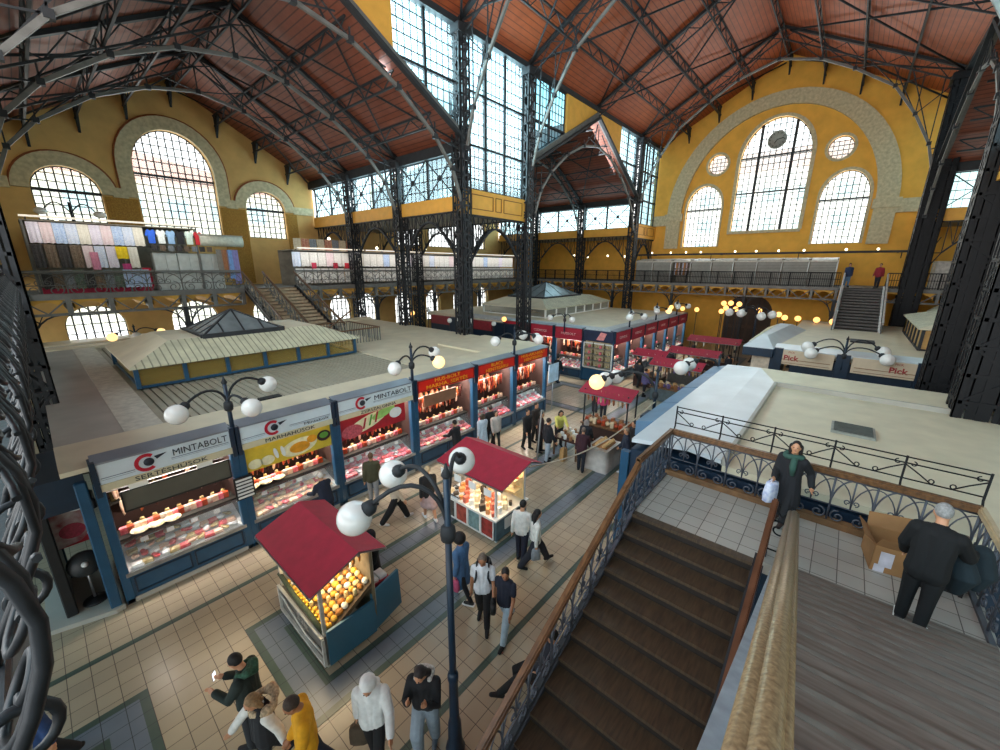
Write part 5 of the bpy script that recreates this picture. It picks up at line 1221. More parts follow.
mb = MB(); mb.box(3.3,3.36,6.15,8.1,.1,2.0); mb.build('back_panel', mat('kiosk_back','7a6a50',.7), k1)
mb = MB(); mb.tube([(2.32,6.2,2.05),(2.6,6.18,1.95),(3.0,6.2,2.05),(3.35,6.2,2.1)],.04,5); mb.tube([(2.3,8.1,1.0),(2.3,7.4,.85),(2.3,6.8,.86),(2.3,6.25,.8)],.05,5); mb.build('garland', mat('dark_leaf_garland','2f3a26',.8,scale=25,var=.5), k1)
lt = bpy.data.lights.new('kiosk_light','AREA'); lt.size = 1.2; lt.energy = 34; lt.color = (1,.8,.5); lo = bpy.data.objects.new('kiosk_light', lt); COL.objects.link(lo); lo.location = (2.7,7.0,2.0)
CH = [MATS['cheese_gold'], mat('cheese_pale','ecd79a',.45,scale=8), mat('cheese_brown','b9742a',.5,scale=8,var=.3), mat('cheese_white','efe6d0',.4,scale=8)]
for i in range(13):
    for j in range(8):
        y = 6.28+i*.14; u = j/7.0
        if (i+j)%6 == 5: put('preserve_jar',(2.44+u*.8,y,.76+u*.46),'small jar among the cheeses of the golden kiosk','jar','jars in the golden kiosk',CH[(i+j)%4],.9)
        else: put('cheese_ball',(2.44+u*.8,y,.80+u*.46),'golden cheese on the sloping shelf of the red roofed kiosk','cheese','cheeses in the golden kiosk',CH[(i*3+j)%4 if j > 1 else 0],.55+.25*random.random(),(0,0,random.random()*6))
for i in range(15): put('food_packet',(2.36,6.3+i*.125,.73),'yellow packet in the front row of the golden kiosk','packet','yellow packets along the golden kiosk edge',YEL,.55)
for i in range(7): put('sausage',(2.45+.12*i,6.3,2.02),'smoked cheese string hanging at the end of the golden kiosk','cheese string','strings hanging in the golden kiosk',CH[2],.8)
t = thing('crate','red crate with white books or boxes beside the teal door panel','crate',(3.6,6.7,.5)); mb = MB(); mb.box(3.42,3.85,6.38,6.72,.55,.9); mb.build('crate_body', RED, t)
mb = MB(); mb.box(3.45,3.82,6.4,6.7,.1,.55); mb.build('crate_stand', DARKIN, t)
for i in range(2):
    mb = MB(); mb.bevbox(3.45+i*.2,3.62+i*.2,6.42,6.68,.9,.97,.01); mb.build('white_box', WHITE, t)
k2 = thing('market_kiosk','red roofed gift kiosk with printed front panels and lit shelves, second along the street','kiosk',(7.6,7,0))
canopy(k2,6.6,8.3,5.55,8.0,2.0,2.32,2.1,.7)
posts(k2,((7.02,6.12),(7.02,8.05),(8.25,6.12),(8.25,8.05)),0,2.05)
mb = MB(); mb.box(6.95,8.3,6.05,8.1,.08,.72); mb.build('kiosk_body', mat('kiosk_teal_grey','5b7078',.5), k2)
mb = MB(); mb.box(6.88,8.34,6.0,8.15,.72,.77); mb.build('counter_top', WHITE, k2)
for i in range(4):
    y = 6.1+i*.5
    mb = MB(); mb.box(6.92,6.95,y+.04,y+.46,.14,.68); p = mb.build('printed_panel', mat('gift_print_%d'%i,['94322e','6f8c8e','a04a3c','4e4a44'][i],.5,scale=7,var=.4), k2)
    mb = MB(); mb.path([(6.91,y+.02,.12),(6.91,y+.48,.12),(6.91,y+.48,.7),(6.91,y+.02,.7)],.03,.03,(1,0,0),True); mb.build('panel_frame', WHITE, p)
mb = MB(); mb.box(7.3,7.7,6.02,6.05,.3,.62); mb.build('paper_notice', WHITE, k2)
mb = MB(); mb.box(8.2,8.26,6.1,8.05,.77,1.9); mb.build('back_panel', mat('lit_back_cream','efd9a8',.6), k2)
for z in (1.1,1.45):
    mb = MB(); mb.box(7.85,8.2,6.15,8.0,z,z+.02); mb.build('glass_shelf', mat('cream_shelf','e2cfa4',.5), k2)
lt = lt.copy(); lt.energy = 26; lo = bpy.data.objects.new('kiosk_light', lt); COL.objects.link(lo); lo.location = (7.5,6.8,1.95)
GIFT = [mat('gift_red','d9705a',.5), mat('gift_cream','ead9b4',.5), mat('gift_orange','e8a060',.5), mat('gift_white','f2efe8',.5), mat('gift_dark','4a4038',.5,scale=12,var=.4)]
for i in range(9):
    for j in range(4):
        put('food_packet',(7.02+j*.24,6.2+i*.21,.77),'small gift box on the white counter of the gift kiosk','gift','gifts on the gift kiosk counter',GIFT[(i*2+j*3)%5],.8+.4*((i+j)%3)/2,(0,0,random.uniform(-.6,.6)))
for i in range(12): put('salad_bowl',(8.05,6.25+i*.15,1.12 if i%2 else 1.47),'bright plate on the lit shelves of the gift kiosk','plate','plates on the gift kiosk shelves',GIFT[i%3],.6,(0,-1.1,0))
for i in range(4):
    t = thing('price_board','white card hung under the red canopy of the gift kiosk, %s from the lamp post'%ordn[i],'price card',(6.65,7.8-i*.55,1.75)); mb = MB(); mb.box(6.63,6.65,7.6-i*.55,7.85-i*.55,1.62,1.82); mb.build('card', WHITE, t); mb = MB(); mb.beam((6.64,7.72-i*.55,1.82),(6.66,7.72-i*.55,1.98),.01); mb.build('string', STEEL, t)
t = thing('display_tray','white tray of small goods on the near end of the gift kiosk counter','tray',(7.1,7.7,.77)); mb = MB(); mb.bevbox(6.92,7.35,7.45,8.05,.78,.84,.02); mb.build('tray_body', mat('tray_print','dfe6ea',.4,scale=22,hex2='8796a8'), t); mb = MB(); mb.path([(6.92,7.45,.85),(7.35,7.45,.85),(7.35,8.05,.85),(6.92,8.05,.85)],.02,closed=True); mb.build('tray_rim', BLACK, t)
def small_kiosk(label, x, y, w, d, tg, base_m, ms, n=24, roof=2.2):
    t = thing('market_kiosk',label,'kiosk',(x,y,0))
    canopy(t,x-.25,x+d+.25,y-w/2-.2,y+w/2+.2,roof-.22,roof+.08,roof-.1,.55)
    posts(t,((x,y-w/2),(x,y+w/2),(x+d,y-w/2),(x+d,y+w/2)),0,roof-.1,IRON,.05)
    mb = MB(); mb.bevbox(x-.05,x+d+.05,y-w/2-.05,y+w/2+.05,.06,.78,.02); mb.build('kiosk_body', base_m, t)
    mb = MB(); mb.box(x-.1,x+d+.1,y-w/2-.1,y+w/2+.1,.78,.83); mb.build('counter_top', WOOD, t)
    for i in range(n):
        k = i % 3; yy = y-w/2+w*(i+.5)/n
        if k == 0: put('sausage',(x,yy,roof-.15),'item hanging from the canopy of '+tg,'hanging item','items hanging in '+tg,ms[i%len(ms)],1.3)
        elif k == 1: put('food_packet',(x+.15+.5*(i%2),yy,.83),'boxed item on the counter of '+tg,'boxed item','boxed items in '+tg,ms[i%len(ms)],1.4,(0,0,random.random()))
        else: put('cheese_ball',(x+.25+.3*(i%2),yy,.9),'round item on the counter of '+tg,'round item','round items in '+tg,ms[i%len(ms)],1.2,(0,0,random.random()*6))
    return t
BROWNS = [mat('doll_brown','9a6a44',.8,scale=9,var=.3), mat('doll_cream','d9c3a0',.8,scale=9), mat('doll_purple','6a5a8a',.8), mat('doll_tan','c9a06a',.8,scale=9)]
small_kiosk('red roofed sausage kiosk beside the dark lamp post at the landing', 14.6,6.75,1.9,.9,'the sausage kiosk by the landing',DARKIN,[SAUS[1],MATS['ham_brown'],BROWNS[1],BROWNS[0]],30,2.45)
small_kiosk('red roofed doll kiosk past the blue sign band', 21.9,6.3,2.3,1.0,'the doll kiosk past the blue sign band',mat('kiosk_slate','4e5b60',.5),BROWNS,36,2.35)
small_kiosk('red roofed kiosk in the middle of the far street', 26.2,6.6,2.6,1.0,'the middle far kiosk',mat('kiosk_slate2','54504c',.5),BROWNS[:2]+GIFT[:2],18,2.3)
small_kiosk('red roofed kiosk partly hidden by the middle far kiosk', 24.0,8.5,1.6,.9,'the hidden far kiosk',DARKIN,GIFT,12,2.3)
small_kiosk('last red roofed kiosk under the end gallery lamps', 31.0,6.6,3.0,1.1,'the last far kiosk',DARKIN,GIFT[1:]+BROWNS[:1],18,2.4)
# goods tables by the landing
t = thing('draped_table','small table under a pale grey cloth heaped with rolls by the sausage kiosk','table',(13,5.9,0))
mb = MB(); n = 24; V = []
for z, k in ((.86,1.0),(.45,1.04),(.01,1.1)):
    for i in range(n):
        a = 2*PI*i/n; c, s = math.cos(a), math.sin(a); q = max(abs(c),abs(s)); f = k*(1+(.03*math.sin(6*a) if z < .8 else 0))
        V.append((13.0+.6*c/q*f, 5.95+.42*s/q*f, z))
mb.add(V,[tuple(range(n))]+[(r*n+i,r*n+(i+1)%n,(r+1)*n+(i+1)%n,(r+1)*n+i) for r in (0,1) for i in range(n)],True); mb.build('table_cloth', mat('pale_grey_cloth','c3bdb6',.9,scale=3), t)
mb = MB(); mb.box(12.6,13.4,5.65,6.25,.84,.9); mb.build('wicker_tray', mat('wicker','a0744a',.8,scale=30,var=.3), t)
for i in range(14): put('cheese_ball',(12.62+.12*(i%7),5.75+.3*(i//7),.95),'bread roll on the draped table by the sausage kiosk','bread roll','rolls on the draped table',BROWNS[3],.9,(0,0,i))
t = thing('goods_table','low dark table of wrapped goods where shoppers crowd in the street','table',(12.9,7.3,0))
mb = MB(); mb.box(12.5,13.5,6.8,7.9,.72,.78); mb.build('table_top', DARKIN, t)
for x, y in ((12.55,6.85),(13.45,6.85),(12.55,7.85),(13.45,7.85)):
    mb = MB(); mb.beam((x,y,0),(x,y,.72),.06); mb.build('leg', WOOD, t)
for i in range(20): put('food_packet',(12.6+.2*(i%5),6.9+.25*(i//5),.78),'wrapped food on the low dark table among the shoppers','packet','packets on the low dark table',[BROWNS[1],GIFT[3],BROWNS[0]][i%3],1.0,(0,0,i*.7))
t = thing('paper_bag','tall brown paper bag standing by the low dark table','bag',(12.35,7.3,0)); mb = MB(); mb.prism([(12.2,7.2,0),(12.5,7.2,0),(12.48,7.2,.5),(12.22,7.2,.5)],(0,.18,0)); mb.build('bag_body', mat('kraft_paper','b08a58',.8), t); mb = MB(); mb.tube([(12.28,7.2,.5),(12.3,7.2,.62),(12.4,7.2,.62),(12.42,7.2,.5)],.012,5); mb.build('bag_handle', WOOD, t)
t = thing('barrier_rope','pale slack rope stretched above the street from the gift kiosk to the landing','rope',(12,6,2)); mb = MB()
P0, P1 = Vector((8.3,6.0,1.8)), Vector((13.3,4.3,2.9)); mb.tube([P0.lerp(P1,k/14)-Vector((0,0,.5*math.sin(PI*k/14))) for k in range(15)],.022,6); mb.build('rope_strand', mat('rope_fibre','b7a994',.8), t)
t = thing('leaning_pole','thin pale pole leaning beside the shoppers at the low table','pole',(11.9,8.0,0)); mb = MB(); mb.tube([(11.5,7.95,0),(11.95,8.1,2.0)],.03,6); mb.build('pole_shaft', mat('pole_grey','8d8d8a',.5), t)
# ================= people =================
SKIN = mat('skin', 'c08a68', .5, scale=6, var=.06); SKIN2 = mat('skin_tan', 'a06c4c', .5, scale=6, var=.06)
def soft(name, tubes, balls, m, parent, vox, sm=4):
    """one continuous surface grown round limbs"""
    mb = MB()
    for pts, r in tubes: mb.tube(pts, r, 10)
    for c, r, M in balls: mb.ball(c, r, 14, 9, M)
    for pts, r in tubes:
        rs = r if isinstance(r,(list,tuple)) else [r]*len(pts)
        mb.ball(pts[0], rs[0]*.98, 10, 6); mb.ball(pts[-1], rs[-1]*.98, 10, 6)
    o = mb.build(name, m, parent, True)
    md = o.modifiers.new('r','REMESH'); md.mode = 'VOXEL'; md.voxel_size = vox; md.use_smooth_shade = True
    s = o.modifiers.new('s','SMOOTH'); s.iterations = sm; s.factor = .5
    dg = bpy.context.evaluated_depsgraph_get(); dg.update()
    me = bpy.data.meshes.new_from_object(o.evaluated_get(dg)); old = o.data
    o.modifiers.clear(); o.data = me; bpy.data.meshes.remove(old)
    me.materials.clear(); me.materials.append(m)
    return o
CL = {}
def cloth(c, var=.12):
    if c not in CL: CL[c] = mat('clothing_'+c, c, .85, scale=12, var=var)
    return CL[c]
def person(label, x, y, yaw, h=1.72, top=('jacket','2a2c30'), bottom=('trousers','26282c'), hair=('short','1c1714'), shoe='1a1a1c', z=0, lean=0, head=(0,0),
           L=(18,8), R=(-16,14), aL=(-12,8,15,0), aR=(14,8,15,0), vox=.013, skin=SKIN, extras=(), group=None, sole=None):
    """yaw: heading in degrees; L/R: thigh swing and knee bend; aL/aR: arm swing, spread, elbow bend, inward turn"""
    s = h/1.72; lean = rad(lean)
    U = Vector((math.sin(lean),0,math.cos(lean)))
    legs = {}; lows = []
    for k, sd, (a, kn) in (('L',1,L),('R',-1,R)):
        a, b = rad(a), rad(a-kn); hip = Vector((0,sd*.09,0)); kne = hip+Vector((math.sin(a),0,-math.cos(a)))*.42; ank = kne+Vector((math.sin(b),0,-math.cos(b)))*.40
        ft = b*.55 if kn < 60 else 0
        toe = ank+Vector((math.cos(ft)*.17,sd*.02,-.055+math.sin(ft)*.17)); heel = ank+Vector((-.05,0,-.055-math.sin(ft)*.03))
        legs[k] = (hip,kne,ank,toe,heel); lows.append(min(toe.z,heel.z)-.035)
    dz = -min(lows)
    t = thing('person', label, 'person', (x,y,z), rad(yaw), group)
    t.scale = (s,s,s)
    up = Vector((0,0,dz)); P = up.copy()
    legs = {k:[v+up for v in V] for k, V in legs.items()}
    sh = P+U*.47; nk = P+U*.53
    hp, hy = rad(head[0]), rad(head[1])
    HM = Matrix.Rotation(hy,3,'Z')@Matrix.Rotation(hp+lean*.6,3,'Y')
    hc = nk+Vector((math.sin(lean+hp*.5),0,math.cos(lean+hp*.5)))*.04+HM@Vector((.025,0,.13))
    arms = {}
    for k, sd, (f, a, e, inn) in (('L',1,aL),('R',-1,aR)):
        f, a, e, inn = rad(f)+lean*.5, rad(a), rad(e), rad(inn)
        S = sh+Vector((0,sd*.175,-.02)); d = Vector((math.sin(f)*math.cos(a), sd*math.sin(a), -math.cos(f)*math.cos(a))); E_ = S+d*.285
        d2 = Vector((math.sin(f+e), 0, -math.cos(f+e))); d2 = Vector((d2.x*math.cos(inn), sd*(math.sin(a)*.5-math.sin(inn)), d2.z)).normalized(); Wr = E_+d2*.245
        arms[k] = (S,E_,Wr,d2,sd)
    T = [([legs[k][0],legs[k][1],legs[k][2]],[.085,.058,.04]) for k in legs]
    T += [([legs[k][4],legs[k][3]],[.035,.032]) for k in legs]
    for sd in (-1,1): T.append(([P+Vector((0,sd*.06,0)),P+U*.2+Vector((0,sd*.06,0)),P+U*.42+Vector((0,sd*.09,0))],[.08,.075,.08]))
    T.append(([P+U*.42,nk,hc-HM@Vector((.02,0,.06))],[.1,.06,.052]))
    B = [(hc,(.092,.073,.112),HM),(hc+HM@Vector((.088,0,-.012)),(.018,.014,.022),HM),(hc+HM@Vector((.03,0,-.075)),(.055,.05,.04),HM)]
    for sd in (-1,1): B.append((hc+HM@Vector((-.005,sd*.074,-.005)),(.022,.012,.032),HM))
    for k,(S,E_,Wr,d2,sd) in arms.items():
        T.append(([S,E_,Wr],[.052,.04,.028]))
        side = d2.cross(Vector((0,1,0))); side = side.normalized() if side.length > .1 else Vector((1,0,0)); pl = d2.cross(side).normalized()
        T.append(([Wr,Wr+d2*.07],[.028,.036]))
        for q in range(4):
            o = side*((q-1.5)*.02); ln = (.062,.072,.068,.052)[q]; kb = Wr+d2*.085+o; c1 = kb+d2*ln*.55; T.append(([Wr+d2*.06+o,kb,c1,c1+(d2*.7-pl*.55*sd).normalized()*ln*.5],[.012,.0105,.0098,.009]))
        T.append(([Wr+d2*.02+side*.02, Wr+d2*.05+side*.05, Wr+d2*.085+side*.058],[.014,.012,.01]))
    body = soft('body', T, B, skin, t, vox)
    # face
    for sd in (-1,1):
        mb = MB(); mb.ball(hc+HM@Vector((.083,sd*.03,.012)),(.008,.012,.008),8,5,HM); mb.build('eye', BLACK, body, True)
    mb = MB(); mb.ball(hc+HM@Vector((.083,0,-.05)),(.008,.024,.007),8,5,HM); mb.build('mouth', mat('lips','8e4a42',.5), body, True)
    # clothing
    typ, c = top; m = cloth(c); g = .018 if typ in ('tee','shirt') else .032
    TT = []; BB = []
    low = {'tee':-.02,'shirt':-.04,'jacket':-.06,'hoodie':-.05,'coat':-.42,'crop':.08,'vest':-.04}.get(typ,-.05)
    for sd in (-1,1):
        top_ = P+U*.44+Vector((0,sd*.085,0)); lowp = P+(U*low if low > -.2 else Vector((0,0,low)))+Vector((0,sd*(.065 if low > -.2 else .09),0))
        TT.append(([lowp,P+U*.15+Vector((0,sd*.06,0)),P+U*.3+Vector((0,sd*.075,0)),top_],[.108+g+(.03 if low < -.2 else 0),.1+g,.092+g,.085+g*.8]))
    TT.append(([P+U*.46,P+U*.5],[.08+g,.06+g])); TT.append(([P+U*max(low,-.05),P+U*.44],[.1+g,.1+g]))
    for k,(S,E_,Wr,d2,sd) in arms.items():
        if typ == 'tee': TT.append(([S,S.lerp(E_,.62)],[.062,.06]))
        elif typ == 'vest': TT.append(([S,S.lerp(E_,.2)],[.065,.06]))
        else: TT.append(([S,E_,Wr-d2*.01],[.056+g,.046+g*.8,.036+g*.7]))
    if typ == 'hoodie': TT.append(([nk+Vector((-.09,-.07,.0)),nk+Vector((-.1,0,-.02)),nk+Vector((-.09,.07,.0))],[.05,.065,.05]))
    soft('top', TT, BB, m, t, vox*1.15)
    for ex, ec in extras:
        em = mat('trim_'+ec, ec, .95, scale=30, var=.45)
        if ex == 'vest':
            VT = [([P+U*-.03+Vector((0,sd*.065,0)),P+U*.2+Vector((0,sd*.07,0)),P+U*.44+Vector((0,sd*.09,0))],[.162,.15,.13]) for sd in (-1,1)]
            soft('vest', VT+[([P,P+U*.44],[.15,.14])], [], cloth(ec), t, vox*1.15)
        if ex == 'fur':
            mb = MB(); mb.tube([nk+Vector((-.06,0,.0))+Vector((.15*math.cos(2*PI*k/16),.17*math.sin(2*PI*k/16),.03*math.sin(k*2.3)-.06*math.cos(2*PI*k/16))) for k in range(16)],[.06+.015*math.sin(k*5) for k in range(16)],9,closed=True); mb.build('fur_collar', em, t, True)
        if ex == 'hood':
            soft('hood', [([nk+Vector((-.1,-.09,.02)),nk+Vector((-.13,0,-.03)),nk+Vector((-.1,.09,.02))],[.06,.08,.06]),([nk+Vector((.03,-.1,0)),nk+Vector((-.06,-.13,.0)),nk+Vector((-.06,.13,.0)),nk+Vector((.03,.1,0))],[.04,.05,.05,.04])], [], em, t, vox)
    typ2, c2 = bottom
    TT = [([P+Vector((0,-.05,.03)),P+Vector((0,.05,.03))],[.108,.108])]
    if typ2 == 'skirt':
        TT += [([legs[k][0],legs[k][0].lerp(legs[k][1],1.0)],[.12,.15]) for k in legs]+[([P,P-Vector((0,0,.4))],[.13,.17])]
    else:
        w = {'wide':1.35,'leggings':.85}.get(typ2,1.0)
        TT += [([legs[k][0],legs[k][1],legs[k][2].lerp(legs[k][1],-.02)],[.105,.078*w,.062*w]) for k in legs]
    soft('trousers' if typ2 != 'skirt' else 'skirt', TT, [], cloth(c2), t, vox*1.15)
    for k in legs:
        hip,kne,ank,toe,heel = legs[k]
        f = soft('shoe', [([heel+Vector((0,0,.01)),heel.lerp(toe,.5)+Vector((0,0,.012)),toe],[.046,.046,.038]),([heel+Vector((.03,0,.02)),ank],[.045,.045])], [], cloth(shoe), t, vox)
        if sole:
            mb = MB(); d = (toe-heel); mb.beam(heel-d*.26-Vector((0,0,.022)), toe+d*.24-Vector((0,0,.022)), .108, .028); mb.build('shoe_sole', cloth(sole), f, True)
    ht, hcol = hair
    hm = mat('hair_'+hcol, hcol, .7, scale=40, var=.3)
    if ht == 'hood': soft('hood', [([hc+HM@Vector((-.06,0,-.1)),hc+HM@Vector((-.05,0,.03))],[.1,.12])], [(hc+HM@Vector((-.035,0,.03)),(.11,.1,.125),HM)], cloth(hcol), t, vox)
    if ht in ('short','long','afro','bob','bald'):
        off = {'afro':(-.03,0,.04),'bald':(-.045,0,0)}.get(ht,(-.026,0,.03)); rr = {'afro':(.15,.15,.15),'bald':(.07,.07,.07)}.get(ht,(.098,.083,.102))
        BB = [(hc+HM@Vector(off),rr,HM)]; TT = []
        if ht == 'long':
            for q in (-.055,0,.055): TT.append(([hc+HM@Vector((-.05,q,.02)),hc+HM@Vector((-.085,q*1.15,-.12)),hc+Vector((-.12,q*1.2,-.3))],[.055,.05,.03]))
        if ht == 'bob':
            for q in (-.07,0,.07): TT.append(([hc+HM@Vector((-.03 if q else -.06,q,.02)),hc+HM@Vector((-.04 if q else -.08,q*1.1,-.11))],[.045,.038]))
        soft('hair', TT, BB, hm, t, vox*.9, 2)
    t['_w'] = 0; del t['_w']
    R_ = Matrix.Rotation(rad(yaw),3,'Z'); Wd = lambda v: Vector((x,y,z))+R_@(Vector(v)*s)
    return t, {'Lh':Wd(arms['L'][2]+arms['L'][3]*.1), 'Rh':Wd(arms['R'][2]+arms['R'][3]*.1), 'P':Wd(P), 'chest':Wd(P+U*.35), 'R':R_, 'sh':Wd(sh)}
def bag(name, label, p, w, d, hgt, m, yaw=0, strap=.12):
    """soft bag hanging below a hand at p"""
    t = thing(name, label, 'bag', (p[0],p[1],p[2]-strap-hgt), rad(yaw))
    mb = MB(); n = 12; V = []
    for zz, k in ((0,.9),(.04*hgt,1.0),(.45*hgt,1.05),(.9*hgt,.92),(hgt,.8)):
        for i in range(n):
            a = 2*PI*i/n; c, s_ = math.cos(a), math.sin(a); q = (abs(c)**4+abs(s_)**4)**.25
            V.append((w/2*c/q*k*(1+.04*math.sin(5*a+zz*20)), d/2*s_/q*k, zz))
    mb.add(V,[tuple(range(n-1,-1,-1)),tuple(range(4*n,5*n))]+[(r*n+i,r*n+(i+1)%n,(r+1)*n+(i+1)%n,(r+1)*n+i) for r in range(4) for i in range(n)],True)
    mb.build('bag_body', m, t, True)
    mb = MB()
    for s_ in (-1,1): mb.tube([(-w*.25,s_*d*.2,hgt*.97),(-w*.1,0,hgt+strap*.9),(w*.1,0,hgt+strap*.9),(w*.25,s_*d*.2,hgt*.97)],.008,5)
    mb.build('bag_handle', m, t, True)
    return t
NV = .0105
_, a = person('person in a dark jacket with a green hood looking down at a lit phone',.99,5.85,135,1.78,('hoodie','1f2a26'),hair=('short','15110f'),head=(30,0),aL=(30,5,75,20),aR=(30,5,80,25),L=(5,4),R=(-5,4),vox=NV,extras=(('hood','2f5240'),))
t = thing('phone','lit phone in the hands of the person with the green hood','phone',a['Rh']+Vector((-.03,.04,.02)),rad(135)); mb = MB(); mb.bevbox(-.005,.005,-.037,.037,-.07,.07,.004); mb.build('phone_body', BLACK, t, True); mb = MB(); mb.box(-.008,-.005,-.034,.034,-.065,.065); mb.build('phone_screen', mat('lit_screen','e8eef8',.3,emit=1.2,var=.02), t, True)
person('person in white sleeves and black vest with a shaggy fur hood, arm swung out',.97,5.22,185,1.68,('jacket','d9d6cf'),('trousers','22252b'),('bob','8a6e4c'),head=(25,0),aL=(-20,20,12,0),aR=(32,28,8,0),L=(20,8),R=(-18,16),vox=NV,extras=(('vest','1c1d21'),('fur','b09a7c')))
person('person in a bright yellow jacket with short dark hair walking beside the fur hood',1.3,4.62,160,1.84,('jacket','d99a12'),('trousers','20283a'),('short','3a2c22'),head=(32,10),aL=(10,6,30,10),aR=(5,8,40,25),L=(16,6),R=(-16,14),vox=NV,skin=SKIN2)
_, a = person('person in a white hooded sweatshirt with black trousers carrying a dark brown bag',2.07,4.18,225,1.78,('hoodie','dcdcd9'),('trousers','141416'),('hood','dcdcd9'),head=(32,0),aL=(28,18,25,0),aR=(-12,10,8,0),L=(26,30),R=(-8,4),vox=NV)
bag('carrier_bag','dark brown carrier bag in the hand of the white hooded person',a['Rh'],.28,.12,.34,cloth('4e4030'),135)
person('person in short black jacket and pale jeans, hands lifted to the face',2.68,3.75,215,1.74,('crop','1a1a1d'),('wide','8d98a2'),('long','241a18'),extras=(('hood','b9b2aa'),),shoe='5c6670',head=(28,-15),aL=(35,10,105,30),aR=(30,12,110,25),L=(-8,4),R=(26,34),vox=NV)
_, a = person('person in a blue denim shirt dress and black leggings with big curly black hair',5.1,5.47,95,1.66,('coat','4a6c92'),('leggings','141418'),('afro','0f0d0e'),'2a2a2c',head=(12,0),L=(-20,10),R=(22,12),aL=(-12,10,20,0),aR=(10,8,20,0),vox=NV,sole='d8d8d8')
bag('tote_bag','pink tote bag hanging beside the denim shirt dress',a['Lh']+Vector((0,0,.1)),.24,.1,.28,cloth('c9587c'),95)
_, a = person('person in a plain white t-shirt with cropped grey hair and black trousers',4.88,4.6,215,1.82,('tee','d2d4d8'),('trousers','17171a'),('short','6b5c50'),head=(18,0),aL=(18,8,30,0),aR=(-8,8,15,0),L=(14,8),R=(-12,12),vox=NV,skin=SKIN2)
bag('waist_bag','black bag held at hip level between the white and navy t-shirts',a['Lh']+Vector((0,0,.15)),.3,.12,.2,BLACK,40,.06)
t = thing('backpack','dark backpack strapped on the person in the plain white t-shirt','backpack',a['chest']); 
mb = MB(); C0 = a['chest']-a['R']@Vector((.22,0,0)); mb.ball(C0,(.13,.16,.22),12,8,a['R']); mb.build('pack_body', cloth('23262c'), t)
mb = MB()
for sd in (-1,1): mb.tube([C0+a['R']@Vector((.02,sd*.12,.16)),a['sh']+a['R']@Vector((.0,sd*.12,.1)),a['chest']+a['R']@Vector((.14,sd*.12,0)),a['chest']+a['R']@Vector((.08,sd*.16,-.18))],.022,6)
mb.build('pack_strap', cloth('23262c'), t)
person('person in a navy t-shirt and pale jeans walking beside the white t-shirt',4.97,4.08,190,1.74,('tee','171c2c'),('trousers','9fb0bd'),('short','1a1411'),head=(15,25),aL=(14,8,20,0),aR=(-10,8,25,0),L=(20,6),R=(-22,24),vox=NV,skin=SKIN2)
person('person in black seated on a stool beside the stairs, legs stretched out',4.5,2.92,138,1.72,('jacket','1a1c26'),('trousers','0f1012'),('short','1b1714'),'1e2024',L=(76,28),R=(74,80),lean=-28,head=(30,0),aL=(25,8,60,20),aR=(25,8,60,20),vox=NV,z=.0)
t = thing('stool','low dark stool under the seated person by the stairs','stool',(4.5,2.92,0)); mb = MB(); mb.lathe([(.0,.3),(.17,.3),(.18,.33),(.0,.34)],(4.5,2.92,.0),14); mb.build('seat', DARKIN, t)
for k in range(4):
    mb = MB(); mb.beam((4.5+.12*math.cos(k*PI/2),2.92+.12*math.sin(k*PI/2),.3),(4.5+.16*math.cos(k*PI/2),2.92+.16*math.sin(k*PI/2),0),.03); mb.build('leg', STEEL, t)
person('person in a white shirt and dark trousers seen from behind, nearer the gift kiosk',6.9,5.15,20,1.74,('shirt','dcd9d2'),('trousers','1c2030'),('short','16120f'),L=(6,4),R=(-8,6),vox=NV,head=(8,-20))
_, a = person('person in a white blouse with long black hair and dark wide trousers mid stride',7.0,4.8,-35,1.66,('shirt','e2e0d8'),('wide','20242e'),('long','0f0d0d'),head=(10,0),L=(30,6),R=(-22,18),aL=(-10,8,25,0),aR=(-12,10,10,0),vox=NV)
bag('shoulder_bag','grey shoulder bag at the side of the person in the white blouse',a['Rh']+Vector((0,0,.15)),.22,.1,.3,cloth('8d949a'),-35)
person('white haired person in dark blue leaning to the yellow banner stall counter',4.36,10.15,100,1.74,('jacket','1c2436'),('trousers','1a1c22'),('short','d8d2c8'),lean=14,L=(4,3),R=(-4,3),aL=(25,6,40,0),aR=(25,6,40,0))
person('person in an olive jacket and grey trousers standing at the third white signed stall',5.9,10.3,60,1.72,('jacket','4c4a34'),('trousers','8a8b8c'),('short','6b4a34'),L=(10,5),R=(-10,8))
person('person in a beige shirt and black wide trousers striding past the front lamp globes',5.78,8.92,-25,1.72,('shirt','c8b8a2'),('wide','131315'),('short','3a2c22'),'d8d8d8',L=(26,5),R=(-26,10),vox=NV)
person('blond person in a black top over a dusty pink long skirt by the gift kiosk',6.5,8.3,70,1.74,('jacket','1d1d20'),('skirt','b59a98'),('short','c9b088'),'d9d9d9',L=(12,6),R=(-14,14))
person('person in black buying at the glass case of the first red signed stall',9.5,10.25,95,1.72,('jacket','17181c'),('trousers','17181c'),('short','15110f'),lean=8,aL=(30,6,40,0),aR=(30,6,40,0),L=(3,2),R=(-4,3))
person('person in a long pale blue coat at the middle red signed stall',10.75,10.1,80,1.68,('coat','b9c4cf'),('trousers','6a7078'),('bob','4a3a2c'),L=(4,2),R=(-6,4))
person('person in black between the pale blue coat and the beige jacket',11.5,10.35,70,1.76,('jacket','16171b'),('trousers','15161a'),('short','2a1f1a'),L=(6,4),R=(-8,6))
person('person in a beige jacket and black leggings walking from the middle red signed stall',11.4,9.95,250,1.66,('jacket','b7aca4'),('leggings','131316'),('bob','2b1e18'),L=(12,5),R=(-12,8))
person('person in black jacket and light jeans beside the low goods table',11.85,7.7,-30,1.78,('jacket','1b1d24'),('trousers','9aa6b2'),('short','2a1d16'),L=(3,2),R=(-5,3))
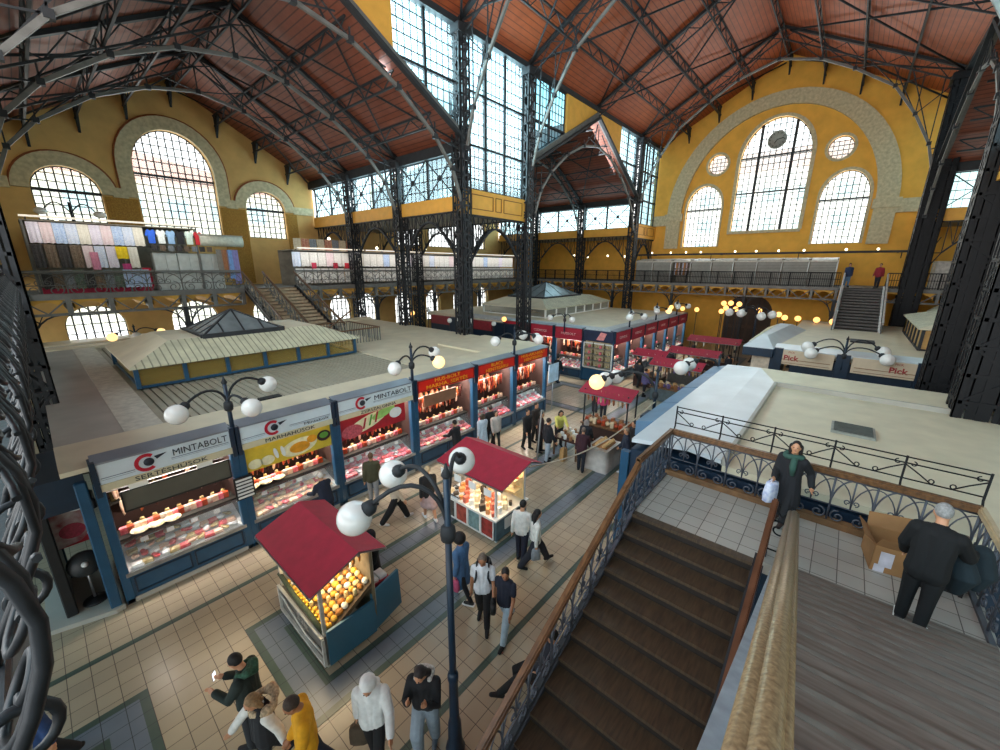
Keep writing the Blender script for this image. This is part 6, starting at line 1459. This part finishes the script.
person('person in black and red behind the leaning pole',12.3,8.35,-60,1.76,('jacket','2a1c20'),('trousers','191a1e'),('short','1a1411'),L=(3,2),R=(-5,3))
person('dark dressed person nearest the last red stall among the shoppers',12.2,8.95,-100,1.74,('jacket','1d1b1c'),('trousers','17181a'),('short','17110f'),L=(8,4),R=(-8,6))
person('person with a dark cap farthest back among the shoppers at the low table',13.0,9.1,-90,1.78,('jacket','2b2420'),('trousers','1c1c1e'),('short','17110f'),L=(4,4),R=(-4,4))
person('person in a pale yellow top reaching over the low goods table',13.35,8.15,225,1.7,('shirt','d6cf6a'),('trousers','2a2c30'),('bob','1d1613'),lean=22,aL=(45,6,20,0),aR=(45,6,20,0),L=(4,2),R=(-4,2))
person('person in a maroon and navy coat bending at the goods between the two tables',12.05,6.35,20,1.66,('jacket','3a1c26'),('trousers','1e222c'),('short','6a5a50'),lean=16,L=(6,6),R=(-8,6))
person('grey haired person in black seated close to the goods beside the maroon coat',13.0,6.75,10,1.6,('jacket','1e2028'),('trousers','1e2028'),('bob','8d8480'),lean=10,L=(4,4),R=(-4,4))
person('person in a navy jacket with a straw coloured hat by the draped table',13.0,5.1,120,1.74,('jacket','1c2638'),('trousers','1c2230'),('short','7a6450'),'cfcfcf',L=(6,4),R=(-6,4))
person('dark dressed person by the wall of the landing stairs behind the navy jacket',13.9,5.2,150,1.7,('jacket','191a1d'),('trousers','191a1d'),('short','2a1d16'),L=(6,4),R=(-6,4))
t = thing('red_bag','small red and pink bag hanging near the navy jacketed shopper','bag',(13.45,4.95,.5)); mb = MB(); mb.ball((13.45,4.95,.72),(.12,.09,.18),10,7); mb.build('bag_body', cloth('b04a4e'), t); mb = MB(); mb.tube([(13.4,4.95,.86),(13.45,4.95,1.0),(13.5,4.95,.86)],.01,5); mb.build('bag_handle', BLACK, t)
person('person in black and blue jeans standing at a cross street red stall',21.3,13.3,0,1.8,('jacket','1a1b1f'),('trousers','3a4a60'),('short','1a1411'),L=(4,2),R=(-4,2),vox=.018)
person('person in a bright pink top behind the sausage kiosk canopy',17.3,8.1,200,1.7,('jacket','d8487a'),('trousers','2a2c34'),('bob','4a3226'),L=(6,4),R=(-6,4),vox=.018)
person('person in a blue and white jacket behind the sausage kiosk canopy',18.0,8.9,20,1.76,('jacket','8fa2bd'),('trousers','2a2c34'),('short','2a1d16'),L=(6,4),R=(-6,4),vox=.018)
person('person in black crouched forward at the far red stalls',25.4,9.45,110,1.74,('jacket','17181b'),('trousers','17181b'),('short','1a1411'),lean=20,L=(10,10),R=(-6,8),vox=.018)
person('person in a purple jacket beside the doll kiosk',22.2,7.95,-40,1.68,('jacket','5d5580'),('trousers','1c1c24'),('short','2a1d16'),L=(4,4),R=(-6,4),vox=.018)
person('person walking in dark clothes past the blue posts of the far red stalls',23.9,9.0,0,1.74,('jacket','22242a'),('trousers','1a1c20'),('short','1c1613'),vox=.018)
for i, (x, y, c) in enumerate(((28.5,8.6,'2a2a30'),(29.6,5.2,'35363c'),(33.2,8.4,'4a4248'),(30.2,9.2,'1f2126'))):
    person('small figure far down the street, %s counted from the near end' % ordn[i], x,y,40*i,1.72,('jacket',c),('trousers','1c1d22'),('short','1c1613'),vox=.022)
person('seller in a black hooded coat at the back of the golden kiosk',3.82,7.0,185,1.7,('coat','111114'),('trousers','111114'),('hood','111114'),L=(3,2),R=(-3,2),aL=(20,6,50,10),aR=(20,6,50,10))
person('person in a blue jacket walking below the near gallery scrollwork',-1.15,7.6,200,1.72,('jacket','25406e'),('trousers','1a1c22'),('short','2a1d16'))
person('person in blue at the head of the far staircase',40.4,.15,200,1.74,('jacket','2a3a5a'),('trousers','5a7a96'),('short','1c1613'),z=GZ,vox=.02,L=(4,2),R=(-4,2))
person('person in red at the head of the far staircase, holding the railing side',40.6,-1.55,160,1.72,('jacket','8a2430'),('trousers','20222a'),('short','2a1d16'),z=GZ,vox=.02,L=(4,2),R=(-4,2))
# the two people on the landing
_, a = person('dark haired person with a green collar leaning back on the landing railing',7.98,.2,165,1.54,('coat','16171c'),('trousers','15161a'),('bob','1d1614'),'3a2a26',z=2.9,lean=-4,head=(-2,12),L=(16,2),R=(-6,4),aL=(-30,20,60,-10),aR=(18,6,55,15),vox=.009)
LP = a
t = thing('scarf','green scarf round the neck of the person leaning on the railing','scarf',LP['sh']); mb = MB(); c = LP['sh']+Vector((0,0,.05)); mb.tube([c+Vector((.1*math.cos(2*PI*k/14),.12*math.sin(2*PI*k/14),.02*math.sin(k))) for k in range(14)],.045,8,closed=True); mb.tube([c+LP['R']@Vector((.12,.05,0)),c+LP['R']@Vector((.16,.06,-.15)),c+LP['R']@Vector((.15,.07,-.3))],[.045,.05,.03],8); mb.build('scarf_loop', cloth('2f4f45'), t)
bag('plastic_bag','white plastic carrier bag with blue print held before the landing railing',LP['Rh']+Vector((0,0,.03)),.26,.14,.36,mat('white_plastic_bag','dfe2ea',.4,scale=14,hex2='9aa4cc'),150,.06)
_, a = person('grey haired person in a thick black coat seen from behind, stepping onto the tiled landing',5.94,-1.22,-12,1.58,('jacket','08090b'),('trousers','0b0c0e'),('short','8d8c8a'),'16171a',z=3.235,lean=10,head=(14,18),L=(7,4),R=(-2,4),aL=(4,14,30,10),aR=(22,22,55,5),vox=.009,sole='e8e8e6')
EP = a
t = thing('carried_jacket','dark teal jacket folded over the arm of the grey haired person','jacket',EP['Rh']); c = EP['Rh']+EP['R']@Vector((-.06,0,-.02))
soft('jacket_fold',[([c+EP['R']@Vector((-.12,.1,.02)),c+EP['R']@Vector((-.16,.02,-.2)),c+EP['R']@Vector((-.1,.05,-.42))],[.1,.13,.08]),([c+EP['R']@Vector((.05,-.05,.03)),c+EP['R']@Vector((.05,-.1,-.2)),c+EP['R']@Vector((.02,-.08,-.36))],[.1,.12,.07])],[],cloth('14232a'),t,.012)
for o in t.children:
    for v in o.data.vertices: v.co -= Vector(ORG[t.name])
# ================= the stairs and landing in front =================
RS, TR = 3.0/18, .345
LZ = 2.9; XL = 6.48
TREAD = mat('worn_dark_wood', '372b22', .45, scale=2.5, hex2='51412f', stretch=(1.5,12,1)); RISER = mat('dark_riser','1d1713',.6,scale=3)
TREADU = mat('grey_worn_wood', '5e5148', .35, scale=2.5, hex2='7d7067', stretch=(14,1,1))
NOSE = mat('pale_worn_nosing','6f675f',.35,scale=8,var=.2)
def tiles(name, c1, c2, w, hgt, cm):
    m = bpy.data.materials.new(name); m.use_nodes = True
    nt = m.node_tree; N = nt.nodes; L = nt.links; b = N['Principled BSDF']; tc = N.new('ShaderNodeTexCoord'); br = N.new('ShaderNodeTexBrick'); br.offset = 0
    br.inputs['Scale'].default_value = 1; br.inputs['Brick Width'].default_value = w; br.inputs['Row Height'].default_value = hgt; br.inputs['Mortar Size'].default_value = .006
    br.inputs['Color1'].default_value = sl(c1); br.inputs['Color2'].default_value = sl(c2); br.inputs['Mortar'].default_value = sl(cm)
    L.new(tc.outputs['Object'], br.inputs['Vector']); L.new(br.outputs['Color'], b.inputs['Base Color']); b.inputs['Roughness'].default_value = .4
    return m
mb = MB(); mb.box(XL+.12,8.62,-2.15,2.35,LZ-.2,LZ); struct('floor_landing', mb, tiles('landing_tiles','aaa69d','9d9a92',.31,.31,'4d4843'))
t = thing('lower_staircase','dark wooden stair flight going down from the landing to the market floor','staircase',(XL,1.3,0))
for k in range(18):
    z = LZ-k*RS; x = XL-k*TR
    mb = MB(); mb.box(x-.03 if k == 0 else x-.03, x+TR+.02 if k else x+.12, .38, 2.3, z-.05, z); mb.build('tread', TREAD, t)
    mb = MB(); mb.box(x, x+.03, .38, 2.3, z-RS, z-.05); mb.build('riser', RISER, t)
mb = MB(); z = lambda x: LZ-(XL-x)*RS/TR
for y in (2.3,.3):
    mb = MB(); mb.prism([(XL+.2,y,LZ+.06),(XL+.2,y,LZ-.35),(XL-17.5*TR,y,-.1),(XL-17.5*TR,y,.2)],(0,.08,0)); mb.build('stringer', IRON, t)
t = thing('upper_staircase','worn grey wooden stair flight climbing from the landing towards the near gallery','staircase',(XL,-1.1,LZ))
for k in range(18):
    z = LZ+(k+1)*RS; x = XL-(k+1)*TR
    mb = MB(); mb.box(x-.02, x+TR-.005, -2.05, -.02, z-.05, z); td = mb.build('tread', TREADU, t)
    mb = MB(); mb.box(x+TR-.005, x+TR+.03, -2.05, -.02, z-.05, z+.004); mb.build('tread_nosing', NOSE, td)
    mb = MB(); mb.box(x+TR-.03, x+TR, -2.05, -.02, z-RS, z-.05); mb.build('riser', RISER, t)
mb = MB(); mb.box(XL-.02,XL+.1,-2.05,-.02,LZ-.02,LZ+.012); mb.build('foot_board', TREADU, t)
mb = MB(); mb.prism([(XL,0,LZ-.05),(XL,0,LZ+.22),(XL-18*TR,0,LZ+.22+3.0),(XL-18*TR,0,LZ-.05+3.0)],(0,.12,0)); mb.build('stringer', mat('pale_blue_stringer','8b95a0',.5,scale=8,var=.2), t)
# railings
railing('landing_railing','landing railing with wooden handrail before the flat cream roof',(8.42,2.3,LZ),(8.42,-2.05,LZ),8,1.0,WOOD,mat('stair_iron','4d5059',.45,.3),hw=.1,rr=.013)
g = thing('guard_rail','thin scrolled guard rail fixed above the wooden handrail before the cream roof','railing',(8.48,.1,LZ+1.0))
mb = MB(); n = 5; ys = [2.3-4.35*i/n for i in range(n+1)]; zt, zb = LZ+1.54, LZ+1.18
for y in ys: mb.tube([(8.42,y,LZ+1.0),(8.5,y,LZ+1.12),(8.5,y,zt+.02)],.016,6)
mb.build('guard_post', IRONB, g)
mb = MB(); mb.tube([(8.5,2.3,zt),(8.5,-2.05,zt)],.012,5); mb.tube([(8.5,2.3,zb+.26),(8.5,-2.05,zb+.26)],.012,5); mb.tube([(8.5,2.3,zb),(8.5,-2.05,zb)],.012,5); mb.build('guard_bar', IRONB, g)
X_, Z_ = Vector((0,1,0)), Vector((0,0,1))
for i in range(n):
    a, b = ys[i], ys[i+1]; w = a-b
    for s, o in ((-1,a),(1,b)):
        mb = MB()
        mb.tube([(8.5,o,zb+.24),(8.5,o+s*w*.2,zb+.12),(8.5,o+s*w*.36,zb+.01)],.011,5)
        mb.tube(spiral((8.5,o+s*w*.36,zb+.05),.045,.8,-PI/2,X_*s,Z_,1,10,.4),.009,4); mb.tube(spiral((8.5,o+s*w*.1,zb+.29-.03),.045,.8,PI/2,X_*s,Z_,-1,10,.4),.009,4)
        mb.build('guard_scroll', IRONB, g)
t = thing('kerb_board','dark worn skirting board along the foot of the landing railing','kerb',(8.4,0,LZ)); mb = MB(); mb.box(8.36,8.52,-2.1,2.35,LZ,LZ+.12); mb.build('board', mat('worn_kerb','6b4d30',.6,scale=5,var=.3), t)
SI = MATS['stair_iron']
railing('stair_railing','long wooden handrail with iron scrolls on the street side of the lower flight',(XL+.12,2.32,LZ+.02),(XL-17*TR,2.32,LZ+.02-17.35*RS),11,.93,WOOD,SI,hw=.1,rr=.013)
railing('landing_railing','short railing closing the street side of the landing',(8.42,2.34,LZ),(XL+.14,2.34,LZ),4,1.0,WOOD,SI,hw=.1,rr=.013)
railing('landing_railing','railing on the far side of the landing beside the cardboard box',(8.42,-2.05,LZ),(XL,-2.08,LZ),4,1.0,mat('pale_worn_handrail','b9a27e',.35,scale=6,var=.2),SI,hw=.09,rr=.013)
railing('stair_railing','brown wooden handrail between the two flights on the lower side',(6.85,.27,LZ+.0),(XL-17*TR,.27,LZ-17.4*RS),11,.93,mat('red_brown_handrail','5c3c2a',.35,scale=4,var=.25),SI,hw=.085,rr=.012)
GOLD = mat('worn_bronze_handrail','96805f',.34,.3,scale=60,var=.35,bump=.15,hex2='6f5a42')
t = thing('moulded_handrail','thick worn bronze coloured moulded handrail climbing towards the viewer','handrail',(XL,0,LZ+.9))
p0 = Vector((6.75,.02,LZ+.88)); d = (Vector((.3,-.045,6.40))-p0).normalized(); p1 = p0+d*7.6
for y, r, dz, nm in ((.044,.034,0,'outer_roll'),(-.004,.042,.01,'crown_roll'),(-.042,.024,.0,'inner_roll')):
    mb = MB(); mb.tube([p0+Vector((0,y,dz)), p0.lerp(p1,.5)+Vector((0,y,dz)), p1+Vector((0,y,dz))], r, 16); mb.build(nm, GOLD, t)
mb = MB(); mb.beam(p0-Vector((0,-.015,.06)), p1-Vector((0,-.015,.06)), .12, .06); mb.build('under_rail', IRONB, t)
mb = MB()
for k in range(9):
    p = p0+d*(.3+k*.55); mb.tube([p-Vector((0,-.03,.06)), Vector((p.x,.06,p.z-.95))],.014,6)
mb.tube(spiral((6.9,.16,LZ+.45),.17,1.3,0,Vector((0,1,0)),Vector((0,0,1)),1,20,.2),.014,5); mb.tube([(6.8,.27,LZ+.9),(6.85,.15,LZ+.7),(6.85,.03,LZ+.9)],.014,5); mb.tube([(6.85,.27,LZ+.62),(6.85,.02,LZ+.62)],.014,5); mb.tube([(6.85,.27,LZ+.1),(6.85,.02,LZ+.1)],.014,5)
mb.build('rail_bars_lattice', IRONB, t)
for y in (.27,.03):
    mb = MB(); mb.tube([(6.86,y,LZ),(6.86,y,LZ+.9)],.025,8); mb.build('newel_post', IRONB, t)
# things on the landing
KRAFT = mat('cardboard','9a6f45',.8,scale=3,var=.12)
t = thing('cardboard_box','open brown cardboard box with white tape labels against the landing railing','box',(7.82,-1.22,LZ),rad(8))
mb = MB()
for a in ((-.3,.3,-.28,-.27),(-.3,.3,.27,.28),(-.3,-.29,-.28,.28),(.29,.3,-.28,.28)): mb.box(*a,0,.42)
mb.box(-.3,.3,-.28,.28,0,.01); mb.build('box_walls', KRAFT, t, True)
for P in ([(-.3,-.28,.42),(-.3,.28,.42),(-.42,.26,.6),(-.42,-.26,.58)],[(.3,-.28,.42),(.3,.28,.42),(.36,.28,.62),(.36,-.28,.66)],[(-.3,.28,.42),(.3,.28,.42),(.28,.4,.55),(-.28,.42,.53)],[(-.3,-.28,.42),(.3,-.28,.42),(.28,-.36,.62),(-.28,-.34,.6)]):
    mb = MB(); mb.prism(P,(0,0,.008)); mb.build('flap', KRAFT, t, True)
mb = MB(); mb.box(-.306,-.3,.05,.2,.1,.34); mb.box(-.306,-.3,.12,.24,-.0,.12); mb.build('paper_label', mat('paper_label','c9c3cc',.6), t, True)
t = thing('folded_carton','flat grey brown carton lying on dark crates by the landing corner','carton',(7.9,-1.72,LZ+.5),rad(-6)); mb = MB(); mb.bevbox(-.32,.32,-.22,.22,.1,.16,.01); mb.build('carton_board', mat('dull_carton','6e5c4c',.7), t, True); mb = MB(); mb.box(-.2,.2,-.12,.12,.16,.163); mb.build('printed_label', mat('print_label','9a8f86',.5,scale=10,var=.3), t, True)
t = thing('crate','stack of black plastic crates under the flat carton by the landing corner','crate',(7.9,-1.72,LZ))
for k in range(2):
    mb = MB(); z = k*.3
    mb.box(-.3,.3,-.2,.2,z,z+.03)
    for zz in (.03,.13,.23): mb.box(-.32,.32,-.22,-.2,z+zz,z+zz+.07); mb.box(-.32,.32,.2,.22,z+zz,z+zz+.07); mb.box(-.32,-.3,-.22,.22,z+zz,z+zz+.07); mb.box(.3,.32,-.22,.22,z+zz,z+zz+.07)
    for sx in (-.31,.31):
        for sy in (-.21,.21): mb.box(sx-.02,sx+.02,sy-.02,sy+.02,z,z+.3)
    mb.build('crate_body', BLACK, t, True)
# near gallery railing of bulging scrollwork, seen end on
t = thing('near_gallery_railing','bulging black scrollwork railing of the near gallery, close at the edge of the view','railing',(-.25,4,GZ))
belly = lambda v: -.33+.2*math.sin(PI*min(1,v/1.15))**1.5 if v < 1.15 else -.33
NI = mat('worn_black_iron','232427',.5,.3,scale=14,var=.35,bump=.2)
def near_panel(y0, w):
    mb = MB(); F = lambda u, v: Vector((belly(v), y0+u, GZ+.05+v))
    g2 = lambda pts: [F(p[0],p[1]) for p in pts]; X, Y = Vector((1,0)), Vector((0,1))
    mb.tube(g2([(0,1.15*k/10) for k in range(11)]),.016,6)
    for s in (-1,1):
        mb.tube(g2(spiral((w/2+s*w*.24,.3),w*.22,1.5,PI/2,X,Y,-s,22,.12)),.013,6); mb.tube(g2(spiral((w/2+s*w*.22,.82),w*.2,1.5,-PI/2,X,Y,s,22,.12)),.012,6)
        mb.tube(g2([(w/2+s*w*.48*math.cos(PI/2*k/8), .1+1.0*math.sin(PI/2*k/8)) for k in range(9)]),.013,6)
    # leaf scrolls curling out of the plane at the foot
    for v, r in ((.0,.1),):
        c = Vector((-.24,y0+.18,GZ+.2)); mb.tube(spiral(c,r,1.2,PI,Vector((1,.25,0)),Vector((0,.2,1)),-1,20,.25),[.018-.0004*i for i in range(21)],7)
    return mb
pr = near_panel(0,.72).build('scroll_panel', NI, None); pr.parent = t; pr.location = Vector((0,1.25,0))-t.location
for i in range(1,22):
    c = pr.copy(); COL.objects.link(c); c.parent = t; c.location = Vector((0,1.25+i*.72,0))-t.location
mb = MB(); mb.beam((-.36,1.2,GZ+1.24),(-.36,16.6,GZ+1.24),.1,.07); mb.build('handrail', NI, t); mb = MB(); mb.beam((-.34,1.2,GZ+.05),(-.34,16.6,GZ+.05),.08,.06); mb.build('bottom_rail', NI, t)
# ================= camera and light =================
cam = bpy.data.cameras.new('camera'); co = bpy.data.objects.new('camera', cam); COL.objects.link(co)
cam.sensor_width = 36; cam.lens = 397.17/1000*36; cam.clip_start = .02; cam.clip_end = 400
yw, pt, rl = rad(40.52), rad(15.289), rad(.268)
fwd = Vector((math.cos(yw)*math.cos(pt), math.sin(yw)*math.cos(pt), -math.sin(pt))); right = Vector((math.sin(yw), -math.cos(yw), 0)); dn = fwd.cross(right)
cr, sr = math.cos(rl), math.sin(rl)
r2 = right*cr-dn*sr; d2 = right*sr+dn*cr
M = Matrix((r2, -d2, -fwd)).transposed().to_4x4(); M.translation = (0,0,7.3); co.matrix_world = M
SC.camera = co
w = bpy.data.worlds.new('sky'); SC.world = w; w.use_nodes = True
nt = w.node_tree; N = nt.nodes; L = nt.links; bg = N['Background']
tc = N.new('ShaderNodeTexCoord'); sp = N.new('ShaderNodeSeparateXYZ'); L.new(tc.outputs['Generated'], sp.inputs[0])
rp = N.new('ShaderNodeValToRGB'); L.new(sp.outputs['Z'], rp.inputs['Fac'])
e = rp.color_ramp.elements; e[0].position = 0; e[0].color = (1.0,.98,.95,1); e[1].position = .5; e[1].color = (.30,.66,.86,1)
x = e.new(.22); x.color = (.95,.97,1.0,1); x = e.new(.34); x.color = (.45,.82,.95,1)
L.new(rp.outputs[0], bg.inputs['Color']); bg.inputs['Strength'].default_value = 1.7
def daylight(name, loc, rot, sx, sy, energy, col=(1,1,1)):
    l = bpy.data.lights.new(name, 'AREA'); l.shape = 'RECTANGLE'; l.size = sx; l.size_y = sy; l.energy = energy; l.color = col
    o = bpy.data.objects.new(name, l); COL.objects.link(o); o.location = loc; o.rotation_euler = rot; return o
H2 = PI/2
daylight('daylight_end_window', (XE+1.0,6.96,14), (0,H2,0), 11, 14, 2600, (1,.97,.92))
daylight('daylight_left_windows', (7.5,YW+1.0,12), (-H2,0,0), 16, 7, 1300, (1,.98,.95))
daylight('daylight_clerestory', ((XB+XC)/2,YL+.8,15.3), (-H2,0,0), 5.5, 7, 1700, (.88,.95,1))
daylight('daylight_clerestory_near', (14.3,YL+.8,17.3), (-H2,0,0), 4, 3, 500, (.88,.95,1))
daylight('daylight_clerestory_far', (35,YL+.8,17.0), (-H2,0,0), 9, 3, 600, (.88,.95,1))
daylight('daylight_opposite_clerestory', ((XB+XC)/2,YR-.8,15.3), (H2,0,0), 5.5, 7, 1700, (.85,.94,1))
daylight('daylight_transept_side', (XB+.8,25.7,11.9), (0,H2,0), 2.7, 16, 900, (.9,.95,1))
daylight('daylight_far_transept_side', (XD+.8,25.7,11.9), (0,H2,0), 2.7, 16, 700, (.9,.95,1))
daylight('daylight_right_transept_side', (XD+.8,-12,11.9), (0,H2,0), 2.7, 16, 700, (1,.95,.9))
daylight('daylight_front_windows', (X0+.5,6.9,13), (0,-H2,0), 14, 18, 1900, (1,.97,.94))
daylight('daylight_ground_windows', (7.4,YW+.9,3.3), (-H2,0,0), 13, 3, 500, (1,1,1))
SC.view_settings.view_transform = 'Standard'; SC.view_settings.look = 'None'; SC.view_settings.gamma = 1; SC.view_settings.use_curve_mapping = False
SC.view_settings.exposure = 0.6
